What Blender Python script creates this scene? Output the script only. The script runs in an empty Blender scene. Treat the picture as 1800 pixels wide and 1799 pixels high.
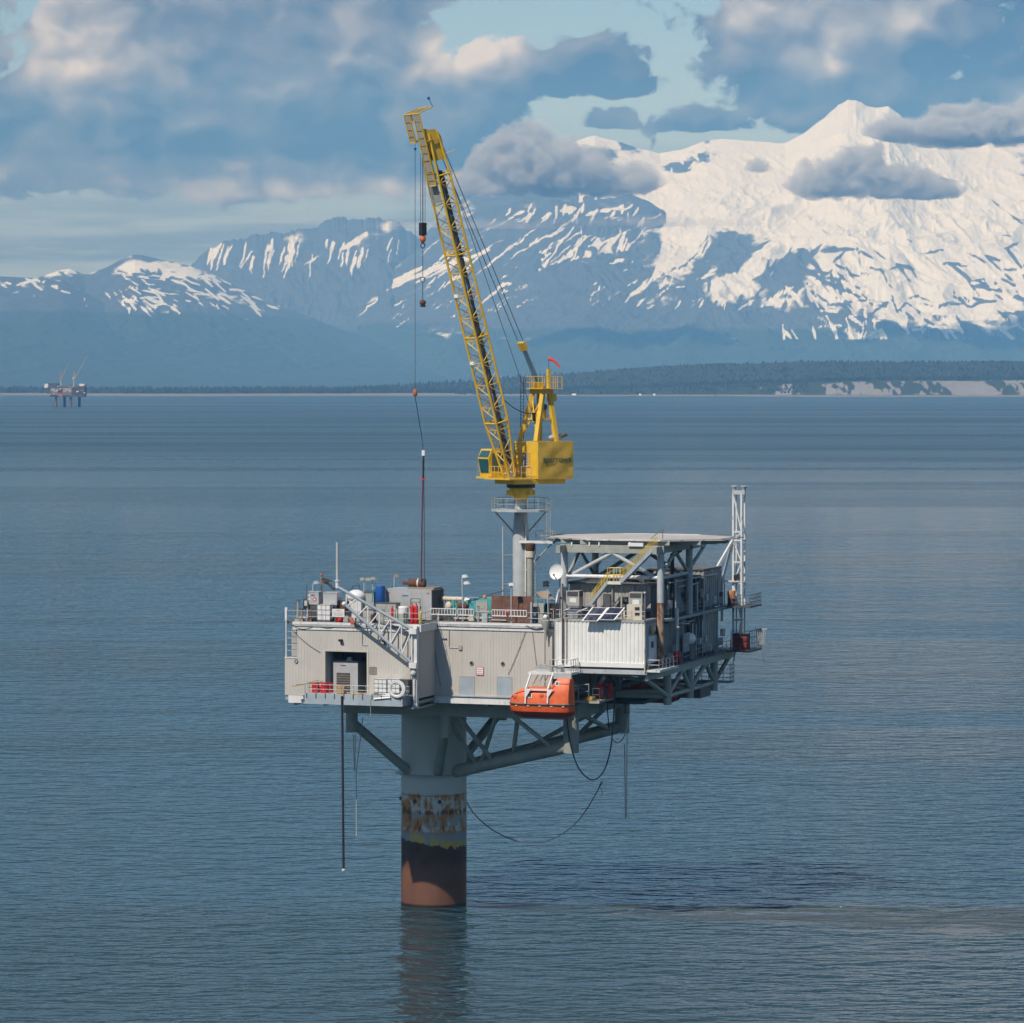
import bpy, bmesh, math, random
import numpy as np
from mathutils import Vector, Matrix

random.seed(7)
rng = np.random.default_rng(7)
scene = bpy.context.scene
COL = scene.collection
R = math.radians

# ------------------------------------------------------------------ camera
# a telephoto view from a helicopter about 480 m from the platform leg, level, lens shifted down
FPX = 6336.0                      # focal length in pixels of the 1800 px wide photograph
CAM = Vector((10.4, -480.0, 70.3))
cam_data = bpy.data.cameras.new('camera')
cam = bpy.data.objects.new('camera', cam_data)
COL.objects.link(cam)
cam.location = CAM
cam.rotation_euler = (R(90), 0, 0)
cam_data.sensor_width = 36.0
cam_data.lens = 36.0 * FPX / 1800.0
cam_data.shift_y = -(899.5 - 660.0) / 1800.0
cam_data.clip_start = 1.0
cam_data.clip_end = 150000.0
scene.camera = cam

# ------------------------------------------------------------------ sun and sky
SUN_EL = R(49.0)
SUN_LEFT = R(37.0)                # how far left of the camera's own direction the sun stands, behind the camera
sun_dir = Vector((-math.sin(SUN_LEFT) * math.cos(SUN_EL), -math.cos(SUN_LEFT) * math.cos(SUN_EL), math.sin(SUN_EL)))
sd = bpy.data.lights.new('sun', 'SUN')
sd.energy = 4.5
sd.angle = R(0.53)
sd.color = (1.0, 0.972, 0.935)
sun = bpy.data.objects.new('sun', sd)
COL.objects.link(sun)
sun.rotation_euler = (-sun_dir).to_track_quat('-Z', 'Y').to_euler()
sun.location = (0, 0, 200)

scene.view_settings.view_transform = 'Standard'
scene.view_settings.look = 'None'
scene.view_settings.exposure = 0.0
scene.view_settings.gamma = 1.0
scene.view_settings.use_curve_mapping = False
scene.render.engine = 'CYCLES'
scene.cycles.use_denoising = True
scene.cycles.use_adaptive_sampling = True
scene.cycles.adaptive_threshold = 0.03
scene.cycles.adaptive_min_samples = 16
scene.cycles.max_bounces = 4
scene.cycles.diffuse_bounces = 2
scene.cycles.glossy_bounces = 1
scene.cycles.transmission_bounces = 3
scene.cycles.volume_bounces = 0
scene.cycles.transparent_max_bounces = 6
scene.cycles.caustics_reflective = False
scene.cycles.caustics_refractive = False


class NT:
    """small helper for node trees"""
    def __init__(self, tree):
        self.t = tree
        tree.nodes.clear()

    def n(self, typ, **kw):
        nd = self.t.nodes.new(typ)
        for k, v in kw.items():
            setattr(nd, k, v)
        return nd

    def put(self, sock, v):
        if isinstance(v, bpy.types.NodeSocket):
            self.t.links.new(v, sock)
        else:
            if hasattr(sock, 'default_value'):
                dv = sock.default_value
                if hasattr(dv, '__len__') and not hasattr(v, '__len__'):
                    v = (v, v, v)
                if hasattr(dv, '__len__') and len(dv) == 4 and len(v) == 3:
                    v = (*v, 1.0)
                sock.default_value = v

    def m(self, op, a, b=0.0, c=0.0, clamp=False):
        nd = self.n('ShaderNodeMath', operation=op, use_clamp=clamp)
        self.put(nd.inputs[0], a)
        self.put(nd.inputs[1], b)
        if op in ('MULTIPLY_ADD', 'SMOOTH_MAX', 'SMOOTH_MIN', 'COMPARE'):
            self.put(nd.inputs[2], c)
        return nd.outputs[0]

    def ss(self, x, lo, hi, a=0.0, b=1.0, mode='SMOOTHSTEP'):
        nd = self.n('ShaderNodeMapRange', interpolation_type=mode)
        self.put(nd.inputs['Value'], x)
        for k, v in (('From Min', lo), ('From Max', hi), ('To Min', a), ('To Max', b)):
            self.put(nd.inputs[k], v)
        return nd.outputs[0]

    def mix(self, f, a, b, blend='MIX'):
        nd = self.n('ShaderNodeMix', data_type='RGBA', blend_type=blend)
        self.put(nd.inputs[0], f)
        self.put(nd.inputs[6], a)
        self.put(nd.inputs[7], b)
        return nd.outputs[2]

    def xyz(self, x, y, z):
        nd = self.n('ShaderNodeCombineXYZ')
        for i, v in enumerate((x, y, z)):
            self.put(nd.inputs[i], v)
        return nd.outputs[0]

    def sep(self, v):
        nd = self.n('ShaderNodeSeparateXYZ')
        self.put(nd.inputs[0], v)
        return nd.outputs

    def noise(self, vec, scale=1.0, detail=4.0, rough=0.55, dist=0.0, lac=2.0, dims='3D'):
        nd = self.n('ShaderNodeTexNoise', noise_dimensions=dims)
        self.put(nd.inputs['Vector'], vec)
        for k, v in (('Scale', scale), ('Detail', detail), ('Roughness', rough), ('Distortion', dist), ('Lacunarity', lac)):
            self.put(nd.inputs[k], v)
        return nd.outputs[0]

    def puffs(self, vec, scale, detail=3.0, rough=0.5):
        nd = self.n('ShaderNodeTexVoronoi', voronoi_dimensions='2D', feature='F1')
        self.put(nd.inputs['Vector'], vec)
        for k, v in (('Scale', scale), ('Detail', detail), ('Roughness', rough)):
            self.put(nd.inputs[k], v)
        return nd.outputs['Distance']

    def vmap(self, vec, scale=(1, 1, 1), loc=(0, 0, 0), rot=(0, 0, 0)):
        nd = self.n('ShaderNodeMapping')
        self.put(nd.inputs[0], vec)
        nd.inputs['Location'].default_value = loc
        nd.inputs['Rotation'].default_value = rot
        nd.inputs['Scale'].default_value = scale
        return nd.outputs[0]


world = bpy.data.worlds.new('World')
scene.world = world
world.use_nodes = True
w = NT(world.node_tree)
sky = w.n('ShaderNodeTexSky', sky_type='NISHITA')
sky.sun_disc = False
sky.sun_elevation = SUN_EL
sky.sun_rotation = math.atan2(sun_dir.x, sun_dir.y)
sky.altitude = 70.0
sky.air_density = 1.0
sky.dust_density = 0.1
sky.ozone_density = 6.0
SKY_STRENGTH = 0.097
gen = w.n('ShaderNodeTexCoord').outputs['Generated']
gx, gy, gz = w.sep(gen)
az = w.m('ARCTAN2', gx, gy)
el = w.m('ARCSINE', gz)
# cloud bank as it stands in the sky: (azimuth in mrad, base elevation in mrad, half width, height, weight)
CLOUDS = [
    (-92, 61.5, 85, 74, 1.1), (-40, 61, 48, 70, 1.1), (-165, 61, 60, 64, 1.0), (-10, 66, 24, 42, 0.9),
    (92, 80, 52, 66, 1.05), (150, 77, 50, 56, 0.95), (25, 79, 28, 18, 0.85),
    (27, 69.5, 12, 9, 0.72), (54, 68.5, 20, 10, 0.78), (73, 70, 8, 6, 0.5), (146, 63, 14, 20, 0.75),
    (-100, 51, 90, 6, 0.34), (-35, 50, 50, 6, 0.36), (-110, 44, 90, 6, 0.30), (-40, 43, 60, 5, 0.30), (20, 52, 40, 12, 0.45),
]
mr_x = w.m('MULTIPLY', az, 1000.0)
mr_y = w.m('MULTIPLY', el, 1000.0)
P0_ = w.xyz(mr_x, w.m('MULTIPLY', mr_y, 1.35), 0.0)
wn = w.n('ShaderNodeTexNoise', noise_dimensions='2D')
w.put(wn.inputs['Vector'], P0_)
wn.inputs['Scale'].default_value = 0.05
wn.inputs['Detail'].default_value = 3.0
wv = w.n('ShaderNodeVectorMath', operation='MULTIPLY_ADD')
w.put(wv.inputs[0], wn.outputs['Color'])
wv.inputs[1].default_value = (14.0, 14.0, 0.0)
w.put(wv.inputs[2], P0_)
P = wv.outputs[0]


def billows(vec, big):
    sm = w.noise(vec, 0.12, 6.0, 0.58, dims='2D')
    return w.m('ADD', w.m('MULTIPLY', w.m('SUBTRACT', 0.75, big), 0.75), w.m('MULTIPLY', sm, 0.42))


big0 = w.puffs(P, 0.032, 2.0, 0.5)
billow = billows(P, big0)
fine = w.noise(P, 0.22, 5.0, 0.60, dims='2D')
cov = None
belly = None
for (cx, cy, sx, sy, wt) in CLOUDS:
    dx = w.m('DIVIDE', w.m('SUBTRACT', mr_x, cx), sx)
    dyr = w.m('DIVIDE', w.m('SUBTRACT', mr_y, cy), sy)
    # flat base: distances below the base count much more
    dy = w.m('MULTIPLY', dyr, w.ss(dyr, -0.05, 0.05, 4.5, 1.0))
    d = w.m('SQRT', w.m('ADD', w.m('MULTIPLY', dx, dx), w.m('MULTIPLY', dy, dy)))
    f = w.m('MULTIPLY', w.ss(d, 0.15, 1.35, 1.0, 0.0), wt)
    fb = w.m('MULTIPLY', w.ss(f, 0.2, 0.5), w.ss(dyr, 0.02, 0.95, 0.0, 1.0))
    cov = f if cov is None else w.m('MAXIMUM', cov, f)
    belly = fb if belly is None else w.m('MAXIMUM', belly, fb)
nz = w.m('ADD', w.m('MULTIPLY', w.m('SUBTRACT', billow, 0.5), 1.0), w.m('MULTIPLY', w.m('SUBTRACT', fine, 0.5), 0.45))
dens_low = w.ss(w.m('ADD', w.m('MULTIPLY', cov, 1.15), nz), 0.13, 0.34)
# light on the tops: the billows compared with themselves a little towards the sun (up and left)
P2 = w.n('ShaderNodeVectorMath', operation='ADD')
w.put(P2.inputs[0], P)
P2.inputs[1].default_value = (-3.5, 6.0, 0.0)
relief = w.m('MULTIPLY', w.m('SUBTRACT', w.puffs(P2.outputs[0], 0.032, 2.0, 0.5), big0), 0.9)
# sunlit crowns and shaded hollows of the cloud mass (azimuth, elevation, half sizes, amount)
CROWNS = [(-133, 95, 24, 13, 0.50), (-112, 84, 20, 10, 0.30), (-80, 96, 30, 10, 0.22), (-42, 94, 10, 9, 0.35), (-10, 95, 16, 12, 0.60), (-24, 86, 12, 8, 0.25),
          (-68, 76, 26, 8, 0.16), (-125, 70, 20, 7, 0.12), (82, 97, 26, 11, 0.50), (84, 86, 8, 5, 0.32), (60, 82, 7, 5, 0.25), (118, 98, 14, 6, 0.25), (146, 74, 10, 8, 0.35), (-96, 53, 70, 6, 0.30), (-50, 49, 60, 5, 0.30)]
crown = None
for (cx, cy, sx, sy, am) in CROWNS:
    dx = w.m('DIVIDE', w.m('SUBTRACT', mr_x, cx), sx)
    dy = w.m('DIVIDE', w.m('SUBTRACT', mr_y, cy), sy)
    d = w.m('ADD', w.m('MULTIPLY', dx, dx), w.m('MULTIPLY', dy, dy))
    g = w.m('MULTIPLY', w.ss(d, 0.0, 2.4, 1.0, 0.0), am)
    crown = g if crown is None else w.m('ADD', crown, g)
lit = w.m('ADD', w.m('MULTIPLY', belly, 0.30), w.m('ADD', w.m('MULTIPLY', relief, 0.75), w.m('MULTIPLY', w.m('SUBTRACT', fine, 0.5), 0.22)))
lit = w.ss(w.m('ADD', lit, crown), -0.06, 1.02, 0, 1, 'LINEAR')
# overhead: the same broken cumulus, laid out on a flat cloud deck
ov = w.n('ShaderNodeVectorMath', operation='DIVIDE')
w.put(ov.inputs[0], gen)
zc = w.m('MAXIMUM', gz, 0.06)
w.put(ov.inputs[1], w.xyz(zc, zc, 1.0))
deck = w.noise(ov.outputs[0], 1.15, 4.0, 0.58, 0.3, dims='2D')
dens_hi = w.ss(deck, 0.55, 0.70)
lit_hi = w.ss(deck, 0.52, 0.78, 0.85, 0.35)
up = w.ss(el, 0.115, 0.20)
fwd = w.ss(w.m('ABSOLUTE', az), 0.19, 0.32)
sel = w.m('MAXIMUM', up, fwd)
dens = w.m('ADD', w.m('MULTIPLY', dens_low, w.m('SUBTRACT', 1.0, sel)), w.m('MULTIPLY', dens_hi, sel))
litm = w.m('ADD', w.m('MULTIPLY', lit, w.m('SUBTRACT', 1.0, sel)), w.m('MULTIPLY', lit_hi, sel))
K = 1.0 / SKY_STRENGTH
ramp = w.n('ShaderNodeValToRGB')
cr = ramp.color_ramp
cr.elements[0].position = 0.0
cr.elements[0].color = (0.015, 0.02, 0.03, 1)
cr.elements[1].position = 1.0
cr.elements[1].color = (0.76, 0.77, 0.80, 1)
e = cr.elements.new(0.38)
e.color = (0.150, 0.155, 0.170, 1)
e = cr.elements.new(0.68)
e.color = (0.37, 0.38, 0.40, 1)
w.put(ramp.inputs[0], litm)
ccol = w.n('ShaderNodeVectorMath', operation='SCALE')
w.put(ccol.inputs[0], ramp.outputs[0])
ccol.inputs['Scale'].default_value = K
# thin pale stratus low along the horizon, all the way round
wisp = w.noise(w.vmap(P0_, (0.012, 0.11, 1)), 1.0, 5.0, 0.6, dims='2D')
strat = w.m('MULTIPLY', w.ss(el, 0.085, 0.030), w.ss(wisp, 0.30, 0.62, 0.55, 0.98))
scol = w.n('ShaderNodeVectorMath', operation='SCALE')
scol.inputs[0].default_value = (0.135, 0.16, 0.20)
scol.inputs['Scale'].default_value = K
tint = w.mix(1.0, sky.outputs[0], (0.94, 0.955, 1.03), 'MULTIPLY')
base_sky = w.mix(strat, tint, scol.outputs[0])
# unseen overhead cumulus, coloured blue and bright for the water's reflection
hcol = w.n('ShaderNodeVectorMath', operation='SCALE')
w.put(hcol.inputs[0], w.mix(lit_hi, (0.25, 0.41, 0.54), (0.54, 0.71, 0.82)))
hcol.inputs['Scale'].default_value = K
allcol = w.mix(sel, ccol.outputs[0], hcol.outputs[0])
skymix = w.mix(w.m('MULTIPLY', dens, 0.96), base_sky, allcol)
bg = w.n('ShaderNodeBackground')
w.put(bg.inputs['Color'], skymix)
bg.inputs['Strength'].default_value = SKY_STRENGTH
wo = w.n('ShaderNodeOutputWorld')
w.put(wo.inputs['Surface'], bg.outputs[0])
world.cycles.sampling_method = 'MANUAL'
world.cycles.sample_map_resolution = 512


# ------------------------------------------------------------------ measuring: photograph pixel -> point on a known plane
TH = R(19.0)                       # the platform's front faces are turned 19 degrees to the left of the camera
cT, sT = math.cos(TH), math.sin(TH)


def ray(px, py):
    return Vector(((px - 900.0) / FPX, 1.0, (660.0 - py) / FPX))


def toP(p):                        # world -> platform axes (u along the front, v into depth, z up)
    return Vector((p.x * cT - p.y * sT, p.x * sT + p.y * cT, p.z))


def toW(p):                        # platform -> world
    return Vector((p[0] * cT + p[1] * sT, -p[0] * sT + p[1] * cT, p[2]))


def onV(px, py, v):                # point on the plane at depth v, in platform axes
    d, c = toP(ray(px, py)), toP(CAM)
    t = (v - c.y) / d.y
    return c + d * t


def onU(px, py, u):
    d, c = toP(ray(px, py)), toP(CAM)
    t = (u - c.x) / d.x
    return c + d * t


def onZ(px, py, z):
    d, c = toP(ray(px, py)), toP(CAM)
    t = (z - c.z) / d.z
    return c + d * t


def project(p):                    # world point -> photograph pixel
    k = FPX / (p.y - CAM.y)
    return 900 + (p.x - CAM.x) * k, 660 + (CAM.z - p.z) * k


# ------------------------------------------------------------------ materials
MATS = {}


def mat(name, col, rough=0.6, metal=0.0, var=0.12, scale=1.0, bump=0.0, rust=0.0, streak=0.0, spec=0.5, dirt=(0.10, 0.075, 0.05)):
    if name in MATS:
        return MATS[name]
    m_ = bpy.data.materials.new(name)
    m_.use_nodes = True
    t = NT(m_.node_tree)
    b = t.n('ShaderNodeBsdfPrincipled')
    o = t.n('ShaderNodeOutputMaterial')
    t.put(o.inputs[0], b.outputs[0])
    co = t.n('ShaderNodeTexCoord').outputs['Object']
    nz_ = t.noise(co, scale, 5.0, 0.6)
    lo = tuple(max(0, c * (1 - var)) for c in col)
    hi = tuple(min(1, c * (1 + var)) for c in col)
    c_ = t.mix(t.ss(nz_, 0.3, 0.7), lo, hi)
    if streak:
        sv = t.vmap(co, (3.0, 3.0, 0.18))
        s = t.ss(t.noise(sv, 1.3, 5.0, 0.65), 0.5, 0.78)
        c_ = t.mix(t.m('MULTIPLY', s, streak), c_, dirt)
    if rust:
        sv = t.vmap(co, (1.6, 1.6, 0.55))
        s = t.ss(t.noise(sv, 1.2, 7.0, 0.7, 0.4), 0.62 - 0.2 * rust, 0.70 - 0.15 * rust)
        c_ = t.mix(t.m('MULTIPLY', s, 0.85), c_, (0.13, 0.045, 0.018))
    t.put(b.inputs['Base Color'], c_)
    t.put(b.inputs['Roughness'], t.ss(nz_, 0.2, 0.8, max(0.02, rough - 0.1), min(1, rough + 0.1)))
    b.inputs['Metallic'].default_value = metal
    b.inputs['Specular IOR Level'].default_value = spec
    if bump:
        bp = t.n('ShaderNodeBump')
        bp.inputs['Strength'].default_value = 0.6
        bp.inputs['Distance'].default_value = bump
        t.put(bp.inputs['Height'], t.noise(co, scale * 6, 4.0, 0.6))
        t.put(b.inputs['Normal'], bp.outputs[0])
    MATS[name] = m_
    return m_


def obj_from(name, verts, faces, material=None, parent=None, smooth=False):
    me = bpy.data.meshes.new(name)
    me.from_pydata([tuple(v) for v in verts], [], [tuple(f) for f in faces])
    me.update()
    if smooth:
        me.polygons.foreach_set('use_smooth', [True] * len(me.polygons))
    o = bpy.data.objects.new(name, me)
    COL.objects.link(o)
    if material:
        me.materials.append(material)
    if parent:
        o.parent = parent
    return o


def grid_mesh(name, V, nr, nc, material, attrs=None, smooth=True):
    """V: (nr*nc,3) array, row-major"""
    me = bpy.data.meshes.new(name)
    nv = nr * nc
    idx = np.arange(nv).reshape(nr, nc)
    q = np.stack([idx[:-1, :-1], idx[:-1, 1:], idx[1:, 1:], idx[1:, :-1]], -1).reshape(-1, 4)
    me.vertices.add(nv)
    me.vertices.foreach_set('co', V.astype(np.float32).ravel())
    me.loops.add(q.size)
    me.loops.foreach_set('vertex_index', q.astype(np.int32).ravel())
    me.polygons.add(len(q))
    me.polygons.foreach_set('loop_start', (np.arange(len(q)) * 4).astype(np.int32))
    me.polygons.foreach_set('loop_total', np.full(len(q), 4, np.int32))
    me.polygons.foreach_set('use_smooth', np.full(len(q), smooth, bool))
    me.update(calc_edges=True)
    for k, a in (attrs or {}).items():
        at = me.attributes.new(k, 'FLOAT', 'POINT')
        at.data.foreach_set('value', a.astype(np.float32).ravel())
    o = bpy.data.objects.new(name, me)
    COL.objects.link(o)
    me.materials.append(material)
    return o


# numpy value noise
def vnoise(x, y, seed):
    r = np.random.default_rng(seed)
    T = r.random((256, 256)).astype(np.float64)
    xi, yi = np.floor(x).astype(int), np.floor(y).astype(int)
    fx, fy = x - xi, y - yi
    fx = fx * fx * fx * (fx * (fx * 6 - 15) + 10)
    fy = fy * fy * fy * (fy * (fy * 6 - 15) + 10)
    a, b = T[xi & 255, yi & 255], T[(xi + 1) & 255, yi & 255]
    c, d = T[xi & 255, (yi + 1) & 255], T[(xi + 1) & 255, (yi + 1) & 255]
    return (a * (1 - fx) + b * fx) * (1 - fy) + (c * (1 - fx) + d * fx) * fy


def fbm(x, y, seed, octv=6, gain=0.5, ridged=False):
    s, amp, tot = 0.0, 1.0, 0.0
    for k in range(octv):
        ca, sa = math.cos(0.6 * k), math.sin(0.6 * k)
        n_ = vnoise((x * ca - y * sa) * 2.03 ** k + 17.3 * k, (x * sa + y * ca) * 2.03 ** k - 9.1 * k, seed + k)
        if ridged:
            n_ = 1 - np.abs(2 * n_ - 1)
        s = s + amp * n_
        tot += amp
        amp *= gain
    return s / tot

# ------------------------------------------------------------------ water
def water_material():
    m_ = bpy.data.materials.new('sea_water')
    m_.use_nodes = True
    t = NT(m_.node_tree)
    b = t.n('ShaderNodeBsdfPrincipled')
    o = t.n('ShaderNodeOutputMaterial')
    t.put(o.inputs[0], b.outputs[0])
    co = t.n('ShaderNodeTexCoord').outputs['Object']
    x, y, z = t.sep(co)
    # tidal wake trailing to the right of the leg
    wob = t.m('MULTIPLY', t.m('SUBTRACT', t.noise(t.vmap(co, (0.045, 0.02, 1)), 1.0, 4.0, 0.6), 0.5), 12.0)
    yc = t.m('ADD', t.m('ADD', t.m('ADD', y, 1.5), t.m('MULTIPLY', x, 0.19)), wob)
    half = t.m('ADD', 2.0, t.m('MULTIPLY', t.m('MAXIMUM', x, 0.0), 0.16))
    inw = t.ss(t.m('DIVIDE', t.m('ABSOLUTE', yc), half), 0.35, 1.0, 1.0, 0.0)
    inw = t.m('MULTIPLY', inw, t.ss(x, 2.0, 9.0))
    curl = t.noise(t.vmap(co, (0.055, 0.16, 1), rot=(0, 0, R(8))), 1.0, 5.0, 0.62, 1.4)
    mud = t.m('MULTIPLY', inw, t.ss(curl, 0.48, 0.60))
    # silt-laden water
    big = t.noise(t.vmap(co, (0.004, 0.0016, 1)), 1.0, 4.0, 0.5)
    base = t.mix(t.ss(big, 0.3, 0.7), (0.019, 0.047, 0.058), (0.025, 0.055, 0.066))
    base = t.mix(t.m('MULTIPLY', mud, 0.55), base, (0.085, 0.080, 0.066))
    t.put(b.inputs['Base Color'], base)
    b.inputs['IOR'].default_value = 1.333
    # wind ruffles and slicks: long bands across the tide
    band = t.noise(t.vmap(co, (0.00035, 0.0042, 1), rot=(0, 0, R(2))), 1.0, 4.0, 0.6)
    calm = t.ss(band, 0.42, 0.60)
    far = t.ss(y, 200.0, 3500.0)
    t.put(b.inputs['Roughness'], t.m('ADD', t.ss(calm, 0, 1, 0.04, 0.10), t.m('ADD', t.m('MULTIPLY', far, 0.28), t.m('MULTIPLY', inw, 0.10))))
    # waves
    w1 = t.noise(t.vmap(co, (0.15, 0.29, 1), rot=(0, 0, R(7))), 1.0, 2.0, 0.5)
    w2 = t.noise(t.vmap(co, (0.38, 0.75, 1), rot=(0, 0, R(-11))), 1.0, 2.0, 0.5)
    w3 = t.noise(t.vmap(co, (0.03, 0.055, 1)), 1.0, 2.0, 0.5)
    h = t.m('ADD', t.m('MULTIPLY', w1, 1.9), t.m('MULTIPLY', w2, 0.85))
    h = t.m('ADD', h, t.m('MULTIPLY', w3, 2.2))
    h = t.m('MULTIPLY', h, t.m('SUBTRACT', 1.0, t.m('MULTIPLY', inw, t.ss(curl, 0.40, 0.58, -0.15, 0.75))))
    h = t.m('MULTIPLY', h, t.ss(calm, 0, 1, 0.8, 1.15))
    # ripples round the leg
    rr = t.m('SQRT', t.m('ADD', t.m('MULTIPLY', x, x), t.m('MULTIPLY', y, y)))
    rip = t.m('MULTIPLY', t.m('SINE', t.m('MULTIPLY', rr, 4.2)), t.ss(rr, 4.3, 8.5, 0.09, 0.0))
    h = t.m('ADD', h, rip)
    bp = t.n('ShaderNodeBump')
    bp.inputs['Strength'].default_value = 1.0
    bp.inputs['Distance'].default_value = 1.0
    t.put(bp.inputs['Height'], h)
    t.put(b.inputs['Normal'], bp.outputs[0])
    return m_


ys = [-4000, -900, -470, 0, 600, 2500, 12000, 40000]
vs, fs = [], []
for yy in ys:
    for xx in (-40000, -3000, 3000, 40000):
        vs.append((xx, yy, 0))
for i in range(len(ys) - 1):
    for j in range(3):
        a = i * 4 + j
        fs.append((a, a + 1, a + 5, a + 4))
sea = obj_from('sea', vs, fs, water_material())
sea['kind'] = 'structure'
sea['label'] = 'silty blue-grey tidal water stretching to the far shore'


# ------------------------------------------------------------------ mountains
def poly(px, pts):
    xs, ysv = zip(*pts)
    return np.interp(px, xs, ysv)


def mountain_material():
    m_ = bpy.data.materials.new('mountain_rock_snow')
    m_.use_nodes = True
    t = NT(m_.node_tree)
    b = t.n('ShaderNodeBsdfPrincipled')
    o = t.n('ShaderNodeOutputMaterial')
    t.put(o.inputs[0], b.outputs[0])
    co = t.n('ShaderNodeTexCoord').outputs['Object']
    at = t.n('ShaderNodeAttribute', attribute_name='snow').outputs['Fac']
    fo = t.n('ShaderNodeAttribute', attribute_name='forest').outputs['Fac']
    n1 = t.noise(t.vmap(co, (0.004, 0.0022, 0.004)), 1.0, 6.0, 0.65)
    n2 = t.noise(t.vmap(co, (0.012, 0.008, 0.012)), 1.0, 5.0, 0.6)
    s = t.ss(t.m('ADD', at, t.m('MULTIPLY', t.m('SUBTRACT', n1, 0.5), 0.7)), 0.34, 0.66)
    rock = t.mix(n2, (0.045, 0.050, 0.056), (0.085, 0.090, 0.096))
    wood = t.mix(n2, (0.018, 0.030, 0.020), (0.045, 0.060, 0.035))
    g = t.mix(t.ss(t.m('ADD', fo, t.m('MULTIPLY', t.m('SUBTRACT', n1, 0.5), 0.5)), 0.4, 0.6), rock, wood)
    snow = t.mix(n2, (0.56, 0.58, 0.59), (0.66, 0.675, 0.68))
    t.put(b.inputs['Base Color'], t.mix(s, g, snow))
    b.inputs['Roughness'].default_value = 0.9
    b.inputs['Specular IOR Level'].default_value = 0.1
    bp = t.n('ShaderNodeBump')
    bp.inputs['Strength'].default_value = 1.0
    bp.inputs['Distance'].default_value = 25.0
    t.put(bp.inputs['Height'], n1)
    t.put(b.inputs['Normal'], bp.outputs[0])
    return m_


MOUNT = mountain_material()


def streaks(n, box, ang, spread, ln, wd, wt, seed):
    """elongated snow (or, negative, rock) patches: start points in a box of the slope as seen, falling along an angle (degrees, 0 = right, 90 = down)"""
    r = np.random.default_rng(seed)
    out = []
    for _ in range(n):
        x, y = r.uniform(box[0], box[2]), r.uniform(box[1], box[3])
        a_ = math.radians(ang + r.normal(0, spread))
        L_ = r.uniform(*ln)
        out.append((x, y, x + math.cos(a_) * L_, y + math.sin(a_) * L_, r.uniform(*wd), wt * r.uniform(0.7, 1.2)))
    return out


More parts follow.
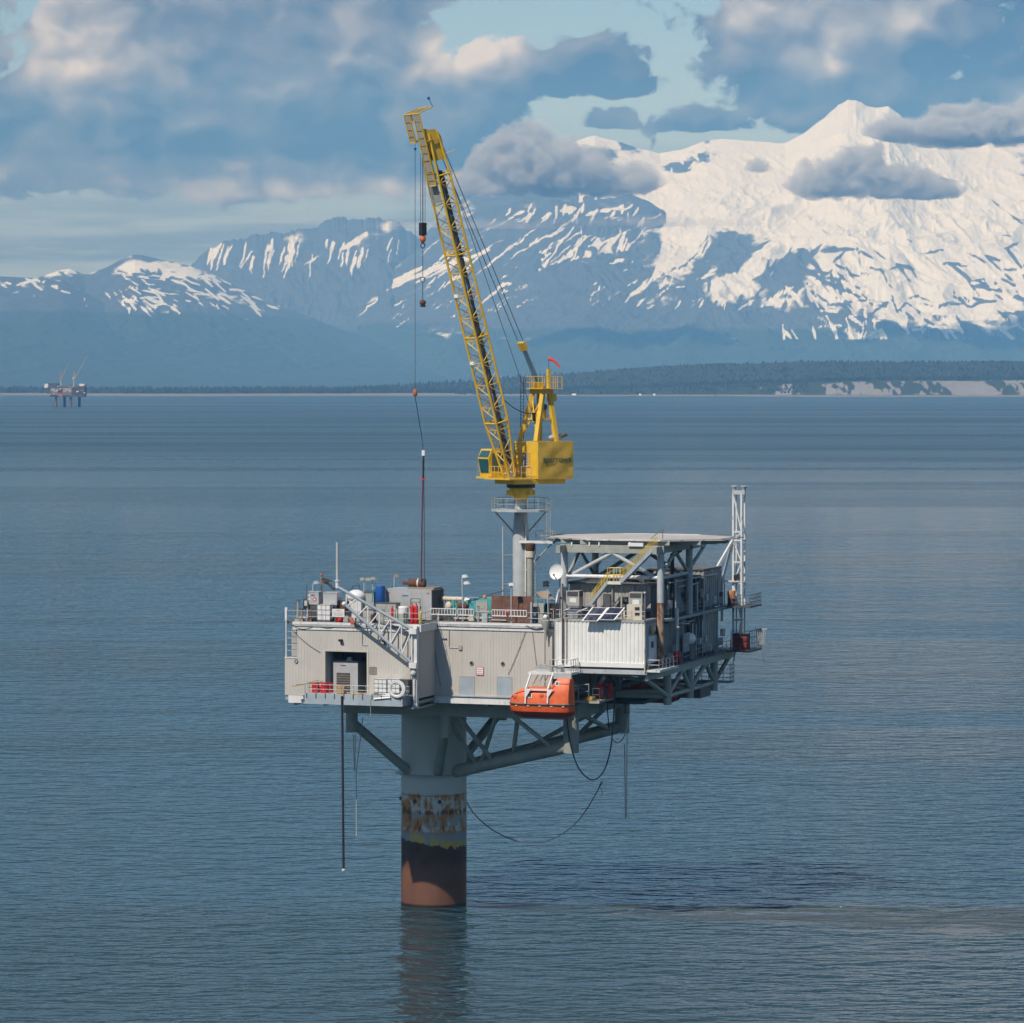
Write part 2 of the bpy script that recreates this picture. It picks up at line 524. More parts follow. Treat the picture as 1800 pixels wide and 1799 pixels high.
def mountain(name, label, crest, dk, front, back, seed, feats, bias0, rough=0.10, nc=700, nr=220, px0=-420, px1=2220,
             jag=0.0, power=1.6, snow_amp=0.9, forest_z=(250, 500), stretch=(520.0, 1500.0), drift=0.0, lines=(), mottle=1.0):
    """one range: crest line (photo px, py) at depth dk metres; falls towards the camera over `front` metres
    feats: snow (+) or bare rock (-) fields (px, py, half width, half height, angle, weight) where they lie on the slope"""
    a = np.linspace(px0, px1, nc)
    tt = np.concatenate([np.linspace(0, 1, nr) ** 0.85, 1 + np.linspace(0.05, 1, 14)])
    A, T = np.meshgrid(a, tt)
    D = np.where(T <= 1, dk - front * (1 - T), dk + back * (T - 1))
    X = CAM.x + (A - 900) / FPX * D
    cpy = poly(a, crest)
    cz = 70.3 + (660 - cpy) / FPX * dk
    cz = np.maximum(cz, -200)
    if jag:
        xj = (a - 900) / FPX * dk
        teeth = jag * (fbm(xj / 300.0, xj * 0 + 3.3, seed + 50, 5, 0.7, True) - 0.55) * np.clip(cz / 600.0, 0, 1)
    else:
        teeth = np.zeros_like(cz)
    CZ = np.broadcast_to(cz, A.shape)
    q = np.where(T <= 1, T ** power, np.clip(1 - (T - 1) * 1.1, -0.2, 1))
    Hh = CZ * q + teeth * np.exp(-np.abs(T - 1) * 14)
    gx_, gy_ = stretch
    wx = (fbm(X / 2600.0, D / 2600.0, seed + 90, 3) - 0.5) * 1.6
    Xw = X + drift * (D - dk)
    rg = fbm(Xw / gx_ + wx, D / gy_, seed, 7, 0.52, True)
    rg2 = fbm(X / 1900.0, D / 1900.0, seed + 20, 6, 0.5)
    env = np.clip(CZ, 0, 4000) * np.sin(np.clip(np.where(T <= 1, T, 1 - (T - 1)), 0, 1) ** 0.8 * math.pi * 0.94)
    Hh = Hh + rough * env * ((rg - 0.62) * 1.7 + (rg2 - 0.5) * 0.9)
    Hh = np.where(T <= 0.001, -60.0, Hh)
    PY = 660 + (70.3 - Hh) / D * FPX
    # snow field
    sn = np.full(A.shape, bias0, float)
    warp = 14 * (fbm(A / 60.0, PY / 60.0, seed + 70, 4) - 0.5)
    mot = fbm(A / 42.0 + 0.3 * PY / 42.0, PY / 17.0, seed + 44, 5, 0.62)
    mot2 = fbm((A + 0.8 * PY) / 17.0, (PY - 0.15 * A) / 8.0, seed + 55, 4, 0.6)
    for (fx, fy, sx, sy, ang, wt) in feats:
        c_, s_ = math.cos(R(ang)), math.sin(R(ang))
        dx, dy = A + warp - fx, PY + warp - fy
        e1 = (dx * c_ - dy * s_) / sx
        e2 = (dx * s_ + dy * c_) / sy
        r2 = np.sqrt(e1 * e1 + e2 * e2)
        sn = sn + 0.85 * wt * np.clip(1.45 - r2, 0, 1)
    gul = 1 - rg                                     # snow keeps in the gullies
    st_ = fbm(Xw / 260.0 + wx * 2, D / 1500.0, seed + 33, 5, 0.6)
    sn = sn + 0.17 + snow_amp * ((gul - 0.38) * 1.6 + (rg2 - 0.5) * 0.5 + (st_ - 0.5) * 1.5 + (mot - 0.5) * 1.2 * mottle + (mot2 - 0.5) * 1.5 * mottle)
    wob_ = 7 * (fbm(A / 18.0, PY / 18.0, seed + 71, 4, 0.6) - 0.5)
    for (x0, y0, x1, y1, wd_, wt_) in lines:
        pad = wd_ * 3 + 8
        cols = np.where((a > min(x0, x1) - pad) & (a < max(x0, x1) + pad))[0]
        if not len(cols):
            continue
        sl_ = slice(cols[0], cols[-1] + 1)
        ax_, py_ = A[:, sl_] + wob_[:, sl_], PY[:, sl_] + wob_[:, sl_]
        vx, vy = x1 - x0, y1 - y0
        tt_ = np.clip(((ax_ - x0) * vx + (py_ - y0) * vy) / (vx * vx + vy * vy), 0, 1)
        dd_ = np.hypot(ax_ - x0 - tt_ * vx, py_ - y0 - tt_ * vy)
        ww_ = 0.66 * wd_ * (0.35 + 0.65 * np.sin(np.pi * (0.12 + 0.8 * tt_)))
        sn[:, sl_] += wt_ * np.clip(1.4 - dd_ / ww_, 0, 1)
    fz0, fz1 = forest_z
    fo = 1 - np.clip((Hh - fz0) / (fz1 - fz0), 0, 1)
    sn = np.where(fo > 0.95, 0.0, sn)
    o = grid_mesh(name, np.stack([X, CAM.y + D, Hh], -1).reshape(-1, 3), len(tt), nc, MOUNT,
                  {'snow': np.clip(sn, -1, 2) * 1.0, 'forest': fo})
    o['kind'] = 'structure'
    o['label'] = label
    return o


mountain('volcano_massif', 'broad snow-covered volcano with a sharp summit and hanging glaciers',
         [(-420, 640), (560, 600), (700, 470), (760, 400), (820, 345), (900, 300), (980, 262), (1030, 243), (1046, 239), (1062, 245), (1110, 258), (1160, 268),
          (1200, 262), (1240, 250), (1275, 246), (1300, 247), (1380, 251), (1415, 233), (1450, 206), (1474, 184), (1490, 175), (1505, 176), (1520, 185), (1540, 191), (1562, 187),
          (1580, 200), (1610, 228), (1680, 246), (1800, 250), (1950, 290), (2220, 360)],
         36000, 11500, 3200, 11,
         [(1480, 330, 330, 120, 0, 1.1), (1640, 420, 260, 110, 0, 0.7), (1230, 330, 130, 60, 10, 0.8), (1190, 450, 34, 95, -32, 0.75), (1290, 490, 36, 60, -35, 0.9),
          (1040, 250, 60, 16, 10, 0.7), (1120, 300, 60, 30, 0, 0.4), (1560, 520, 180, 40, -10, 0.28), (1700, 520, 160, 50, 0, 0.25),
          (1300, 445, 46, 40, -20, -1.3), (1225, 285, 55, 18, 12, -0.9), (1430, 440, 75, 28, 25, -0.75), (1380, 480, 40, 30, 30, -0.5), (1180, 295, 36, 12, 0, -0.5),
          (1060, 480, 90, 70, 0, -0.35), (1680, 480, 70, 16, 0, -0.35), (1600, 460, 60, 14, 10, -0.3), (1250, 570, 220, 30, 0, -0.7), (1500, 215, 110, 50, 0, 1.0), (1494, 205, 7, 9, 40, -0.8)],
         0.10, rough=0.07, nc=1200, nr=380, px0=500, forest_z=(330, 520), power=1.35, snow_amp=0.5, mottle=0.8,
         lines=streaks(120, (1370, 430, 1850, 560), 28, 30, (14, 50), (2.5, 6), -0.75, 1) + streaks(90, (1370, 500, 1850, 590), 35, 35, (12, 45), (2, 5), 0.9, 2)
         + streaks(40, (1100, 400, 1400, 540), 130, 18, (20, 60), (2, 5), -0.6, 3) + streaks(30, (1000, 300, 1250, 400), 120, 30, (15, 40), (2, 5), 0.7, 4)
         + streaks(26, (1180, 255, 1290, 300), 60, 40, (6, 18), (2, 4), 0.7, 5) + streaks(30, (1500, 330, 1850, 430), 35, 20, (10, 40), (1.5, 3.5), -0.6, 6)
         + [(1405, 400, 1272, 518, 24, 0.95), (1200, 390, 1170, 470, 26, 0.7), (1165, 470, 1100, 530, 9, 0.8)] + streaks(50, (1040, 470, 1420, 535), 138, 16, (8, 28), (1.2, 3.0), 0.85, 7))
mountain('jagged_range', 'jagged grey mountain ridge with snow gullies behind the low dome',
         [(-420, 600), (120, 560), (240, 520), (300, 492), (345, 462), (372, 441), (400, 428), (430, 424), (460, 409), (490, 412), (515, 402), (550, 404), (580, 395),
          (620, 391), (650, 387), (690, 391), (720, 410), (780, 450), (860, 540), (1000, 640), (2220, 660)],
         34500, 7500, 3000, 23, [(640, 415, 60, 30, 0, 0.45), (520, 440, 30, 40, 20, 0.3), (460, 440, 40, 30, 0, 0.15)], -0.12, rough=0.16, nc=900, nr=170,
         px0=-420, px1=1100, jag=190.0, forest_z=(300, 600), snow_amp=0.35, mottle=0.6,
         lines=streaks(46, (360, 415, 700, 455), 106, 7, (14, 46), (1.5, 4.0), 0.95, 11) + [(517, 420, 500, 490, 4, 1.0), (470, 430, 462, 488, 3.5, 0.9), (645, 412, 600, 440, 6, 0.9), (560, 450, 530, 470, 4, 0.7)])
mountain('middle_ridge', 'long grey-blue slope with diagonal snow streaks behind the crane boom',
         [(-420, 660), (480, 610), (560, 562), (620, 522), (700, 462), (760, 418), (820, 386), (860, 366), (900, 362), (940, 356), (970, 350), (1000, 357), (1040, 352), (1075, 350), (1110, 345),
          (1140, 358), (1165, 372), (1190, 400), (1220, 450), (1260, 520), (1320, 600), (1500, 650), (2220, 670)],
         33000, 8000, 2500, 37, [(950, 362, 130, 16, 0, 0.4), (1110, 360, 60, 18, 10, 0.5), (660, 520, 110, 10, 28, 0.75), (800, 470, 90, 8, 22, 0.4), (1020, 480, 26, 60, -38, 0.5), (1070, 470, 16, 50, -20, 0.55),
          (1000, 540, 80, 12, 35, 0.3), (900, 500, 60, 10, 32, 0.35), (760, 585, 60, 4, 5, 0.25)],
         -0.20, rough=0.12, nc=620, nr=240, px0=380, px1=1500, forest_z=(380, 620), snow_amp=0.35, mottle=0.55, stretch=(700.0, 1500.0), drift=0.35, jag=60.0,
         lines=streaks(70, (780, 380, 1180, 520), 142, 9, (24, 90), (1.5, 4.0), 0.9, 21) + streaks(40, (860, 358, 1180, 385), 120, 25, (10, 26), (2, 4.5), 1.0, 22)
         + streaks(34, (940, 410, 1110, 480), 124, 8, (30, 80), (3, 6.5), 1.0, 23) + streaks(26, (600, 450, 800, 540), 148, 8, (20, 60), (1.5, 3), 0.75, 24)
         + streaks(60, (700, 470, 1160, 560), 142, 10, (8, 30), (1.0, 2.4), 0.8, 25) + [(740, 470, 585, 556, 6, 0.9), (860, 440, 690, 500, 5, 0.7), (1085, 415, 1010, 520, 6, 1.0)])
mountain('foothill_bench', 'dark forested bench below the volcano glaciers',
         [(-420, 700), (820, 690), (900, 640), (1000, 600), (1100, 566), (1170, 540), (1210, 531), (1300, 531), (1380, 541), (1440, 556), (1520, 566), (1600, 580), (1660, 590),
          (1720, 584), (1760, 560), (1800, 545), (1900, 535), (2220, 560)],
         30500, 8000, 2500, 51, [(1500, 575, 160, 12, 8, 0.3), (1780, 560, 30, 22, 0, 0.35), (1120, 570, 80, 8, 0, 0.2)], -0.34, rough=0.10, nc=560, nr=130, px0=780, forest_z=(330, 560), snow_amp=0.4, mottle=0.5,
         lines=streaks(60, (1080, 535, 1500, 575), 60, 35, (6, 22), (1.5, 3.0), 0.85, 31) + streaks(46, (1450, 555, 1850, 600), 35, 25, (10, 36), (1.5, 4), 0.9, 32))
mountain('snow_dome', 'rounded snow-capped mountain above the distant platform',
         [(-420, 560), (0, 520), (50, 496), (88, 480), (110, 473), (122, 472), (150, 483), (180, 474), (210, 459), (235, 448), (250, 449), (290, 458), (330, 466), (370, 480),
          (420, 505), (470, 530), (540, 555), (600, 580), (680, 602), (740, 625), (820, 655), (1000, 690), (2220, 700)],
         29500, 7000, 3000, 63, [(250, 470, 130, 22, -6, 0.75), (120, 482, 50, 12, 0, 0.5), (370, 510, 110, 22, -22, 0.45), (180, 500, 60, 14, 0, -0.35), (440, 540, 70, 12, -22, 0.25)],
         -0.22, rough=0.07, nc=520, nr=190, px0=-420, px1=1060, forest_z=(420, 640), snow_amp=0.55, mottle=0.8, stretch=(420.0, 1100.0), power=1.2,
         lines=streaks(90, (200, 480, 480, 540), 28, 16, (8, 34), (1.5, 3.5), 0.85, 41) + streaks(50, (100, 470, 330, 500), 30, 30, (8, 26), (1.5, 3.5), -0.55, 42) + streaks(24, (90, 490, 240, 540), 60, 20, (8, 24), (1.2, 2.6), 0.7, 43))
mountain('dark_foothill', 'dark blue forested hill at the left behind the distant platform',
         [(-420, 470), (-200, 474), (-60, 480), (0, 484), (60, 488), (110, 492), (150, 514), (200, 540), (260, 570), (350, 602), (450, 628), (560, 652), (640, 674), (700, 690), (2220, 700)],
         27500, 6500, 2500, 77, [(20, 500, 90, 10, 0, 0.4), (100, 515, 60, 8, -10, 0.2)], -0.30, rough=0.07, nc=360, nr=110, px0=-420, px1=760, forest_z=(420, 640), snow_amp=0.45, mottle=0.6, power=1.25,
         lines=streaks(40, (-60, 488, 150, 520), 25, 25, (6, 26), (1.2, 2.6), 0.85, 51))


# ------------------------------------------------------------------ far shore: beach, bluff and forest
def shore():
    m_ = bpy.data.materials.new('shore_ground')
    m_.use_nodes = True
    t = NT(m_.node_tree)
    b = t.n('ShaderNodeBsdfPrincipled')
    o = t.n('ShaderNodeOutputMaterial')
    t.put(o.inputs[0], b.outputs[0])
    co = t.n('ShaderNodeTexCoord').outputs['Object']
    bare = t.n('ShaderNodeAttribute', attribute_name='bare').outputs['Fac']
    beach = t.n('ShaderNodeAttribute', attribute_name='beach').outputs['Fac']
    n = t.noise(t.vmap(co, (0.02, 0.02, 0.05)), 1.0, 6.0, 0.65)
    green = t.mix(n, (0.020, 0.032, 0.018), (0.05, 0.062, 0.035))
    clay = t.mix(n, (0.15, 0.145, 0.138), (0.27, 0.262, 0.25))
    sand = t.mix(n, (0.13, 0.12, 0.11), (0.24, 0.22, 0.20))
    c = t.mix(t.ss(t.m('ADD', bare, t.m('MULTIPLY', t.m('SUBTRACT', n, 0.5), 0.5)), 0.38, 0.62), green, clay)
    c = t.mix(beach, c, sand)
    t.put(b.inputs['Base Color'], c)
    b.inputs['Roughness'].default_value = 0.95
    b.inputs['Specular IOR Level'].default_value = 0.1
    a = np.linspace(-420, 2220, 900)
    dd = np.concatenate([np.linspace(-90, 0, 4), np.linspace(12, 90, 7), np.linspace(110, 330, 18), np.linspace(380, 1700, 16), [2600, 4000, 7000, 12500]])
    A, Q = np.meshgrid(a, dd)
    d0 = 12050 + 500 * (vnoise(a / 300.0, a * 0, 5) - 0.5) + np.interp(a, [-420, 700, 1200, 1800, 2220], [500, 250, 0, -350, -500])
    D = Q + d0
    X = CAM.x + (A - 900) / FPX * D
    clifft = np.interp(a, [-420, 600, 880, 1000, 1150, 1300, 1480, 1600, 1800, 2220], [6, 6, 10, 22, 34, 44, 58, 62, 64, 64])
    topz = np.interp(a, [-420, 600, 820, 900, 1000, 1100, 1200, 1300, 1400, 1600, 1800, 2220], [14, 16, 44, 62, 78, 94, 110, 122, 130, 128, 131, 131])
    gl = 0.55 * fbm(X / 75.0 + Q / 330.0, Q / 600.0, 81, 5, 0.6, True) + 0.45 * fbm(X / 26.0 - Q / 260.0, Q / 300.0, 83, 4, 0.6, True)
    u = np.clip((Q - 60) / 230.0, 0, 1)
    Z = np.where(Q < 0, -1.5 + 1.5 * (Q + 90) / 90.0, 2.4 * np.clip(Q / 60.0, 0, 1))
    Z = Z + clifft * u ** 0.85 * (0.72 + 0.45 * gl * np.sin(u * math.pi * 0.9))
    Z = Z + (topz - clifft) * np.clip((Q - 290) / 1100.0, 0, 1) * (0.85 + 0.3 * fbm(X / 500.0, D / 500.0, 85, 3))
    Z = np.where(Q > 2000, np.minimum(Z, 60) * 0.6, Z)
    bare_amt = np.interp(a, [1080, 1250, 1420, 1500, 1600, 1800, 2220], [-0.55, -0.05, 0.38, 0.66, 0.78, 0.85, 0.85])
    bare = bare_amt + (0.60 - gl) * 4.2 + (fbm(X / 160.0, D / 200.0, 91, 4) - 0.5) * 0.5
    bare = np.where((Q < 70) | (Q > 205 + 120 * fbm(X / 60.0, X * 0 + 2.0, 95, 4)), -1, bare)
    beach = np.where(Q < np.interp(A, [-420, 700, 1000, 2220], [260, 260, 66, 66]), 1.0, 0.0)
    o = grid_mesh('far_shore', np.stack([X, CAM.y + D, Z], -1).reshape(-1, 3), len(dd), len(a), m_, {'bare': bare, 'beach': beach})
    o['kind'] = 'structure'
    o['label'] = 'low wooded coast with pale eroded bluffs at the right'
    # the forest along it, one mass at this distance
    fm = mat('far_forest', (0.030, 0.044, 0.030), 0.9, var=0.45, scale=0.02, spec=0.1)
    vs, fs = [], []
    n_tree = 15000
    ta = rng.uniform(-420, 2220, n_tree)
    tq = np.where(rng.random(n_tree) < 0.45, rng.uniform(295, 420, n_tree), rng.uniform(300, 1500, n_tree))
    tq = np.where((ta < 1420) & (rng.random(n_tree) < 0.35), rng.uniform(90, 300, n_tree), tq)
    tq = np.where((ta < 800), np.maximum(tq, 270), tq)
    base = np.interp(ta, a, d0)
    td = base + tq
    tx = CAM.x + (ta - 900) / FPX * td
    # height of ground under each tree
    zi = np.array([np.interp(q_, dd, Z[:, int(np.clip((p_ + 420) / 2640 * 899, 0, 899))]) for p_, q_ in zip(ta, tq)])
    th = rng.uniform(7, 17, n_tree) * np.interp(ta, [-420, 800, 1000, 2220], [1.15, 1.1, 0.8, 0.8])
    tr = th * rng.uniform(0.16, 0.34, n_tree)
    for k in range(n_tree):
        x_, y_, z_, h_, r_ = tx[k], CAM.y + td[k], zi[k] - 1.0, th[k], tr[k]
        b0 = len(vs)
        ph = random.random() * 6.28
        for (lv, rr_) in ((0.12, 1.0), (0.5, 0.72)):
            for s_ in range(4):
                an = ph + s_ * math.pi / 2 + lv
                vs.append((x_ + math.cos(an) * r_ * rr_, y_ + math.sin(an) * r_ * rr_, z_ + h_ * lv))
        vs.append((x_ + r_ * 0.1, y_, z_ + h_))
        for s_ in range(4):
            n_ = (s_ + 1) % 4
            fs.append((b0 + s_, b0 + n_, b0 + 4 + n_, b0 + 4 + s_))
            fs.append((b0 + 4 + s_, b0 + 4 + n_, b0 + 8))
    f = obj_from('forest', vs, fs, fm)
    f['kind'] = 'stuff'
    f['label'] = 'dense dark conifer forest along the far shore'
    return a, d0


SHORE = shore()

# ------------------------------------------------------------------ haze
hz = bpy.data.materials.new('haze_air')
hz.use_nodes = True
t = NT(hz.node_tree)
pv = t.n('ShaderNodeVolumePrincipled')
pv.inputs['Color'].default_value = (0.18, 0.49, 1.0, 1)
pv.inputs['Absorption Color'].default_value = (1, 1, 1, 1)
pv.inputs['Density'].default_value = 4.0e-5
pv.inputs['Anisotropy'].default_value = -0.3
t.put(t.n('ShaderNodeOutputMaterial').inputs['Volume'], pv.outputs[0])
bx = [(-42000, 42000), (-4500, 40200), (-260, 3200)]
vv = [(x_, y_, z_) for z_ in bx[2] for y_ in bx[1] for x_ in bx[0]]
haze = obj_from('haze', vv, [(0, 2, 3, 1), (4, 5, 7, 6), (0, 1, 5, 4), (2, 6, 7, 3), (0, 4, 6, 2), (1, 3, 7, 5)], hz)
haze['kind'] = 'stuff'
haze['label'] = 'thin blue haze in the air over the inlet'


# ------------------------------------------------------------------ clouds drifting in front of the volcano
def cloud(label, boxpx, depth, lobes, dens, seed, thick=0.8, soft=0.22, kind='thing'):
    """a bank of vapour: box in photo pixels at a depth, lobes = (u, v, half u, half v) inside it, 0..1"""
    x0, y0, x1, y1 = boxpx
    wx_, hz_ = (x1 - x0) / FPX * depth, (y1 - y0) / FPX * depth
    cx_, cz_ = CAM.x + ((x0 + x1) / 2 - 900) / FPX * depth, 70.3 + (660 - (y0 + y1) / 2) / FPX * depth
    dy_ = wx_ * thick
    m_ = bpy.data.materials.new('cloud_vapour')
    m_.use_nodes = True
    t = NT(m_.node_tree)
    co = t.n('ShaderNodeTexCoord').outputs['Object']
    x, y, z = t.sep(co)
    best = None
    for (lu, lv, su, sv) in lobes:
        ex = t.m('DIVIDE', t.m('SUBTRACT', x, (lu - 0.5) * wx_), su * wx_)
        ezr = t.m('SUBTRACT', z, (0.5 - lv) * hz_)
        ez = t.m('DIVIDE', ezr, t.ss(ezr, -1.0, 1.0, sv * hz_ * 0.45, sv * hz_))
        ey = t.m('DIVIDE', y, dy_ * 0.46 * min(1, su * 2.4))
        d = t.m('SQRT', t.m('ADD', t.m('ADD', t.m('MULTIPLY', ex, ex), t.m('MULTIPLY', ez, ez)), t.m('MULTIPLY', ey, ey)))
        f = t.m('SUBTRACT', 1.0, d)
        best = f if best is None else t.m('MAXIMUM', best, f)
    sc_ = 3.0 / hz_
    n = t.noise(t.vmap(co, (sc_, sc_, sc_ * 1.2), loc=(seed * 3.7, seed, 0)), 1.0, 5.0, 0.6, 0.3)
    den = t.ss(t.m('ADD', best, t.m('MULTIPLY', t.m('SUBTRACT', n, 0.5), 2.0)), 0.06, 0.06 + soft)
    pv = t.n('ShaderNodeVolumePrincipled')
    pv.inputs['Color'].default_value = (0.94, 0.97, 1.0, 1)
    pv.inputs['Anisotropy'].default_value = -0.3
    t.put(pv.inputs['Density'], t.m('MULTIPLY', den, dens))
    t.put(t.n('ShaderNodeOutputMaterial').inputs['Volume'], pv.outputs[0])
    try:
        m_.cycles.volume_step_rate = 0.5
    except Exception:
        pass
    # closed skin following the lobes
    ctr = (sum(l[0] for l in lobes) / len(lobes), sum(l[1] for l in lobes) / len(lobes))
    c0 = np.array([(ctr[0] - 0.5) * wx_, 0.0, (0.5 - ctr[1]) * hz_])
    nt, npn = 40, 18
    vv = []
    rr_ = np.linspace(0.02, 1.0, 70) * (wx_ + hz_)
    for j in range(npn + 1):
        ph = math.pi * j / npn
        for i in range(nt):
            th_ = 2 * math.pi * i / nt
            d_ = np.array([math.sin(ph) * math.cos(th_), math.sin(ph) * math.sin(th_), -math.cos(ph)])
            pts = c0 + rr_[:, None] * d_
            ins = np.zeros(len(rr_), bool)
            for (lu, lv, su, sv) in lobes:
                ez_ = pts[:, 2] - (0.5 - lv) * hz_
                q_ = ((pts[:, 0] - (lu - 0.5) * wx_) / (su * wx_)) ** 2 + (pts[:, 1] / (dy_ * 0.46 * min(1, su * 2.4))) ** 2 + (ez_ / np.where(ez_ < 0, sv * hz_ * 0.45, sv * hz_)) ** 2
                ins |= q_ < 1.16 ** 2
            k_ = np.where(ins)[0]
            vv.append(tuple(c0 + d_ * (rr_[k_[-1]] if len(k_) else rr_[0])))
    ff = [(j * nt + i, j * nt + (i + 1) % nt, (j + 1) * nt + (i + 1) % nt, (j + 1) * nt + i) for j in range(npn) for i in range(nt)]
    o = obj_from('cloud', vv, ff, m_)
    bmx = bmesh.new()
    bmx.from_mesh(o.data)
    bmesh.ops.remove_doubles(bmx, verts=bmx.verts, dist=0.01)
    bmesh.ops.recalc_face_normals(bmx, faces=bmx.faces)
    bmx.to_mesh(o.data)
    bmx.free()
    o.location = (cx_, CAM.y + depth, cz_)
    o['kind'] = kind
    o['label'] = label
    if kind == 'thing':
        o['category'] = 'cloud'
        o['group'] = 'low clouds drifting past the mountains'
    return o


cloud('largest low grey cumulus hanging in front of the volcano snowfield', (1380, 235, 1730, 365), 26500, [(0.25, 0.72, 0.26, 0.42), (0.38, 0.6, 0.17, 0.55), (0.55, 0.72, 0.22, 0.40), (0.72, 0.82, 0.22, 0.22)], 0.011, 1)
cloud('grey cloud hiding the right shoulder of the volcano summit', (1500, 160, 1900, 275), 26500, [(0.2, 0.66, 0.18, 0.35), (0.5, 0.66, 0.34, 0.5), (0.82, 0.6, 0.2, 0.6)], 0.011, 2)
cloud('broad cumulus bank beside the crane boom over the middle ridge', (790, 190, 1200, 370), 26500, [(0.3, 0.62, 0.22, 0.52), (0.48, 0.68, 0.28, 0.42), (0.72, 0.76, 0.22, 0.26), (0.12, 0.8, 0.16, 0.22)], 0.009, 3)
cloud('tiny dark puff left of the largest cumulus', (1300, 272, 1365, 312), 26500, [(0.5, 0.6, 0.4, 0.5)], 0.012, 4)
cloud('thin mist streak lying across the glacier below the clouds', (640, 362, 1420, 425), 26500, [(0.25, 0.6, 0.3, 0.3), (0.6, 0.5, 0.3, 0.3), (0.82, 0.5, 0.16, 0.3)], 0.0022, 5, thick=0.35, soft=0.8, kind='stuff')

# ------------------------------------------------------------------ building kit
class B:
    """collects simple solids; put() makes them ONE mesh object"""
    def __init__(self):
        self.v, self.f = [], []

    def add(self, vs, fs):
        k = len(self.v)
        self.v += [Vector(p) for p in vs]
        self.f += [tuple(i + k for i in f) for f in fs]
        return self

    def box(self, u0, u1, v0, v1, z0, z1):
        vs = [(u, v, z) for z in (z0, z1) for v in (v0, v1) for u in (u0, u1)]
        return self.add(vs, [(0, 2, 3, 1), (4, 5, 7, 6), (0, 1, 5, 4), (2, 6, 7, 3), (0, 4, 6, 2), (1, 3, 7, 5)])

    def bar(self, p, q, w, h=None, up=(0, 0, 1)):
        """rectangular bar from p to q"""
        h = h or w
        p, q = Vector(p), Vector(q)
        d = (q - p).normalized()
        upv = Vector(up)
        if abs(d.dot(upv)) > 0.98:
            upv = Vector((1, 0, 0))
        s = d.cross(upv).normalized() * (w / 2)
        n = s.cross(d).normalized() * (h / 2)
        vs = [p - s - n, p + s - n, p + s + n, p - s + n, q - s - n, q + s - n, q + s + n, q - s + n]
        return self.add(vs, [(0, 3, 2, 1), (4, 5, 6, 7), (0, 1, 5, 4), (1, 2, 6, 5), (2, 3, 7, 6), (3, 0, 4, 7)])

    def tube(self, p, q, r, n=10, r2=None, cap=True):
        p, q = Vector(p), Vector(q)
        r2 = r if r2 is None else r2
        d = (q - p).normalized()
        a = d.cross(Vector((0, 0, 1)))
        if a.length < 1e-3:
            a = Vector((1, 0, 0))
        a.normalize()
        b = d.cross(a)
        vs = []
        for (c, rr) in ((p, r), (q, r2)):
            for i in range(n):
                an = 2 * math.pi * i / n
                vs.append(c + a * (math.cos(an) * rr) + b * (math.sin(an) * rr))
        fs = [(i, (i + 1) % n, n + (i + 1) % n, n + i) for i in range(n)]
        if cap:
            fs += [tuple(range(n - 1, -1, -1)), tuple(range(n, 2 * n))]
        return self.add(vs, fs)

    def path(self, pts, r, n=6):
        for a, b in zip(pts[:-1], pts[1:]):
            self.tube(a, b, r, n)
        return self

    def lathe(self, c, prof, n=24, a0=0.0, a1=2 * math.pi):
        c = Vector(c)
        full = abs(a1 - a0 - 2 * math.pi) < 1e-6
        m = n if full else n + 1
        vs = [c + Vector((math.cos(a0 + (a1 - a0) * i / n) * r, math.sin(a0 + (a1 - a0) * i / n) * r, z)) for (r, z) in prof for i in range(m)]
        fs = []
        for k in range(len(prof) - 1):
            for i in range(n):
                j = (i + 1) % m
                fs.append((k * m + i, k * m + j, (k + 1) * m + j, (k + 1) * m + i))
        if full:
            fs += [tuple(range(m - 1, -1, -1)), tuple(range((len(prof) - 1) * m, len(prof) * m))]
        return self.add(vs, fs)

    def ball(self, c, r, sx=1, sy=1, sz=1, n=12, m=8):
        c = Vector(c)
        vs = [c + Vector((0, 0, -r * sz))]
        for k in range(1, m):
            ph = math.pi * k / m
            for i in range(n):
                an = 2 * math.pi * i / n
                vs.append(c + Vector((math.sin(ph) * math.cos(an) * r * sx, math.sin(ph) * math.sin(an) * r * sy, -math.cos(ph) * r * sz)))
        vs.append(c + Vector((0, 0, r * sz)))
        fs = [(0, 1 + (i + 1) % n, 1 + i) for i in range(n)]
        for k in range(m - 2):
            for i in range(n):
                a, b = 1 + k * n + i, 1 + k * n + (i + 1) % n
                fs.append((a, b, b + n, a + n))
        t = len(vs) - 1
        o = 1 + (m - 2) * n
        fs += [(o + i, o + (i + 1) % n, t) for i in range(n)]
        return self.add(vs, fs)

    def prism(self, poly, ax, lo, hi):
        """polygon in the two other axes, extruded along ax (0=u,1=v,2=z)"""
        def pt(a, b, c):
            return {0: (c, a, b), 1: (a, c, b), 2: (a, b, c)}[ax]
        n = len(poly)
        vs = [pt(a, b, lo) for a, b in poly] + [pt(a, b, hi) for a, b in poly]
        fs = [(i, (i + 1) % n, n + (i + 1) % n, n + i) for i in range(n)] + [tuple(range(n - 1, -1, -1)), tuple(range(n, 2 * n))]
        return self.add(vs, fs)

    def ring(self, c, R_, r, axis='v', n=22, m=7):
        c = Vector(c)
        vs, fs = [], []
        for i in range(n):
            a = 2 * math.pi * i / n
            for j in range(m):
                b = 2 * math.pi * j / m
                rr = R_ + r * math.cos(b)
                x, y, z = rr * math.cos(a), r * math.sin(b), rr * math.sin(a)
                p = {'v': (x, y, z), 'u': (y, x, z), 'z': (x, z, y)}[axis]
                vs.append(c + Vector(p))
        for i in range(n):
            for j in range(m):
                fs.append((i * m + j, ((i + 1) % n) * m + j, ((i + 1) % n) * m + (j + 1) % m, i * m + (j + 1) % m))
        return self.add(vs, fs)

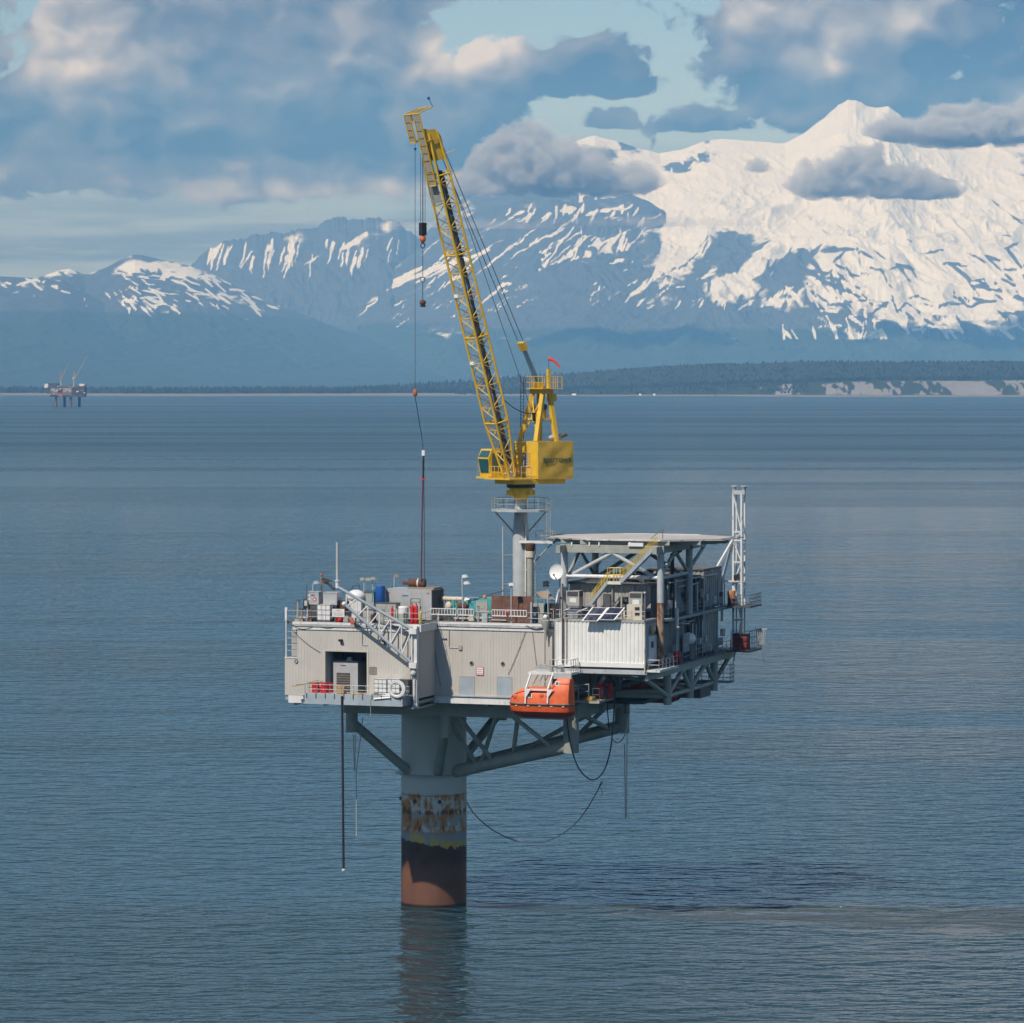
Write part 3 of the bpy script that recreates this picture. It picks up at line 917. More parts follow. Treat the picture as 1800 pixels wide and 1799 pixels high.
    def ribbed(self, axis, a0, a1, z0, z1, pos, pitch, depth, out=-1, groove=0.12, slope=0.04, phase=0.0):
        """profiled sheet standing at pos on the v axis (axis 'v', runs along u) or u axis; ribs stand proud towards `out`"""
        k = math.floor((a0 - phase) / pitch)
        pts = [(a0, 0.0)]
        while True:
            s = phase + k * pitch
            for da, dd in ((0, 0), (slope, 1), (groove + slope, 1), (groove + 2 * slope, 0)):
                a = s + da
                if a0 < a < a1:
                    pts.append((a, dd * depth))
            k += 1
            if s > a1:
                break
        pts.append((a1, 0.0))
        vs, fs = [], []
        for (a, d) in pts:
            for z in (z0, z1):
                vs.append((a, pos - out * d, z) if axis == 'v' else (pos - out * d, a, z))
        for i in range(len(pts) - 1):
            q = (2 * i, 2 * i + 2, 2 * i + 3, 2 * i + 1)
            fs.append(q)
        return self.add(vs, fs)


class T:
    """a thing: an Empty at its base, its parts are children; coordinates in platform axes unless local"""
    def __init__(self, name, label, cat, base, group=None, rz=-TH, world=None):
        o = bpy.data.objects.new(name, None)
        COL.objects.link(o)
        o.empty_display_size = 0.5
        self.b = Vector(base)
        o.location = world if world is not None else toW(base)
        o.rotation_euler = (0, 0, rz)
        o['label'] = label
        o['category'] = cat
        if group:
            o['group'] = group
        if world is not None:
            self.b = Vector((0, 0, 0))
        self.o = o

    def part(self, b, name, material, parent=None, smooth=False, label=None, kind=None):
        me = bpy.data.meshes.new(name)
        me.from_pydata([tuple(p - self.b) for p in b.v], [], b.f)
        me.update()
        if smooth:
            me.polygons.foreach_set('use_smooth', [True] * len(me.polygons))
            try:
                me.set_sharp_from_angle(angle=R(38))
            except Exception:
                pass
        me.materials.append(material)
        o = bpy.data.objects.new(name, me)
        COL.objects.link(o)
        o.parent = parent or self.o
        if label:
            o['label'] = label
        if kind:
            o['kind'] = kind
        return o

    def sub(self, name):
        o = bpy.data.objects.new(name, None)
        COL.objects.link(o)
        o.empty_display_size = 0.3
        o.parent = self.o
        return o


_POST = {}


def railing(t, pts, h=1.1, gap=1.75, r=0.03, material=None, mids=1, name='railing', skip_posts=False):
    """posts and rails along a polyline of deck points; every post and rail its own piece"""
    hub = t.sub(name)
    material = material or GALV
    key = (round(h, 2), round(r, 3), material.name)
    if key not in _POST:
        b = B().tube((0, 0, 0), (0, 0, h), r * 1.05, 6)
        me = bpy.data.meshes.new('post')
        me.from_pydata([tuple(p) for p in b.v], [], b.f)
        me.materials.append(material)
        _POST[key] = me
    first = True
    for p, q in zip(pts[:-1], pts[1:]):
        p, q = Vector(p), Vector(q)
        n = max(1, round((q - p).length / gap))
        for i in range(0 if first else 1, n + 1):
            o = bpy.data.objects.new('post', _POST[key])
            COL.objects.link(o)
            o.parent = hub
            o.location = p.lerp(q, i / n) - t.b
        first = False
        for k in range(mids + 1):
            z = h * (k + 1) / (mids + 1)
            t.part(B().tube(p + Vector((0, 0, z)), q + Vector((0, 0, z)), r * 0.9, 6), 'rail', material, hub)
    return hub


def copy_tree(o, parent=None):
    c = o.copy()
    COL.objects.link(c)
    c.parent = parent
    for ch in list(o.children):
        copy_tree(ch, c)
    return c


BEIGE = mat('beige_cladding', (0.485, 0.455, 0.405), 0.65, var=0.05, scale=0.25, streak=0.26, dirt=(0.24, 0.20, 0.15))
BEIGE_TRIM = mat('beige_trim', (0.47, 0.44, 0.38), 0.6, var=0.06, scale=0.6, streak=0.2)
WHITE = mat('white_paint', (0.66, 0.65, 0.62), 0.5, var=0.06, scale=0.7, streak=0.3, rust=0.12)
WHITE_CLEAN = mat('clean_white_paint', (0.70, 0.69, 0.67), 0.45, var=0.04, scale=0.8)
CONT_WHITE = mat('container_white', (0.74, 0.725, 0.68), 0.55, var=0.05, scale=0.4, streak=0.18, dirt=(0.36, 0.28, 0.19))
STEEL = mat('structural_grey', (0.33, 0.335, 0.29), 0.55, var=0.12, scale=0.5, streak=0.3)
STEEL_LT = mat('pale_grey_paint', (0.42, 0.44, 0.44), 0.5, var=0.08, scale=0.7, streak=0.25, rust=0.1)
STEEL_DK = mat('dark_steel', (0.075, 0.08, 0.085), 0.6, var=0.2, scale=1.0)
DECK = mat('deck_plate', (0.13, 0.13, 0.125), 0.8, var=0.25, scale=0.5, rust=0.3)
GALV = mat('galvanised_steel', (0.27, 0.28, 0.285), 0.45, metal=0.3, var=0.12, scale=2.0)
GREYBLUE = mat('grey_blue_paint', (0.33, 0.38, 0.41), 0.5, var=0.08, scale=0.6, streak=0.25)
CONT_DK = mat('dark_container', (0.27, 0.275, 0.265), 0.6, var=0.15, scale=0.5, streak=0.35, rust=0.1)
MODULE_GREY = mat('module_grey', (0.34, 0.33, 0.31), 0.65, var=0.15, scale=0.6, streak=0.3)
YELLOW = mat('crane_yellow', (0.70, 0.43, 0.035), 0.45, var=0.08, scale=0.6, streak=0.28)
YELLOW_TARP = mat('yellow_canvas', (0.55, 0.34, 0.045), 0.75, var=0.12, scale=0.8, streak=0.1, bump=0.12)
YELLOW_RAIL = mat('yellow_handrail', (0.62, 0.42, 0.04), 0.5, var=0.08, scale=2.0)
RUST = mat('rusty_plate', (0.115, 0.052, 0.032), 0.85, var=0.35, scale=1.2, bump=0.02)
RUST_PAINT = mat('rusting_paint', (0.34, 0.24, 0.16), 0.75, var=0.3, scale=1.0, rust=0.85)
TAN = mat('tan_sheet', (0.28, 0.21, 0.15), 0.8, var=0.15, scale=1.0)
ORANGE = mat('lifeboat_orange', (0.70, 0.125, 0.030), 0.5, var=0.14, scale=0.8, streak=0.1)
ORANGE_DK = mat('antifoul_red_shaded', (0.36, 0.035, 0.018), 0.45, var=0.12, scale=0.8)  # red-lead bottom paint, darkened to carry the hull's shade
TEAL = mat('teal_paint', (0.065, 0.33, 0.31), 0.5, var=0.12, scale=1.0, rust=0.15)
BLUE = mat('blue_plastic', (0.012, 0.085, 0.30), 0.35, var=0.06, scale=1.0)
RED = mat('red_paint', (0.50, 0.018, 0.016), 0.4, var=0.1, scale=1.5)
BLACK = mat('black_rubber', (0.02, 0.021, 0.023), 0.6, var=0.2, scale=2.0)
ROPE = mat('steel_wire_rope', (0.05, 0.055, 0.06), 0.6, var=0.2, scale=3.0)
ROPE_LT = mat('pale_rope', (0.42, 0.40, 0.36), 0.8, var=0.15, scale=4.0)
GREYBOX = mat('equipment_grey', (0.36, 0.35, 0.32), 0.6, var=0.08, scale=0.8, streak=0.25)
SILVER = mat('silver_cabinet', (0.45, 0.45, 0.44), 0.4, metal=0.2, var=0.06, scale=1.0, streak=0.12)
LOUVRE = mat('louvre_dark', (0.06, 0.06, 0.058), 0.6, var=0.2, scale=2.0)
CARD = mat('cardboard', (0.42, 0.27, 0.13), 0.85, var=0.1, scale=2.0)
WOOD = mat('weathered_plank', (0.26, 0.20, 0.09), 0.85, var=0.25, scale=3.0)
CREAM = mat('cream_lagging', (0.55, 0.49, 0.39), 0.7, var=0.1, scale=2.0, streak=0.2)
INK = mat('sign_ink', (0.10, 0.02, 0.02), 0.7, var=0.1)
INK_RED = mat('sign_red', (0.55, 0.04, 0.05), 0.6, var=0.1)
INK_GREEN = mat('dark_green_lettering', (0.012, 0.075, 0.045), 0.5, var=0.1)
SOLAR = mat('solar_cells', (0.012, 0.016, 0.045), 0.25, var=0.3, scale=1.5)
HELI = mat('helideck_surface', (0.47, 0.43, 0.39), 0.8, var=0.12, scale=0.15)
GLASS = mat('tinted_cab_glass', (0.02, 0.09, 0.095), 0.08, var=0.1, spec=0.8)
LAMP = mat('floodlight_lens', (0.75, 0.76, 0.76), 0.25, var=0.03)
PIPE_BR = mat('brown_pipe', (0.12, 0.075, 0.055), 0.7, var=0.2, scale=1.0)


# ------------------------------------------------------------------ the single leg
def leg_material():
    m_ = bpy.data.materials.new('leg_paint_and_rust')
    m_.use_nodes = True
    t = NT(m_.node_tree)
    b = t.n('ShaderNodeBsdfPrincipled')
    o = t.n('ShaderNodeOutputMaterial')
    t.put(o.inputs[0], b.outputs[0])
    co = t.n('ShaderNodeTexCoord').outputs['Object']
    x, y, z = t.sep(co)
    n1 = t.noise(co, 0.55, 6.0, 0.62)
    st = t.noise(t.vmap(co, (1.5, 1.5, 0.22)), 1.0, 6.0, 0.62)
    blot = t.noise(t.vmap(co, (1.0, 1.0, 0.62)), 0.95, 5.0, 0.6, 0.4)
    paint = t.mix(n1, (0.48, 0.485, 0.43), (0.56, 0.56, 0.50))
    paint = t.mix(t.m('MULTIPLY', t.ss(z, 15.0, 14.7), 0.6), paint, (0.56, 0.55, 0.49))
    # repainted grey-blue bands low down
    patch = t.m('MULTIPLY', t.ss(t.m('ADD', z, t.m('MULTIPLY', t.m('SUBTRACT', n1, 0.5), 1.5)), 12.6, 12.5, 0, 1, 'LINEAR'), t.ss(t.m('ADD', z, t.m('MULTIPLY', t.m('SUBTRACT', blot, 0.5), 5.0)), 10.3, 10.5))
    paint = t.mix(t.m('MULTIPLY', patch, 0.8), paint, (0.27, 0.30, 0.285))
    low = t.ss(z, 10.0, 9.95, 0, 1, 'LINEAR')
    paint = t.mix(low, paint, (0.26, 0.30, 0.31))
    # rust runs and spots between the weld at 15 m and the tide line
    zone = t.m('MULTIPLY', t.ss(z, 15.2, 14.6), t.ss(z, 9.2, 10.2))
    spots = t.m('MULTIPLY', zone, t.ss(t.m('ADD', t.m('MULTIPLY', blot, 0.62), t.m('MULTIPLY', st, 0.38)), 0.56, 0.61))
    mixn = t.m('ADD', t.m('MULTIPLY', blot, 0.62), t.m('MULTIPLY', st, 0.38))
    runs = t.m('MULTIPLY', zone, t.ss(mixn, 0.45, 0.54, 0.0, 0.95))
    weld = t.m('MULTIPLY', t.ss(t.m('ABSOLUTE', t.m('SUBTRACT', z, 14.75)), 0.0, 0.11, 1.0, 0.0), 0.8)
    weld2 = t.m('MULTIPLY', t.m('MULTIPLY', t.ss(t.m('ABSOLUTE', t.m('SUBTRACT', z, 12.55)), 0.1, 0.45, 1.0, 0.0), t.ss(st, 0.47, 0.56)), 0.9)
    c = t.mix(runs, paint, (0.46, 0.19, 0.04))
    c = t.mix(t.m('MAXIMUM', weld, weld2), c, (0.10, 0.038, 0.014))
    c = t.mix(spots, c, (0.11, 0.042, 0.015))
    # ochre edge and the dark tide zone, slanting down to the right
    zs = t.m('ADD', t.m('ADD', z, t.m('MULTIPLY', x, 0.16)), t.m('MULTIPLY', t.m('SUBTRACT', blot, 0.5), 2.0))
    och = t.m('MULTIPLY', t.m('MULTIPLY', t.ss(zs, 10.0, 8.9), t.ss(x, -2.6, -1.2)), t.ss(st, 0.36, 0.50))
    c = t.mix(och, c, (0.50, 0.36, 0.08))
    tide = t.ss(zs, 8.55, 8.35)
    br = t.noise(t.vmap(co, (0.5, 0.5, 0.28)), 1.0, 6.0, 0.6)
    dark = t.mix(br, (0.040, 0.020, 0.013), (0.085, 0.038, 0.022))
    brown = t.mix(br, (0.10, 0.042, 0.024), (0.19, 0.085, 0.050))
    tz = t.mix(t.ss(t.m('ADD', z, t.m('MULTIPLY', t.m('SUBTRACT', br, 0.5), 2.5)), 6.6, 4.6), dark, brown)
    c = t.mix(tide, c, tz)
    wet = t.ss(z, 0.45, 0.25)
    c = t.mix(wet, c, (0.02, 0.015, 0.012))
    t.put(b.inputs['Base Color'], c)
    t.put(b.inputs['Roughness'], t.ss(z, 0.5, 6.0, 0.45, 0.6))
    bp = t.n('ShaderNodeBump')
    bp.inputs['Strength'].default_value = 0.5
    bp.inputs['Distance'].default_value = 0.05
    t.put(bp.inputs['Height'], t.m('ADD', blot, n1))
    t.put(b.inputs['Normal'], bp.outputs[0])
    return m_


leg = T('support_leg', 'huge round platform leg, grey paint turning to rust and tide-stained brown at the water', 'leg', (0, 0, 0))
LEGM = leg_material()
leg.part(B().lathe((0, 0, -6), [(4.35, 0), (4.35, 20.7), (4.35, 23.4), (4.33, 32.2)], 72), 'column', LEGM, smooth=True)
leg.part(B().lathe((0, 0, 17.35), [(4.36, 0), (5.15, 0.02), (5.15, 0.10), (4.36, 0.14)], 64), 'collar_plate', STEEL_LT, smooth=False)
for a in (200, 255, 300):
    ca, sa = math.cos(R(a)), math.sin(R(a))
    leg.part(B().ball((ca * 4.4, sa * 4.4, 14.0), 0.28, n=8, m=6), 'padeye', STEEL_DK)
ZG = 26.1                       # underside of the main girders
NODES = {'FL': (-7.4, -11.0), 'FM': (5.7, -11.0), 'FR': (22.8, -11.0), 'BR': (22.8, 11.0), 'BL': (-7.4, 11.0), 'BM': (5.7, 11.0)}
for k in ('FL', 'FM', 'FR', 'BR', 'BL', 'BM'):
    u, v = NODES[k]
    zl = {'FL': 23.6, 'FM': 23.3, 'FR': 21.9, 'BR': 22.4}.get(k, 23.6)
    leg.part(B().tube((u, v, zl), (u, v, ZG + 0.02), 0.78 if k[1] != 'R' else 1.0, 20), 'brace_stub', STEEL, smooth=True)
    ang = math.atan2(v, u)
    foot = Vector((math.cos(ang) * 4.2, math.sin(ang) * 4.2, 17.9 if k != 'BR' else 18.2))
    d = Vector((u, v, zl + 1.3)) - foot
    leg.part(B().tube(foot - d.normalized() * 0.5, Vector((u, v, zl + (1.3 if k[1] != 'R' else 0.9))), 0.62 if k[1] != 'R' else 0.85, 18), 'brace', STEEL, smooth=True)
# lighter lacing between the long right-hand braces and the girder
fA = Vector((math.cos(math.atan2(-11, 22.8)) * 4.2, math.sin(math.atan2(-11, 22.8)) * 4.2, 17.9))
fB = Vector((22.8, -11.0, 22.8))
top = lambda s: Vector((s, -11.0, ZG + 0.2))
for a, s in ((0.20, 5.5), (0.34, 7.3), (0.22, 12.6), (0.50, 15.6), (0.86, 14.9)):
    leg.part(B().tube(fA.lerp(fB, a), top(s), 0.30, 12), 'lacing', STEEL, smooth=True)
gA = Vector((math.cos(math.atan2(11, 22.8)) * 4.2, math.sin(math.atan2(11, 22.8)) * 4.2, 18.2))
gB = Vector((22.8, 11.0, 23.3))
for a, s in ((0.35, -2.0), (0.7, 3.0), (0.92, -6.0)):
    leg.part(B().tube(gA.lerp(gB, a), Vector((22.8, s, ZG + 0.2)), 0.30, 12), 'lacing', STEEL, smooth=True)

# ------------------------------------------------------------------ main deck house
house = T('deck_house', 'beige ribbed deck house with garage opening carried on grey girders', 'building', (0, -11, ZG))
for (u0, u1, v0, v1) in ((-8.4, 23.8, -11.45, -10.55), (-8.4, 23.8, 10.55, 11.45), (-8.4, 23.8, -0.4, 0.4)):
    house.part(B().box(u0, u1, v0, v1, ZG, ZG + 1.85), 'girder', STEEL)
for u in (-7.4, 5.7, 22.8):
    for v0, v1 in ((-10.55, -0.4), (0.4, 10.55)):
        house.part(B().box(u - 0.45, u + 0.45, v0 + 0.005, v1 - 0.005, ZG + 0.01, ZG + 1.84), 'girder', STEEL)
for k in range(9):
    u = -11.0 + k * 4.0
    v0 = -21.6 if u < 5 else -15.7
    house.part(B().box(u - 0.18, u + 0.18, v0, 13.5, ZG + 1.87, ZG + 2.5), 'joist', STEEL)
Z0, Z1, ZD = 29.3, 37.7, 38.65       # cladding foot, cladding top, deck level
UL, UM, UR = -12.3, 6.1, 21.9
VL, VR_ = -22.0, -16.0
# floor plate
house.part(B().box(UL, UM, VL + 0.15, 14.0, 28.62, 28.95), 'floor_plate', STEEL)
house.part(B().box(UM, UR, VR_ + 0.15, 14.0, 28.62, 28.94), 'floor_plate', STEEL)
# garage opening in the left front
g0, g1 = onV(572, 1220, VL), onV(645, 1147, VL)
GU0, GU1, GZ = g0.x, g1.x, g1.z
nU = onV(522.5, 1150, VL).x
nZ = onV(510, 1157, VL).z
P_ = 0.40
wl = B()
wl.ribbed('v', UL, nU, Z0, nZ, VL, P_, 0.018)
wl.ribbed('v', nU, GU0, Z0, Z1, VL, P_, 0.018)
wl.ribbed('v', GU0, GU1, GZ, Z1, VL, P_, 0.018)
wl.ribbed('v', GU1, UM, Z0, Z1, VL, P_, 0.018)
house.part(wl, 'wall_cladding', BEIGE)
house.part(B().ribbed('u', VL, VR_, Z0, Z1, UM, P_, 0.018, out=1), 'wall_cladding', BEIGE)
wr = B()
wr.ribbed('v', UM, UR, Z0, Z1, VR_, P_, 0.018)
house.part(wr, 'wall_cladding', BEIGE)
house.part(B().ribbed('u', VR_, 14.0, Z0, Z1, UR, P_, 0.035, out=1), 'wall_cladding', BEIGE)
house.part(B().ribbed('u', VL, 14.0, Z0, nZ, UL, P_, 0.035, out=-1), 'wall_cladding', BEIGE)
house.part(B().ribbed('u', VL + 3.2, 14.0, nZ, Z1, UL, P_, 0.035, out=-1), 'wall_cladding', BEIGE)
house.part(B().ribbed('v', UL, UR, Z0, Z1, 14.0, P_, 0.035, out=1), 'wall_cladding', BEIGE)
# corner notch with its own little balcony
house.part(B().box(UL + 0.02, nU, VL + 0.05, VL + 3.2, nZ - 0.12, nZ + 0.04), 'notch_floor', STEEL_LT)
house.part(B().box(UL + 0.62, nU + 0.02, VL + 0.75, VL + 0.85, nZ + 0.05, Z1), 'notch_wall', MODULE_GREY)
house.part(B().box(nU + 0.03, nU + 0.1, VL + 0.05, VL + 3.2, nZ, Z1), 'notch_wall', BEIGE)
house.part(B().box(UL - 0.02, nU + 0.05, VL - 0.06, VL + 0.2, nZ - 0.02, nZ + 0.13), 'notch_sill', WHITE)
house.part(B().tube((UL + 0.15, VL + 0.1, nZ), (UL + 0.15, VL + 0.1, 40.4), 0.1, 8), 'corner_post', WHITE)
railing(house, [(UL + 0.2, VL + 0.12, nZ + 0.1), (nU - 0.05, VL + 0.12, nZ + 0.1)], h=3.3, gap=1.6, mids=3)
# lower skirt beams and top parapet beams
house.part(B().box(UL + 0.5, -7.3, VL - 0.02, VL + 0.3, 28.25, Z0 - 0.06), 'skirt_beam', WHITE)
house.part(B().box(UM - 0.2, UR, VR_ - 0.10, VR_ + 0.3, 28.25, Z0 - 0.14), 'skirt_beam', WHITE)
house.part(B().box(UM, UR, VR_ - 0.28, VR_ - 0.02, Z0 - 0.13, Z0 + 0.02), 'drip_ledge', STEEL_LT)
house.part(B().box(UL, UM, VL - 0.05, VL + 0.2, Z0 - 0.055, Z0 + 0.05), 'drip_ledge', BEIGE_TRIM)
for (u0, u1, v) in ((nU - 0.6, UM + 0.15, VL), (UM + 0.16, UR + 0.1, VR_)):
    house.part(B().box(u0, u1, v - 0.12, v + 0.35, Z1 + 0.005, Z1 + 0.40), 'parapet_beam', WHITE)
    house.part(B().box(u0, u1, v - 0.02, v + 0.35, Z1 + 0.405, Z1 + 0.60), 'parapet_groove', STEEL_DK)
    house.part(B().box(u0, u1, v - 0.16, v + 0.35, Z1 + 0.605, ZD + 0.02), 'deck_edge_beam', WHITE)
    b = B()
    for k in range(3):
        b.tube((u0 + 0.3, v - 0.22 - 0.02 * k, Z1 + 0.47 + 0.13 * k), (u1 - 0.2, v - 0.22 - 0.02 * k, Z1 + 0.45 + 0.13 * k), 0.05, 6)
    house.part(b, 'edge_conduit', GALV)
house.part(B().box(UL, UM + 0.1, VL + 0.36, VR_ + 0.2, ZD - 0.25, ZD), 'deck_plate', DECK)
house.part(B().box(UL, UR + 0.1, VR_ + 0.36, 14.0, ZD - 0.26, ZD - 0.004), 'deck_plate', DECK)
house.part(B().box(UM + 0.1, UM + 0.3, VL - 0.1, VR_ - 0.2, Z1 + 0.01, ZD + 0.01), 'deck_edge_beam', WHITE)
# garage frame and dark room behind
f = B()
f.box(GU0 - 0.25, GU0, VL - 0.06, VL + 0.5, Z0, GZ + 0.2)
f.box(GU1, GU1 + 0.25, VL - 0.06, VL + 0.5, Z0, GZ + 0.2)
f.box(GU0, GU1, VL - 0.055, VL + 0.5, GZ, GZ + 0.2)
house.part(f, 'garage_frame', BEIGE_TRIM)
house.part(B().box(GU0 + 0.02, GU0 + 0.10, VL + 0.52, VL + 3.0, Z0, GZ), 'open_door_leaf', GREYBLUE)
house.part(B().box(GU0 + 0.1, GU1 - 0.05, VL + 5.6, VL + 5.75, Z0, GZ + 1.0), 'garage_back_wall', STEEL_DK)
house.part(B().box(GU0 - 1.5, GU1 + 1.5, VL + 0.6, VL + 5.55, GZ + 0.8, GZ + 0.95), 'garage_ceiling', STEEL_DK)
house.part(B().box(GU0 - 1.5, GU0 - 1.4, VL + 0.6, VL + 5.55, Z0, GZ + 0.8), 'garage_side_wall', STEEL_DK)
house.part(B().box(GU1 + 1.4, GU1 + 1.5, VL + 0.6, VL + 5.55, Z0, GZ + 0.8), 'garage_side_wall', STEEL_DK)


def on_wall(px0, py0, px1, py1, v):
    a, b = onV(px0, py1, v), onV(px1, py0, v)
    return a.x, b.x, a.z, b.z


# shutters, portholes, vents, lamps on the walls
for (x0, y0, x1, y1) in ((808, 1190, 833, 1222), (874, 1190.5, 899, 1223)):
    u0, u1, z0, z1 = on_wall(x0, y0, x1, y1, VR_)
    s = house.part(B().box(u0, u1, VR_ - 0.06, VR_ + 0.1, z0, z1), 'shutter', GREYBLUE)
    fr = B().box(u0 - 0.08, u0, VR_ - 0.09, VR_, z0 - 0.08, z1 + 0.08).box(u1, u1 + 0.08, VR_ - 0.09, VR_, z0 - 0.08, z1 + 0.08)
    fr.box(u0, u1, VR_ - 0.088, VR_, z1, z1 + 0.08).box(u0, u1, VR_ - 0.088, VR_, z0 - 0.08, z0)
    house.part(fr, 'shutter_frame', BEIGE_TRIM, s)
for (x, y) in ((829, 1166), (884, 1167)):
    p = onV(x, y, VR_)
    h_ = house.part(B().tube((p.x, VR_ - 0.09, p.z), (p.x, VR_ + 0.1, p.z), 0.20, 16), 'porthole', BLACK)
    house.part(B().ring((p.x, VR_ - 0.07, p.z), 0.23, 0.045), 'porthole_rim', TAN, h_)
p = onV(521, 1163, VL)
h_ = house.part(B().tube((p.x, VL - 0.07, p.z), (p.x, VL + 0.1, p.z), 0.16, 14), 'porthole', STEEL_LT)
house.part(B().ring((p.x, VL - 0.06, p.z), 0.2, 0.06), 'porthole_rim', STEEL_DK, h_)
u0, u1, z0, z1 = on_wall(650, 1173, 662, 1185, VL)
b = B()
for k in range(6):
    z = z0 + (z1 - z0) * k / 5
    b.box(u0, u1, VL - 0.07, VL - 0.03, z - 0.02, z + 0.02)
for u in (u0, (u0 + u1) / 2, u1):
    b.box(u - 0.02, u + 0.02, VL - 0.075, VL - 0.025, z0, z1)
house.part(b, 'vent_grille', TAN)
for (x, y) in ((600, 1127), (676, 1128)):
    p = onV(x, y, VL)
    l = house.part(B().prism([(VL, p.z + 0.22), (VL - 0.55, p.z + 0.22), (VL - 0.45, p.z - 0.05), (VL, p.z + 0.02)], 0, p.x - 0.22, p.x + 0.22), 'wall_lamp', BLACK)
    house.part(B().box(p.x - 0.05, p.x + 0.1, VL - 0.12, VL, p.z - 0.42, p.z + 0.02), 'lamp_bracket', STEEL_DK, l)
# downpipe-like white corner column at the step
house.part(B().box(UM - 0.55, UM - 0.02, VL - 0.75, VL - 0.08, 28.2, Z1 + 0.8), 'corner_column', WHITE)
house.part(B().box(UM - 0.35, UM - 0.15, VL - 0.95, VL - 0.76, 29.0, 33.0), 'cable_tray', STEEL_LT)
house.part(B().box(UM - 1.2, UM + 0.05, VL - 0.9, VR_ - 0.12, 28.0, 28.2), 'step_bracket', STEEL)
# railings round the main deck
railing(house, [(UL + 0.3, VL - 0.02, ZD), (UM + 0.15, VL - 0.02, ZD), (UM + 0.15, VR_ - 0.1, ZD), (UR, VR_ - 0.1, ZD)], h=1.45, gap=1.7, r=0.03)
railing(house, [(UL + 0.1, VL + 0.3, ZD), (UL + 0.1, 13.5, ZD), (UR, 13.5, ZD)], h=1.3, gap=2.2)
# racks hung along the right-hand rail
for (x0, x1) in ((757, 802), (805, 833), (865, 898), (899, 926)):
    u0, u1 = onV(x0, 1078, VR_ - 0.2).x, onV(x1, 1078, VR_ - 0.2).x
    b = B().box(u0, u1, VR_ - 0.30, VR_ - 0.22, 39.55, 39.68).box(u0, u1, VR_ - 0.30, VR_ - 0.22, 40.32, 40.42)
    n_ = max(4, int((u1 - u0) / 0.36))
    for k in range(n_ + 1):
        u = u0 + (u1 - u0) * k / n_
        b.box(u - 0.035, u + 0.035, VR_ - 0.29, VR_ - 0.23, 39.68, 40.32)
    house.part(b, 'rail_rack', WHITE_CLEAN)
# lower front balcony outside the garage
BZ = onV(640, 1221, -24.2).z
BU0, BU1 = onV(536, 1222, -25.0).x, onV(708, 1222, -25.0).x
house.part(B().box(BU0, BU1, -25.0, VL - 0.08, BZ - 0.14, BZ), 'balcony_floor', STEEL_LT)
house.part(B().box(BU0, BU1, -25.12, -25.005, BZ - 1.32, BZ - 0.02), 'balcony_fascia', GREYBLUE)
house.part(B().box(BU0, BU0 + 0.12, -25.0, VL - 0.08, BZ - 1.3, BZ - 0.145), 'balcony_fascia', GREYBLUE)
house.part(B().box(BU1 - 0.12, BU1, -25.0, VL - 0.08, BZ - 1.3, BZ - 0.145), 'balcony_fascia', GREYBLUE)
house.part(B().box(BU1 + 0.02, UM - 0.6, -24.0, VL - 0.76, BZ - 0.12, BZ - 0.01), 'balcony_floor', STEEL_LT)
railing(house, [(BU0 + 0.05, VL - 0.2, BZ), (BU0 + 0.05, -25.06, BZ), (BU1, -25.06, BZ)], h=1.15, gap=1.7, r=0.04)
railing(house, [(BU1, -25.06, BZ), (BU1, -24.0, BZ), (UM - 0.6, -24.0, BZ)], h=1.15, gap=1.1, r=0.035)
b = B()
for k in range(11):
    u = BU0 + 0.3 + k * (BU1 - BU0 - 0.6) / 10
    b.box(u - 0.05, u + 0.05, -25.2, -25.125, BZ - 0.55, BZ + 0.05)
house.part(b, 'rail_socket', STEEL_DK)
# cables and thin dark lines along the walls
def wall_line(t, pts, r, material, name='wall_line'):
    b = B()
    b.path(pts, r, 5)
    return t.part(b, name, material)


def sag(p, q, drop, n=14):
    p, q = Vector(p), Vector(q)
    return [p.lerp(q, i / n) + Vector((0, 0, -4 * drop * (i / n) * (1 - i / n))) for i in range(n + 1)]


wall_line(house, sag(onV(513, 1107, VL - 0.1), onV(563, 1147, VL - 0.1), 0.25), 0.03, ROPE)  # thin dark diagonal line on the left wall
wall_line(house, sag(onV(924, 1110, VR_ - 0.1), onV(893, 1186, VR_ - 0.1), 0.2), 0.03, ROPE)
wall_line(house, sag(onV(936, 1112, VR_ - 0.1), onV(944, 1176, VR_ - 0.1), 0.1), 0.025, ROPE)
wall_line(house, sag(onV(505, 1094, VL - 0.15), onV(560, 1096, VL - 0.15), 0.8), 0.035, ROPE)
wall_line(house, sag(onV(555, 1098, VL - 0.18), onV(600, 1097, VL - 0.18), 0.5), 0.03, ROPE)
wall_line(house, sag(onV(925, 1100, VR_ - 0.3), onV(960, 1101, VR_ - 0.3), 0.35), 0.06, ROPE)
wall_line(house, [onV(761, 1104, VR_ - 0.12), onV(766, 1160, VR_ - 0.12), onV(775, 1208, VR_ - 0.12)], 0.03, ROPE)  # thin dark line down the right wall by the step
wall_line(house, [onV(722, 1170, VL - 0.3), onV(722, 1220, VL - 0.3)], 0.04, RUST)
wall_line(house, [onV(726, 1170, VL - 0.3), onV(726, 1225, VL - 0.3)], 0.03, GALV)

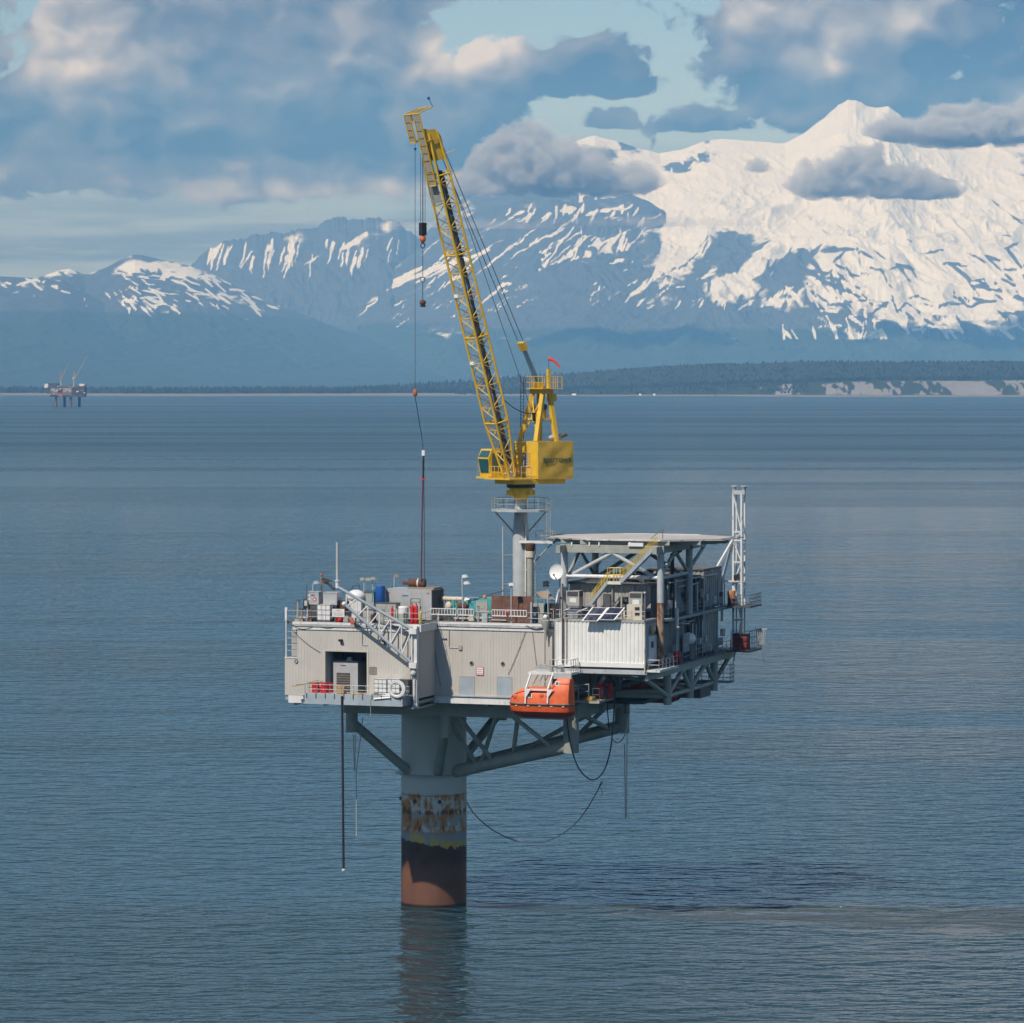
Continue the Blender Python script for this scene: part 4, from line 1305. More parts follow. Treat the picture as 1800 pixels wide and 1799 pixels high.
# ------------------------------------------------------------------ crane pedestal
PED = onV(915.5, 1045, -6.0)
PU, PV_ = PED.x, PED.y
pz = lambda py: onV(915.5, py, PV_).z
ped = T('crane_pedestal', 'tall pale grey round pedestal carrying the yellow crane', 'pedestal', (PU, PV_, ZD))
ped.part(B().lathe((PU, PV_, ZD), [(1.06, 0), (1.06, pz(935) - ZD), (0.98, pz(925) - ZD), (0.86, pz(905) - ZD), (0.80, pz(878) - ZD)], 40), 'column', STEEL_LT, smooth=True)
ped.part(B().lathe((PU, PV_, ZD), [(1.35, 0.0), (1.35, 0.25), (1.07, 0.27)], 32), 'base_flange', STEEL)
zt = pz(899)
ped.part(B().lathe((PU, PV_, zt), [(0.9, 0), (3.9, 0), (3.9, 0.28), (0.9, 0.28)], 8, R(11), R(371)), 'service_platform', STEEL_LT)
ring_pts = [(PU + 3.8 * math.cos(R(22.5 * 2 * k + 11)), PV_ + 3.8 * math.sin(R(45 * k + 11)), zt + 0.28) for k in range(9)]
railing(ped, ring_pts, h=1.45, gap=1.5, r=0.045, material=STEEL)
for k in range(4):
    a = R(45 + 90 * k - 20)
    ped.part(B().tube((PU + 3.4 * math.cos(a), PV_ + 3.4 * math.sin(a), zt), (PU + 1.0 * math.cos(a), PV_ + 1.0 * math.sin(a), zt - 2.7), 0.10, 8), 'platform_strut', STEEL)
# mid landing to the right with ladder up
z2 = pz(950)
ped.part(B().box(PU + 0.3, PU + 4.9, PV_ - 1.6, PV_ - 0.4, z2 - 0.3, z2), 'landing', WHITE)
railing(ped, [(PU + 2.2, PV_ - 0.45, z2), (PU + 4.85, PV_ - 0.45, z2), (PU + 4.85, PV_ - 1.5, z2)], h=1.3, gap=1.0, r=0.04, material=STEEL)
ped.part(B().tube((PU + 4.6, PV_ - 1.0, z2 - 0.3), (PU + 1.0, PV_ - 0.8, z2 - 3.9), 0.10, 8), 'landing_strut', STEEL_LT)
for (u0, v0, za, zb) in ((PU + 4.1, PV_ - 0.9, z2, zt + 1.6), (PU + 1.9, PV_ - 0.3, ZD + 0.5, z2)):
    lad = ped.sub('ladder')
    for s in (-0.24, 0.24):
        ped.part(B().tube((u0 + s, v0, za), (u0 + s, v0, zb), 0.04, 6), 'stile', STEEL, lad)
    n_ = int((zb - za) / 0.45)
    for k in range(n_):
        z = za + 0.3 + k * 0.45
        ped.part(B().tube((u0 - 0.24, v0, z), (u0 + 0.24, v0, z), 0.025, 5), 'rung', STEEL, lad)
# vertical pipes clamped to the pedestal
a, b_ = onV(884, 1048, -7.5), onV(884, 925, -7.5)
pole = ped.part(B().tube((a.x, -7.5, ZD), (a.x, -7.5, b_.z), 0.10, 10), 'riser_pipe', STEEL_LT, smooth=True)
for py in (976, 1027):
    z = onV(884, py, -7.5).z
    ped.part(B().bar((a.x, -7.5, z), (PU - 1.0, PV_ - 0.2, z), 0.18), 'pipe_bracket', STEEL_LT)
ped.part(B().tube((PU + 0.92, PV_ - 0.75, ZD), (PU + 0.92, PV_ - 0.75, pz(920)), 0.12, 10), 'riser_pipe', WHITE, smooth=True)

# engine exhaust stack next to it
ex = onV(932, 1045, -9.0)
st = T('exhaust_stack', 'grey exhaust stack with wide rusty hood beside the crane pedestal', 'exhaust stack', (ex.x, -9.0, ZD))
ez = lambda py: onV(932, py, -9.0).z
st.part(B().tube((ex.x, -9.0, ZD), (ex.x, -9.0, ez(981)), 0.44, 20), 'duct', STEEL, smooth=True)
st.part(B().lathe((ex.x, -9.0, 0), [(0.45, ez(982)), (0.58, ez(980)), (0.58, ez(970)), (0.5, ez(969))], 20), 'collar', CREAM, smooth=True)
st.part(B().lathe((ex.x, -9.0, 0), [(0.52, ez(969)), (0.62, ez(967)), (0.64, ez(956)), (0.5, ez(955))], 20), 'hood', RUST, smooth=True)

# ------------------------------------------------------------------ crane
CW = toW((PU, PV_, 0))
CR = R(215)
cr_ = T('pedestal_crane', 'yellow lattice-boom pedestal crane with cab and machinery house', 'crane', (0, 0, 0), rz=CR, world=(CW.x, CW.y, pz(880)))
ZB = pz(880)
L = lambda py: pz(py) - ZB              # height above the crane's foot for a photo row at the pedestal
# slewing base
cr_.part(B().lathe((0, 0, 0), [(0.95, 0), (1.0, L(872)), (1.55, L(862)), (1.55, L(858))], 28), 'tapered_base', YELLOW, smooth=True)
for k in range(8):
    a = R(45 * k + 10)
    cr_.part(B().bar((math.cos(a) * 1.5, math.sin(a) * 1.5, L(871)), (math.cos(a) * 1.5, math.sin(a) * 1.5, L(862)), 0.45, 0.75, up=(math.cos(a), math.sin(a), 0)), 'base_lug', YELLOW)
cr_.part(B().lathe((0, 0, 0), [(1.85, L(857.5)), (1.85, L(851))], 32), 'slew_ring', BLACK, smooth=True)
cr_.part(B().box(-5.6, 2.6, -2.2, 2.2, L(851), L(843)), 'slew_frame', YELLOW)
cr_.part(B().box(0.0, 3.6, -3.2, 2.6, L(843), L(840)), 'front_walkway', YELLOW)
# machinery house
xF, xB, yW = -0.82, -6.47, 2.74
zh0, zh1 = L(842), L(776)
cr_.part(B().box(xB, xF, -yW, yW - 0.02, zh0, zh1), 'machinery_house', YELLOW)
n1_, n2_ = 26, 14
vs, fs = [], []
for i in range(n1_ + 1):
    for j in range(n2_ + 1):
        x = xB + 0.04 + (xF - xB - 0.08) * i / n1_
        z = zh0 - 0.05 + (zh1 - zh0 + 0.05) * j / n2_
        edge = min(i, n1_ - i, j, n2_ - j)
        y = yW + 0.03 + (0.05 * math.sin(x * 1.6 + z * 1.9) + 0.035 * math.sin(x * 3.1 - z * 2.3 + 1.0) + 0.05) * min(1, edge / 2.0)
        vs.append((x, y, z))
for i in range(n1_):
    for j in range(n2_):
        a = i * (n2_ + 1) + j
        fs.append((a, a + n2_ + 1, a + n2_ + 2, a + 1))
tp = B().add(vs, fs)
tarp = cr_.part(tp, 'canvas_side', YELLOW_TARP, smooth=True)
lx = B().box(xF, xF + 0.06, -0.72, 0.9, zh0 + 1.65, zh0 + 3.35)
lou = cr_.part(lx, 'louvre', LOUVRE)
for k in range(8):
    z = zh0 + 1.75 + k * 0.2
    cr_.part(B().prism([(xF + 0.06, z), (xF + 0.13, z - 0.05), (xF + 0.13, z - 0.01), (xF + 0.06, z + 0.10)], 1, -0.66, 0.84), 'blade', GREYBOX, lou)
fr = B()
for (y0, y1, z0, z1) in ((-0.8, -0.66, zh0 + 1.6, zh0 + 3.4), (0.84, 0.98, zh0 + 1.6, zh0 + 3.4), (-0.66, 0.84, zh0 + 3.3, zh0 + 3.4), (-0.66, 0.84, zh0 + 1.6, zh0 + 1.7)):
    fr.box(xF, xF + 0.15, y0, y1, z0, z1)
cr_.part(fr, 'louvre_frame', YELLOW, lou)
# lettering on the canvas side
def text_mesh(body, size, material, name, parent, loc, rot, extrude=0.01, bold=0.0):
    cu = bpy.data.curves.new(name, 'FONT')
    cu.body = body
    cu.size = size
    cu.extrude = extrude
    cu.offset = bold
    cu.align_x = 'CENTER'
    cu.align_y = 'CENTER'
    o_ = bpy.data.objects.new(name, cu)
    COL.objects.link(o_)
    dg = bpy.context.evaluated_depsgraph_get()
    me = bpy.data.meshes.new_from_object(o_.evaluated_get(dg))
    COL.objects.unlink(o_)
    bpy.data.objects.remove(o_)
    me.materials.clear()
    me.materials.append(material)
    o2 = bpy.data.objects.new(name, me)
    COL.objects.link(o2)
    o2.parent = parent
    o2.location = loc
    o2.rotation_euler = rot
    return o2


text_mesh('sparrows', 1.2, INK_GREEN, 'lettering', cr_.o, (-3.75, yW + 0.175, zh0 + 2.5), (R(90), 0, R(180)), 0.008, 0.012)
# walkway rails on the house front
railing(cr_, [(0.1, -2.4, L(840)), (0.1, -0.6, L(840))], h=1.5, gap=0.9, r=0.05, material=YELLOW)
railing(cr_, [(xF + 0.35, -0.6, zh0), (xF + 1.1, -0.6, zh0), (xF + 1.1, 2.75, zh0)], h=1.6, gap=1.1, r=0.045, material=STEEL)
railing(cr_, [(3.5, -2.2, L(840)), (3.5, -1.0, L(840)), (3.5, 0.8, L(840))], h=1.5, gap=0.8, r=0.05, material=YELLOW)
# cab, far side of the boom foot
cz0, cz1 = L(838), L(790)
cy0, cy1 = -5.1, -2.6
cab_prof = [(0.6, cz0), (2.9, cz0), (3.3, cz0 + 2.35), (2.75, cz1), (0.6, cz1)]
cr_.part(B().prism([(x, z) for x, z in cab_prof], 1, cy0, cy1), 'cab', YELLOW)
gl = B()
q = [(2.98, cz0 + 0.45), (3.27, cz0 + 2.25)]
gl.add([(q[0][0] + 0.04, cy0 + 0.25, q[0][1]), (q[0][0] + 0.04, cy1 - 0.2, q[0][1]), (q[1][0] + 0.04, cy1 - 0.12, q[1][1]), (q[1][0] + 0.04, cy0 + 0.12, q[1][1])], [(0, 1, 2, 3)])
cr_.part(gl, 'windscreen', GLASS)
gl = B().add([(3.30, cy0 + 0.15, cz0 + 2.5), (3.30, cy1 - 0.15, cz0 + 2.5), (2.83, cy1 - 0.2, cz1 - 0.18), (2.83, cy0 + 0.2, cz1 - 0.18)], [(0, 1, 2, 3)])
cr_.part(gl, 'upper_windscreen', GLASS)
gl = B().box(1.0, 2.75, cy1 + 0.005, cy1 + 0.03, cz0 + 0.7, cz0 + 3.0)
cr_.part(gl, 'side_window', GLASS)
cr_.part(B().box(0.4, 3.5, cy0 - 0.15, cy1 + 0.2, cz0 - 0.3, cz0 - 0.01), 'cab_floor', YELLOW)
railing(cr_, [(3.2, cy0 - 0.1, cz0), (0.8, cy0 - 0.1, cz0)], h=1.5, gap=1.1, r=0.04, material=STEEL)
# boom
tilt = math.atan(0.2866)
bd = Vector((math.sin(tilt), 0, math.cos(tilt)))         # along the boom
bn = Vector((-math.cos(tilt), 0, math.sin(tilt)))        # its back side
BF = Vector((2.7, 0, L(842)))
BW, BDp, BLn = 1.30, 1.9, 47.0


def bp_(s, y, n):
    return BF + bd * s + Vector((0, y, 0)) + bn * n


def half(s):                    # half width and depth taper to foot and head
    if s < 7.5:
        return 0.55 + (BW - 0.55) * s / 7.5, 0.9 + (BDp - 0.9) * s / 7.5
    if s > 40.5:
        k = (s - 40.5) / 6.5
        return BW - 0.3 * k, BDp - 0.7 * k
    return BW, BDp


def corner(s, i):
    hw, dp = half(s)
    off = (BDp - dp) * 0.5
    return bp_(s, (-hw, hw, hw, -hw)[i], (off, off, off + dp, off + dp)[i])


for i in range(4):
    for (s0, s1) in ((0, 7.5), (7.5, 40.5), (40.5, 46.0)):
        cr_.part(B().tube(corner(s0, i), corner(s1, i), 0.155, 10), 'boom_chord', YELLOW, smooth=True)
segs = [k * 1.5 for k in range(1, 29)]
sp = 1.5
for i in range(4):
    j = (i + 1) % 4
    r_ = 0.06
    for k, s in enumerate([0.6 + sp * q_ for q_ in range(27)]):
        s2 = min(s + sp, 42)
        a, c_ = (corner(s, i), corner(s2, j)) if k % 2 == 0 else (corner(s, j), corner(s2, i))
        cr_.part(B().tube(a, c_, r_, 6), 'lacing_bar', YELLOW)
        if k % 2 == 0:
            cr_.part(B().tube(corner(s, i), corner(s, j), r_, 6), 'lacing_bar', YELLOW)
for s in (7.5, 19.0, 30.0, 40.5):
    for i in range(4):
        cr_.part(B().tube(corner(s, i), corner(s, (i + 1) % 4), 0.11, 8), 'joint_frame', YELLOW)
# dark hose bundle and cleated walkway inside the back of the boom
hose = B()
for k in range(42):
    s = 1.5 + k * 0.93
    hw, dp = half(s)
    hose.bar(bp_(s, -0.05, BDp * 0.84), bp_(s + 0.86, -0.05, BDp * 0.84), 0.62, 0.10, up=tuple(bn))
cr_.part(hose, 'boom_walkway', STEEL_DK)
b = B()
for yy in (-0.3, 0.0, 0.28, 0.5):
    b.path([bp_(2 + 3.9 * k, yy + 0.07 * math.sin(k * 2.1 + yy * 9), BDp * 0.62 + 0.08 * math.cos(k * 1.7 + yy * 5)) for k in range(11)], 0.085, 6)
cr_.part(b, 'hose_bundle', STEEL_DK)
for s in (15.6, 24.6):
    p = corner(s, 0)
    fl = cr_.part(B().box(p.x - 0.05, p.x + 0.2, p.y + 0.1, p.y + 0.9, p.z - 0.2, p.z + 0.25), 'floodlight', LAMP)
# perforated guard plates under the head
b = B()
for (s0, s1) in ((37.0, 42.6),):
    vs = [bp_(s0, -BW - 0.12, -0.1), bp_(s0, BW * 0.6, -0.1), bp_(s1, BW * 0.6, -0.1), bp_(s1, -BW - 0.12, -0.1)]
    b.add(vs + [p + bn * 0.06 for p in vs], [(0, 1, 2, 3), (7, 6, 5, 4), (0, 4, 5, 1), (1, 5, 6, 2), (2, 6, 7, 3), (3, 7, 4, 0)])
cr_.part(b, 'guard_plate', GREYBOX)
# walkway cage on the front of the boom head: framed panels
cage = cr_.sub('head_walkway')


def frame_panel(s0, s1, y0, y1, n, tag='cage_panel', lean=0.0):
    c4 = [bp_(s0, y0, n), bp_(s0, y1, n), bp_(s1, y1, n + lean), bp_(s1, y0, n + lean)]
    for a, c_ in zip(c4, c4[1:] + c4[:1]):
        cr_.part(B().bar(a, c_, 0.15, 0.15), 'cage_bar', YELLOW, cage)
    inner = [c4[0].lerp(c4[2], 0.1), c4[1].lerp(c4[3], 0.1), c4[2].lerp(c4[0], 0.1), c4[3].lerp(c4[1], 0.1)]
    cr_.part(B().add(inner + [p - bn * 0.04 for p in inner], [(0, 1, 2, 3), (7, 6, 5, 4), (0, 4, 5, 1), (1, 5, 6, 2), (2, 6, 7, 3), (3, 7, 4, 0)]), 'cage_plate', GREYBOX, cage)


sl = [39.4, 40.1, 41.0, 42.7, 43.7, 44.7, 45.7, 46.7, 47.9]
for s0, s1 in zip(sl[:-1], sl[1:]):
    frame_panel(s0, s1, -0.2, 1.2, -0.55)
for s0, s1 in ((45.2, 46.0), (46.0, 46.9), (46.9, 47.9)):
    frame_panel(s0, s1, -2.3, -1.1, -0.55)
frame_panel(47.9, 48.9, -2.3, -0.7, -0.55)
frame_panel(47.9, 48.9, -0.7, 1.2, -0.55)
for y in (-2.3, -1.1, -0.2, 1.2):
    cr_.part(B().bar(bp_(45.2, y, -0.5), bp_(45.2, y, 1.4), 0.13), 'cage_bar', YELLOW, cage)
    cr_.part(B().bar(bp_(48.9, y, -0.5), bp_(49.2, y, 1.9), 0.13), 'cage_bar', YELLOW, cage)
cr_.part(B().bar(bp_(49.2, -2.3, 1.9), bp_(49.2, 1.2, 1.9), 0.1), 'cage_bar', YELLOW, cage)
# solid head plates and sheaves
for y in (-0.85, 0.85):
    vs = [bp_(42.4, y, 0.1), bp_(42.4, y, 2.0), bp_(45.3, y, 2.1), bp_(46.4, y, 1.4), bp_(46.6, y, -0.2), bp_(44.0, y, -0.1)]
    m6 = [p + Vector((0, 0.12, 0)) for p in vs]
    cr_.part(B().add(vs + m6, [(0, 1, 2, 3, 4, 5), (11, 10, 9, 8, 7, 6)] + [(i, 6 + i, 6 + (i + 1) % 6, (i + 1) % 6) for i in range(6)]), 'head_plate', YELLOW)
cr_.part(B().bar(bp_(42.4, 0, 2.05), bp_(45.2, 0, 2.1), 1.5, 0.08, up=tuple(bn)), 'head_back_plate', YELLOW)
for (s, n) in ((46.2, 0.2), (44.4, -0.1), (45.4, 1.7)):
    for y in (-0.35, 0.35):
        c_ = bp_(s, y, n)
        cr_.part(B().tube(c_ - Vector((0, 0.07, 0)), c_ + Vector((0, 0.07, 0)), 0.52, 18), 'sheave', YELLOW)
cr_.part(B().tube(bp_(49.2, 1.1, 1.8), bp_(50.3, 1.1, 1.5), 0.04, 6), 'beacon_mast', STEEL_DK)
cr_.part(B().ball(bp_(50.4, 1.1, 1.47), 0.2, n=8, m=6), 'beacon', BLUE)
for s in (40.2, 43.0, 36.0):
    cr_.part(B().tube(bp_(s, 1.1, 2.0), bp_(s + 0.2, 2.2, 2.9), 0.05, 6), 'rope_guide', YELLOW)
# gantry (A-frame) on the house
gz1 = L(692)
for y in (-1.9, 1.9):
    cr_.part(B().bar((-1.1, y, zh1), (-2.7, y * 0.6, gz1), 0.55, 0.55), 'gantry_leg', YELLOW)
    cr_.part(B().bar((-4.3, y, zh1), (-3.8, y * 0.6, gz1), 0.55, 0.55), 'gantry_leg', YELLOW)
cr_.part(B().bar((-1.8, -1.5, L(737)), (-1.8, 1.5, L(737)), 0.3), 'gantry_tie', YELLOW)
for y in (-1.3, 1.3):
    cr_.part(B().bar((-1.8, y * 1.15, L(737)), (-4.1, y * 1.15, L(737)), 0.22), 'gantry_tie', YELLOW)
cr_.part(B().box(-4.2, -2.4, -1.4, 1.4, gz1, gz1 + 0.55), 'gantry_head', YELLOW)
cr_.part(B().box(-5.2, -1.9, -1.9, 2.2, gz1 + 0.56, gz1 + 0.68), 'gantry_platform', YELLOW)
railing(cr_, [(-2.0, -1.8, gz1 + 0.68), (-5.1, -1.8, gz1 + 0.68), (-5.1, 2.1, gz1 + 0.68), (-2.0, 2.1, gz1 + 0.68), (-2.0, -1.8, gz1 + 0.68)], h=1.55, gap=1.1, r=0.05, material=YELLOW)
cr_.part(B().bar((-3.6, 1.2, gz1 + 0.6), (-3.6, 1.2, L(649)), 0.4), 'mast_box', YELLOW)
for y in (-0.5, 0.0, 0.5):
    cr_.part(B().tube((-2.8, y - 0.07, gz1 + 1.0), (-2.8, y + 0.07, gz1 + 1.0), 0.5, 16), 'sheave', YELLOW)
cr_.part(B().tube((-3.6, 1.2, L(649)), (-3.6, 1.2, L(630)), 0.035, 6), 'windsock_mast', STEEL_DK)
ws = B()
w0 = Vector((-3.6, 1.2, L(631)))
for k in range(5):
    a = w0 + Vector((-0.28, 0.28, 0)) * k * 0.78 + Vector((0, 0, -0.05 * k * k))
    c_ = w0 + Vector((-0.28, 0.28, 0)) * (k + 1) * 0.78 + Vector((0, 0, -0.05 * (k + 1) ** 2))
    ws.tube(a, c_, 0.26 - 0.035 * k, 8, 0.26 - 0.035 * (k + 1))
cr_.part(ws, 'windsock', mat('windsock_fabric', (0.75, 0.06, 0.05), 0.8, var=0.1))
cr_.part(B().box(-3.9, -2.0, -1.25, 1.25, L(739), L(736)), 'gantry_floor', YELLOW)
cr_.part(B().box(-3.6, -2.3, -0.9, 0.7, L(736), L(722)), 'winch_box', YELLOW)
cr_.part(B().tube((-3.0, -1.2, L(716)), (-3.0, 1.2, L(716)), 0.42, 14), 'winch_drum', STEEL_DK)
cr_.part(B().box(-4.6, -3.9, 0.4, 1.6, L(706), L(693)), 'control_box', YELLOW)
cr_.part(B().bar((-1.2, -1.9, zh1), (-2.6, 1.1, L(700)), 0.16), 'gantry_brace', YELLOW)
cr_.part(B().bar((-1.2, 1.9, zh1), (-2.6, -1.1, L(700)), 0.16), 'gantry_brace', YELLOW)
cr_.part(B().box(-1.9, -1.75, 0.1, 0.7, L(742), L(736)), 'floodlight', LAMP)
# ladder cage at the back of the gantry
lad = cr_.sub('ladder')
for (x, y) in ((-1.6, -2.3), (-1.6, -1.6)):
    cr_.part(B().tube((x, y, zh1), (x, y, gz1 + 2.2), 0.05, 6), 'stile', STEEL_DK, lad)
for k in range(18):
    z = zh1 + 0.4 + k * 0.42
    cr_.part(B().tube((-1.6, -2.3, z), (-1.6, -1.6, z), 0.03, 5), 'rung', STEEL_DK, lad)
# muffler lump on the roof
cr_.part(B().ball((-4.4, 1.5, zh1 + 0.45), 0.55, 1.9, 1.0, 0.8, 14, 8), 'exhaust_muffler', GREYBOX, smooth=True)
cr_.part(B().tube((-5.2, 1.6, zh1 + 0.6), (-5.9, 1.9, zh1 + 1.0), 0.28, 10, 0.36), 'exhaust_pipe', STEEL_DK)
# boom hoist: ropes gantry -> floating block -> pendants -> boom head
HB = Vector((0, 0, 0))
blk_s = 0.30
gtop = Vector((-2.8, 0, gz1 + 1.2))
btop = bp_(45.2, 0, 2.0)
blk = gtop.lerp(btop, 0.155)
blkd = (btop - gtop).normalized()
for y in (-0.55, -0.25, 0.0, 0.25, 0.55):
    cr_.part(B().tube(gtop + Vector((0, y, 0)), blk + Vector((0, y * 0.8, 0)), 0.045, 6), 'hoist_rope', ROPE)
fb_ = cr_.part(B().bar(blk - blkd * 0.5, blk + blkd * 0.6, 1.3, 0.5), 'floating_block', YELLOW)
for y in (-0.6, 0.6):
    cr_.part(B().tube(blk + blkd * 0.9 + Vector((0, y, 0)), btop + Vector((0, y, 0)), 0.05, 6), 'pendant_rope', ROPE)
cr_.part(B().tube((-1.5, 0.9, zh1 + 3.0), bp_(39.5, 0.9, 2.2), 0.04, 6), 'hoist_rope', ROPE)
cr_.part(B().bar((-1.55, 0.85, zh1 + 2.6), (-1.4, 0.95, zh1 + 3.7), 0.32), 'rope_weight', BLACK)
cr_.part(B().path(sag(bp_(10.5, 0.9, 2.0), (-1.45, 0.9, zh1 + 3.6), 0.6), 0.06), 'power_hose', BLACK)
# main hook on its falls
hs = Matrix.Translation(cr_.o.location) @ Matrix.Rotation(CR, 4, 'Z')
hl = bp_(43.6, -0.5, -0.3)
def downto(p, py):              # point straight below p at a photo row
    wp = hs @ p
    D_ = wp.y - CAM.y
    return Vector((p.x, p.y, 70.3 + (660 - py) / FPX * D_ - cr_.o.location.z))


zc_ = downto(hl, 392)
for dx, dy in ((-0.22, -0.25), (-0.22, 0.2), (0.22, -0.2), (0.22, 0.25)):
    cr_.part(B().tube(hl + Vector((dx, dy, 0)), zc_ + Vector((dx, dy, 0)), 0.035, 6), 'fall_rope', ROPE)
hk = cr_.part(B().box(zc_.x - 0.35, zc_.x + 0.35, zc_.y - 0.38, zc_.y + 0.38, downto(hl, 414).z, zc_.z), 'hook_block', BLACK)
p = downto(hl, 420)
cr_.part(B().ball(p, 0.5, 0.8, 0.9, 1.1, 12, 8), 'hook_swivel', mat('hook_orange', (0.55, 0.14, 0.04), 0.5, var=0.15), hk)
p1 = downto(hl, 432)
cr_.part(B().ring(p1, 0.32, 0.08, 'v', 14, 6), 'hook', STEEL_DK, hk)
p2, p3 = downto(hl, 441), downto(hl, 486)
cr_.part(B().tube(p2, p3, 0.05, 6), 'pendant_sling', ROPE, hk)
cr_.part(B().ring(downto(hl, 492), 0.34, 0.06, 'v', 14, 6), 'sling_ring', STEEL_DK, hk)
cr_.part(B().tube(downto(hl, 498), downto(hl, 528), 0.05, 6), 'pendant_sling', ROPE, hk)
cr_.part(B().ball(downto(hl, 532), 0.42, 1, 1, 0.9, 12, 8), 'headache_ball', RUST, hk)
q = downto(hl, 539)
cr_.part(B().box(q.x - 0.3, q.x + 0.3, q.y - 0.2, q.y + 0.2, q.z - 0.1, q.z + 0.2), 'ball_plate', STEEL_DK, hk)
# whip line down to the deck
wl_ = bp_(45.0, -1.25, -0.6)
wb = downto(wl_, 690)
cr_.part(B().tube(wl_, wb, 0.035, 6), 'whip_line', ROPE)
cr_.part(B().ball(downto(wl_, 262), 0.18, n=8, m=6), 'line_weight', BLUE)
cr_.part(B().ball(downto(wl_, 691), 0.30, 1, 1, 1.8, 10, 8), 'whip_ball', mat('faded_orange', (0.42, 0.13, 0.06), 0.6, var=0.2))


# ------------------------------------------------------------------ bundle of slings hanging to the generator roof
def hang(name, label, cat, pts, r, material, extra=None, group=None):
    t = T(name, label, cat, pts[-1], group)
    t.part(B().path([Vector(p) for p in pts], r, 6), 'line', material)
    return t


vS = -14.0
wbw = hs @ wb
wbp = toP(wbw)
pts = [wbp + Vector((0, 0, -0.6)), onV(742, 772, vS), onV(744.5, 800, vS), onV(744, 842, vS), onV(740, 1022, vS)]
sl_ = T('lifting_sling', 'long purple and black lifting sling hanging down to the generator roof', 'sling', pts[-1])
sl_.part(B().path(pts[:2], 0.05, 6), 'upper_wire', ROPE)
sl_.part(B().path([onV(744.5, 800, vS), onV(744, 842, vS)], 0.13, 6), 'black_sleeve', BLACK)
sl_.part(B().path([onV(742, 772, vS), onV(744.5, 800, vS)], 0.05, 6), 'upper_wire', ROPE)
sl_.part(B().box(pts[2].x - 0.2, pts[2].x + 0.2, vS - 0.15, vS + 0.15, pts[2].z - 0.1, pts[2].z + 0.6), 'white_fitting', WHITE_CLEAN)
sl_.part(B().path([onV(743.5, 842, vS), onV(741.5, 930, vS), onV(740.5, 1022, vS)], 0.10, 6), 'sling_leg', mat('purple_webbing', (0.11, 0.035, 0.055), 0.8, var=0.2, scale=2.0))
sl_.part(B().path([onV(745, 842, vS), onV(746, 930, vS), onV(746.5, 1028, vS)], 0.05, 6), 'sling_leg', ROPE)
sl_.part(B().box(onV(739.5, 842, vS).x, onV(748.5, 842, vS).x, vS - 0.1, vS + 0.1, onV(744, 844, vS).z, onV(744, 841, vS).z), 'spreader', INK_RED)

# ------------------------------------------------------------------ cantilevered module deck at the right
UX = 35.0
mod = T('module_deck', 'grey cantilever deck and truss carrying the stacked modules at the right', 'deck frame', (29, -6, 27.9))
ZM = 33.35                                   # module deck level
mod.part(B().box(22.0, UX, -17.9, -17.4, 32.75, ZM - 0.05), 'front_beam', STEEL_LT)
mod.part(B().box(UX - 0.35, UX + 0.05, -17.35, 23.3, 32.0, 33.0), 'side_beam', STEEL)
mod.part(B().box(21.95, 22.3, -17.35, 23.3, 32.0, 33.0), 'side_beam', STEEL)
mod.part(B().box(22.0, UX, 22.8, 23.3, 32.02, 33.02), 'back_beam', STEEL)
mod.part(B().box(22.0, UX + 0.6, -17.3, 23.2, 33.03, ZM - 0.1), 'deck_plate', DECK)
for k in range(6):
    v = -14 + 7 * k
    mod.part(B().box(22.3, UX - 0.36, v - 0.15, v + 0.15, 32.2, 33.02), 'joist', STEEL)
PVS = (-5.4, 4.9, 16.6)
for v in PVS:
    for u in (34.0, 24.0):
        mod.part(B().tube((u, v, 27.9), (u, v, 32.0), 0.52, 16), 'truss_post', STEEL, smooth=True)
for u in (34.0, 24.0):
    mod.part(B().tube((u, PVS[0], 29.0), (u, PVS[2], 29.0), 0.30, 12), 'lower_chord', STEEL, smooth=True)
    tops = [(-16.6, 0), (-0.2, 0), (-0.2, 1), (10.8, 1), (10.8, 2), (22.5, 2)]
    for (vt, i) in tops:
        mod.part(B().tube((u, PVS[i], 29.0), (u + (0.5 if u > 30 else 0), vt, 32.05), 0.30, 12), 'truss_diagonal', STEEL, smooth=True)
mod.part(B().tube((24.0, PVS[0], 29.0), (34.0, PVS[0], 29.0), 0.36, 12), 'lower_chord', STEEL, smooth=True)
mod.part(B().tube((12.0, PVS[0] - 0.5, 28.7), (34.0, PVS[0], 29.7), 0.30, 12), 'lower_chord', STEEL, smooth=True)
mod.part(B().tube((24.0, PVS[2], 29.0), (34.0, PVS[2], 29.0), 0.30, 12), 'lower_chord', STEEL, smooth=True)
for (a, c_) in (((24, -5.4, 29.0), (29, -16.8, 32.1)), ((34, 4.9, 29.0), (24.0, -5.4, 32.0)), ((24, 4.9, 29), (34, 16.6, 32))):
    mod.part(B().tube(a, c_, 0.26, 10), 'truss_diagonal', STEEL, smooth=True)
# lower catwalk behind the truss
mod.part(B().box(30.0, 36.0, 17.5, 19.5, 28.9, 29.05), 'catwalk', STEEL_DK)
railing(mod, [(30.0, 17.6, 29.05), (36.0, 17.6, 29.05), (36.0, 19.4, 29.05)], h=2.3, gap=1.0, mids=3, material=STEEL_DK, r=0.05)
mod.part(B().box(22.5, 30, -3, 8, 27.6, 28.0), 'service_floor', STEEL_DK)
mod.part(B().box(UX - 6, UX - 1.0, 10.0, 15, 27.4, 28.8), 'tank', STEEL_DK)
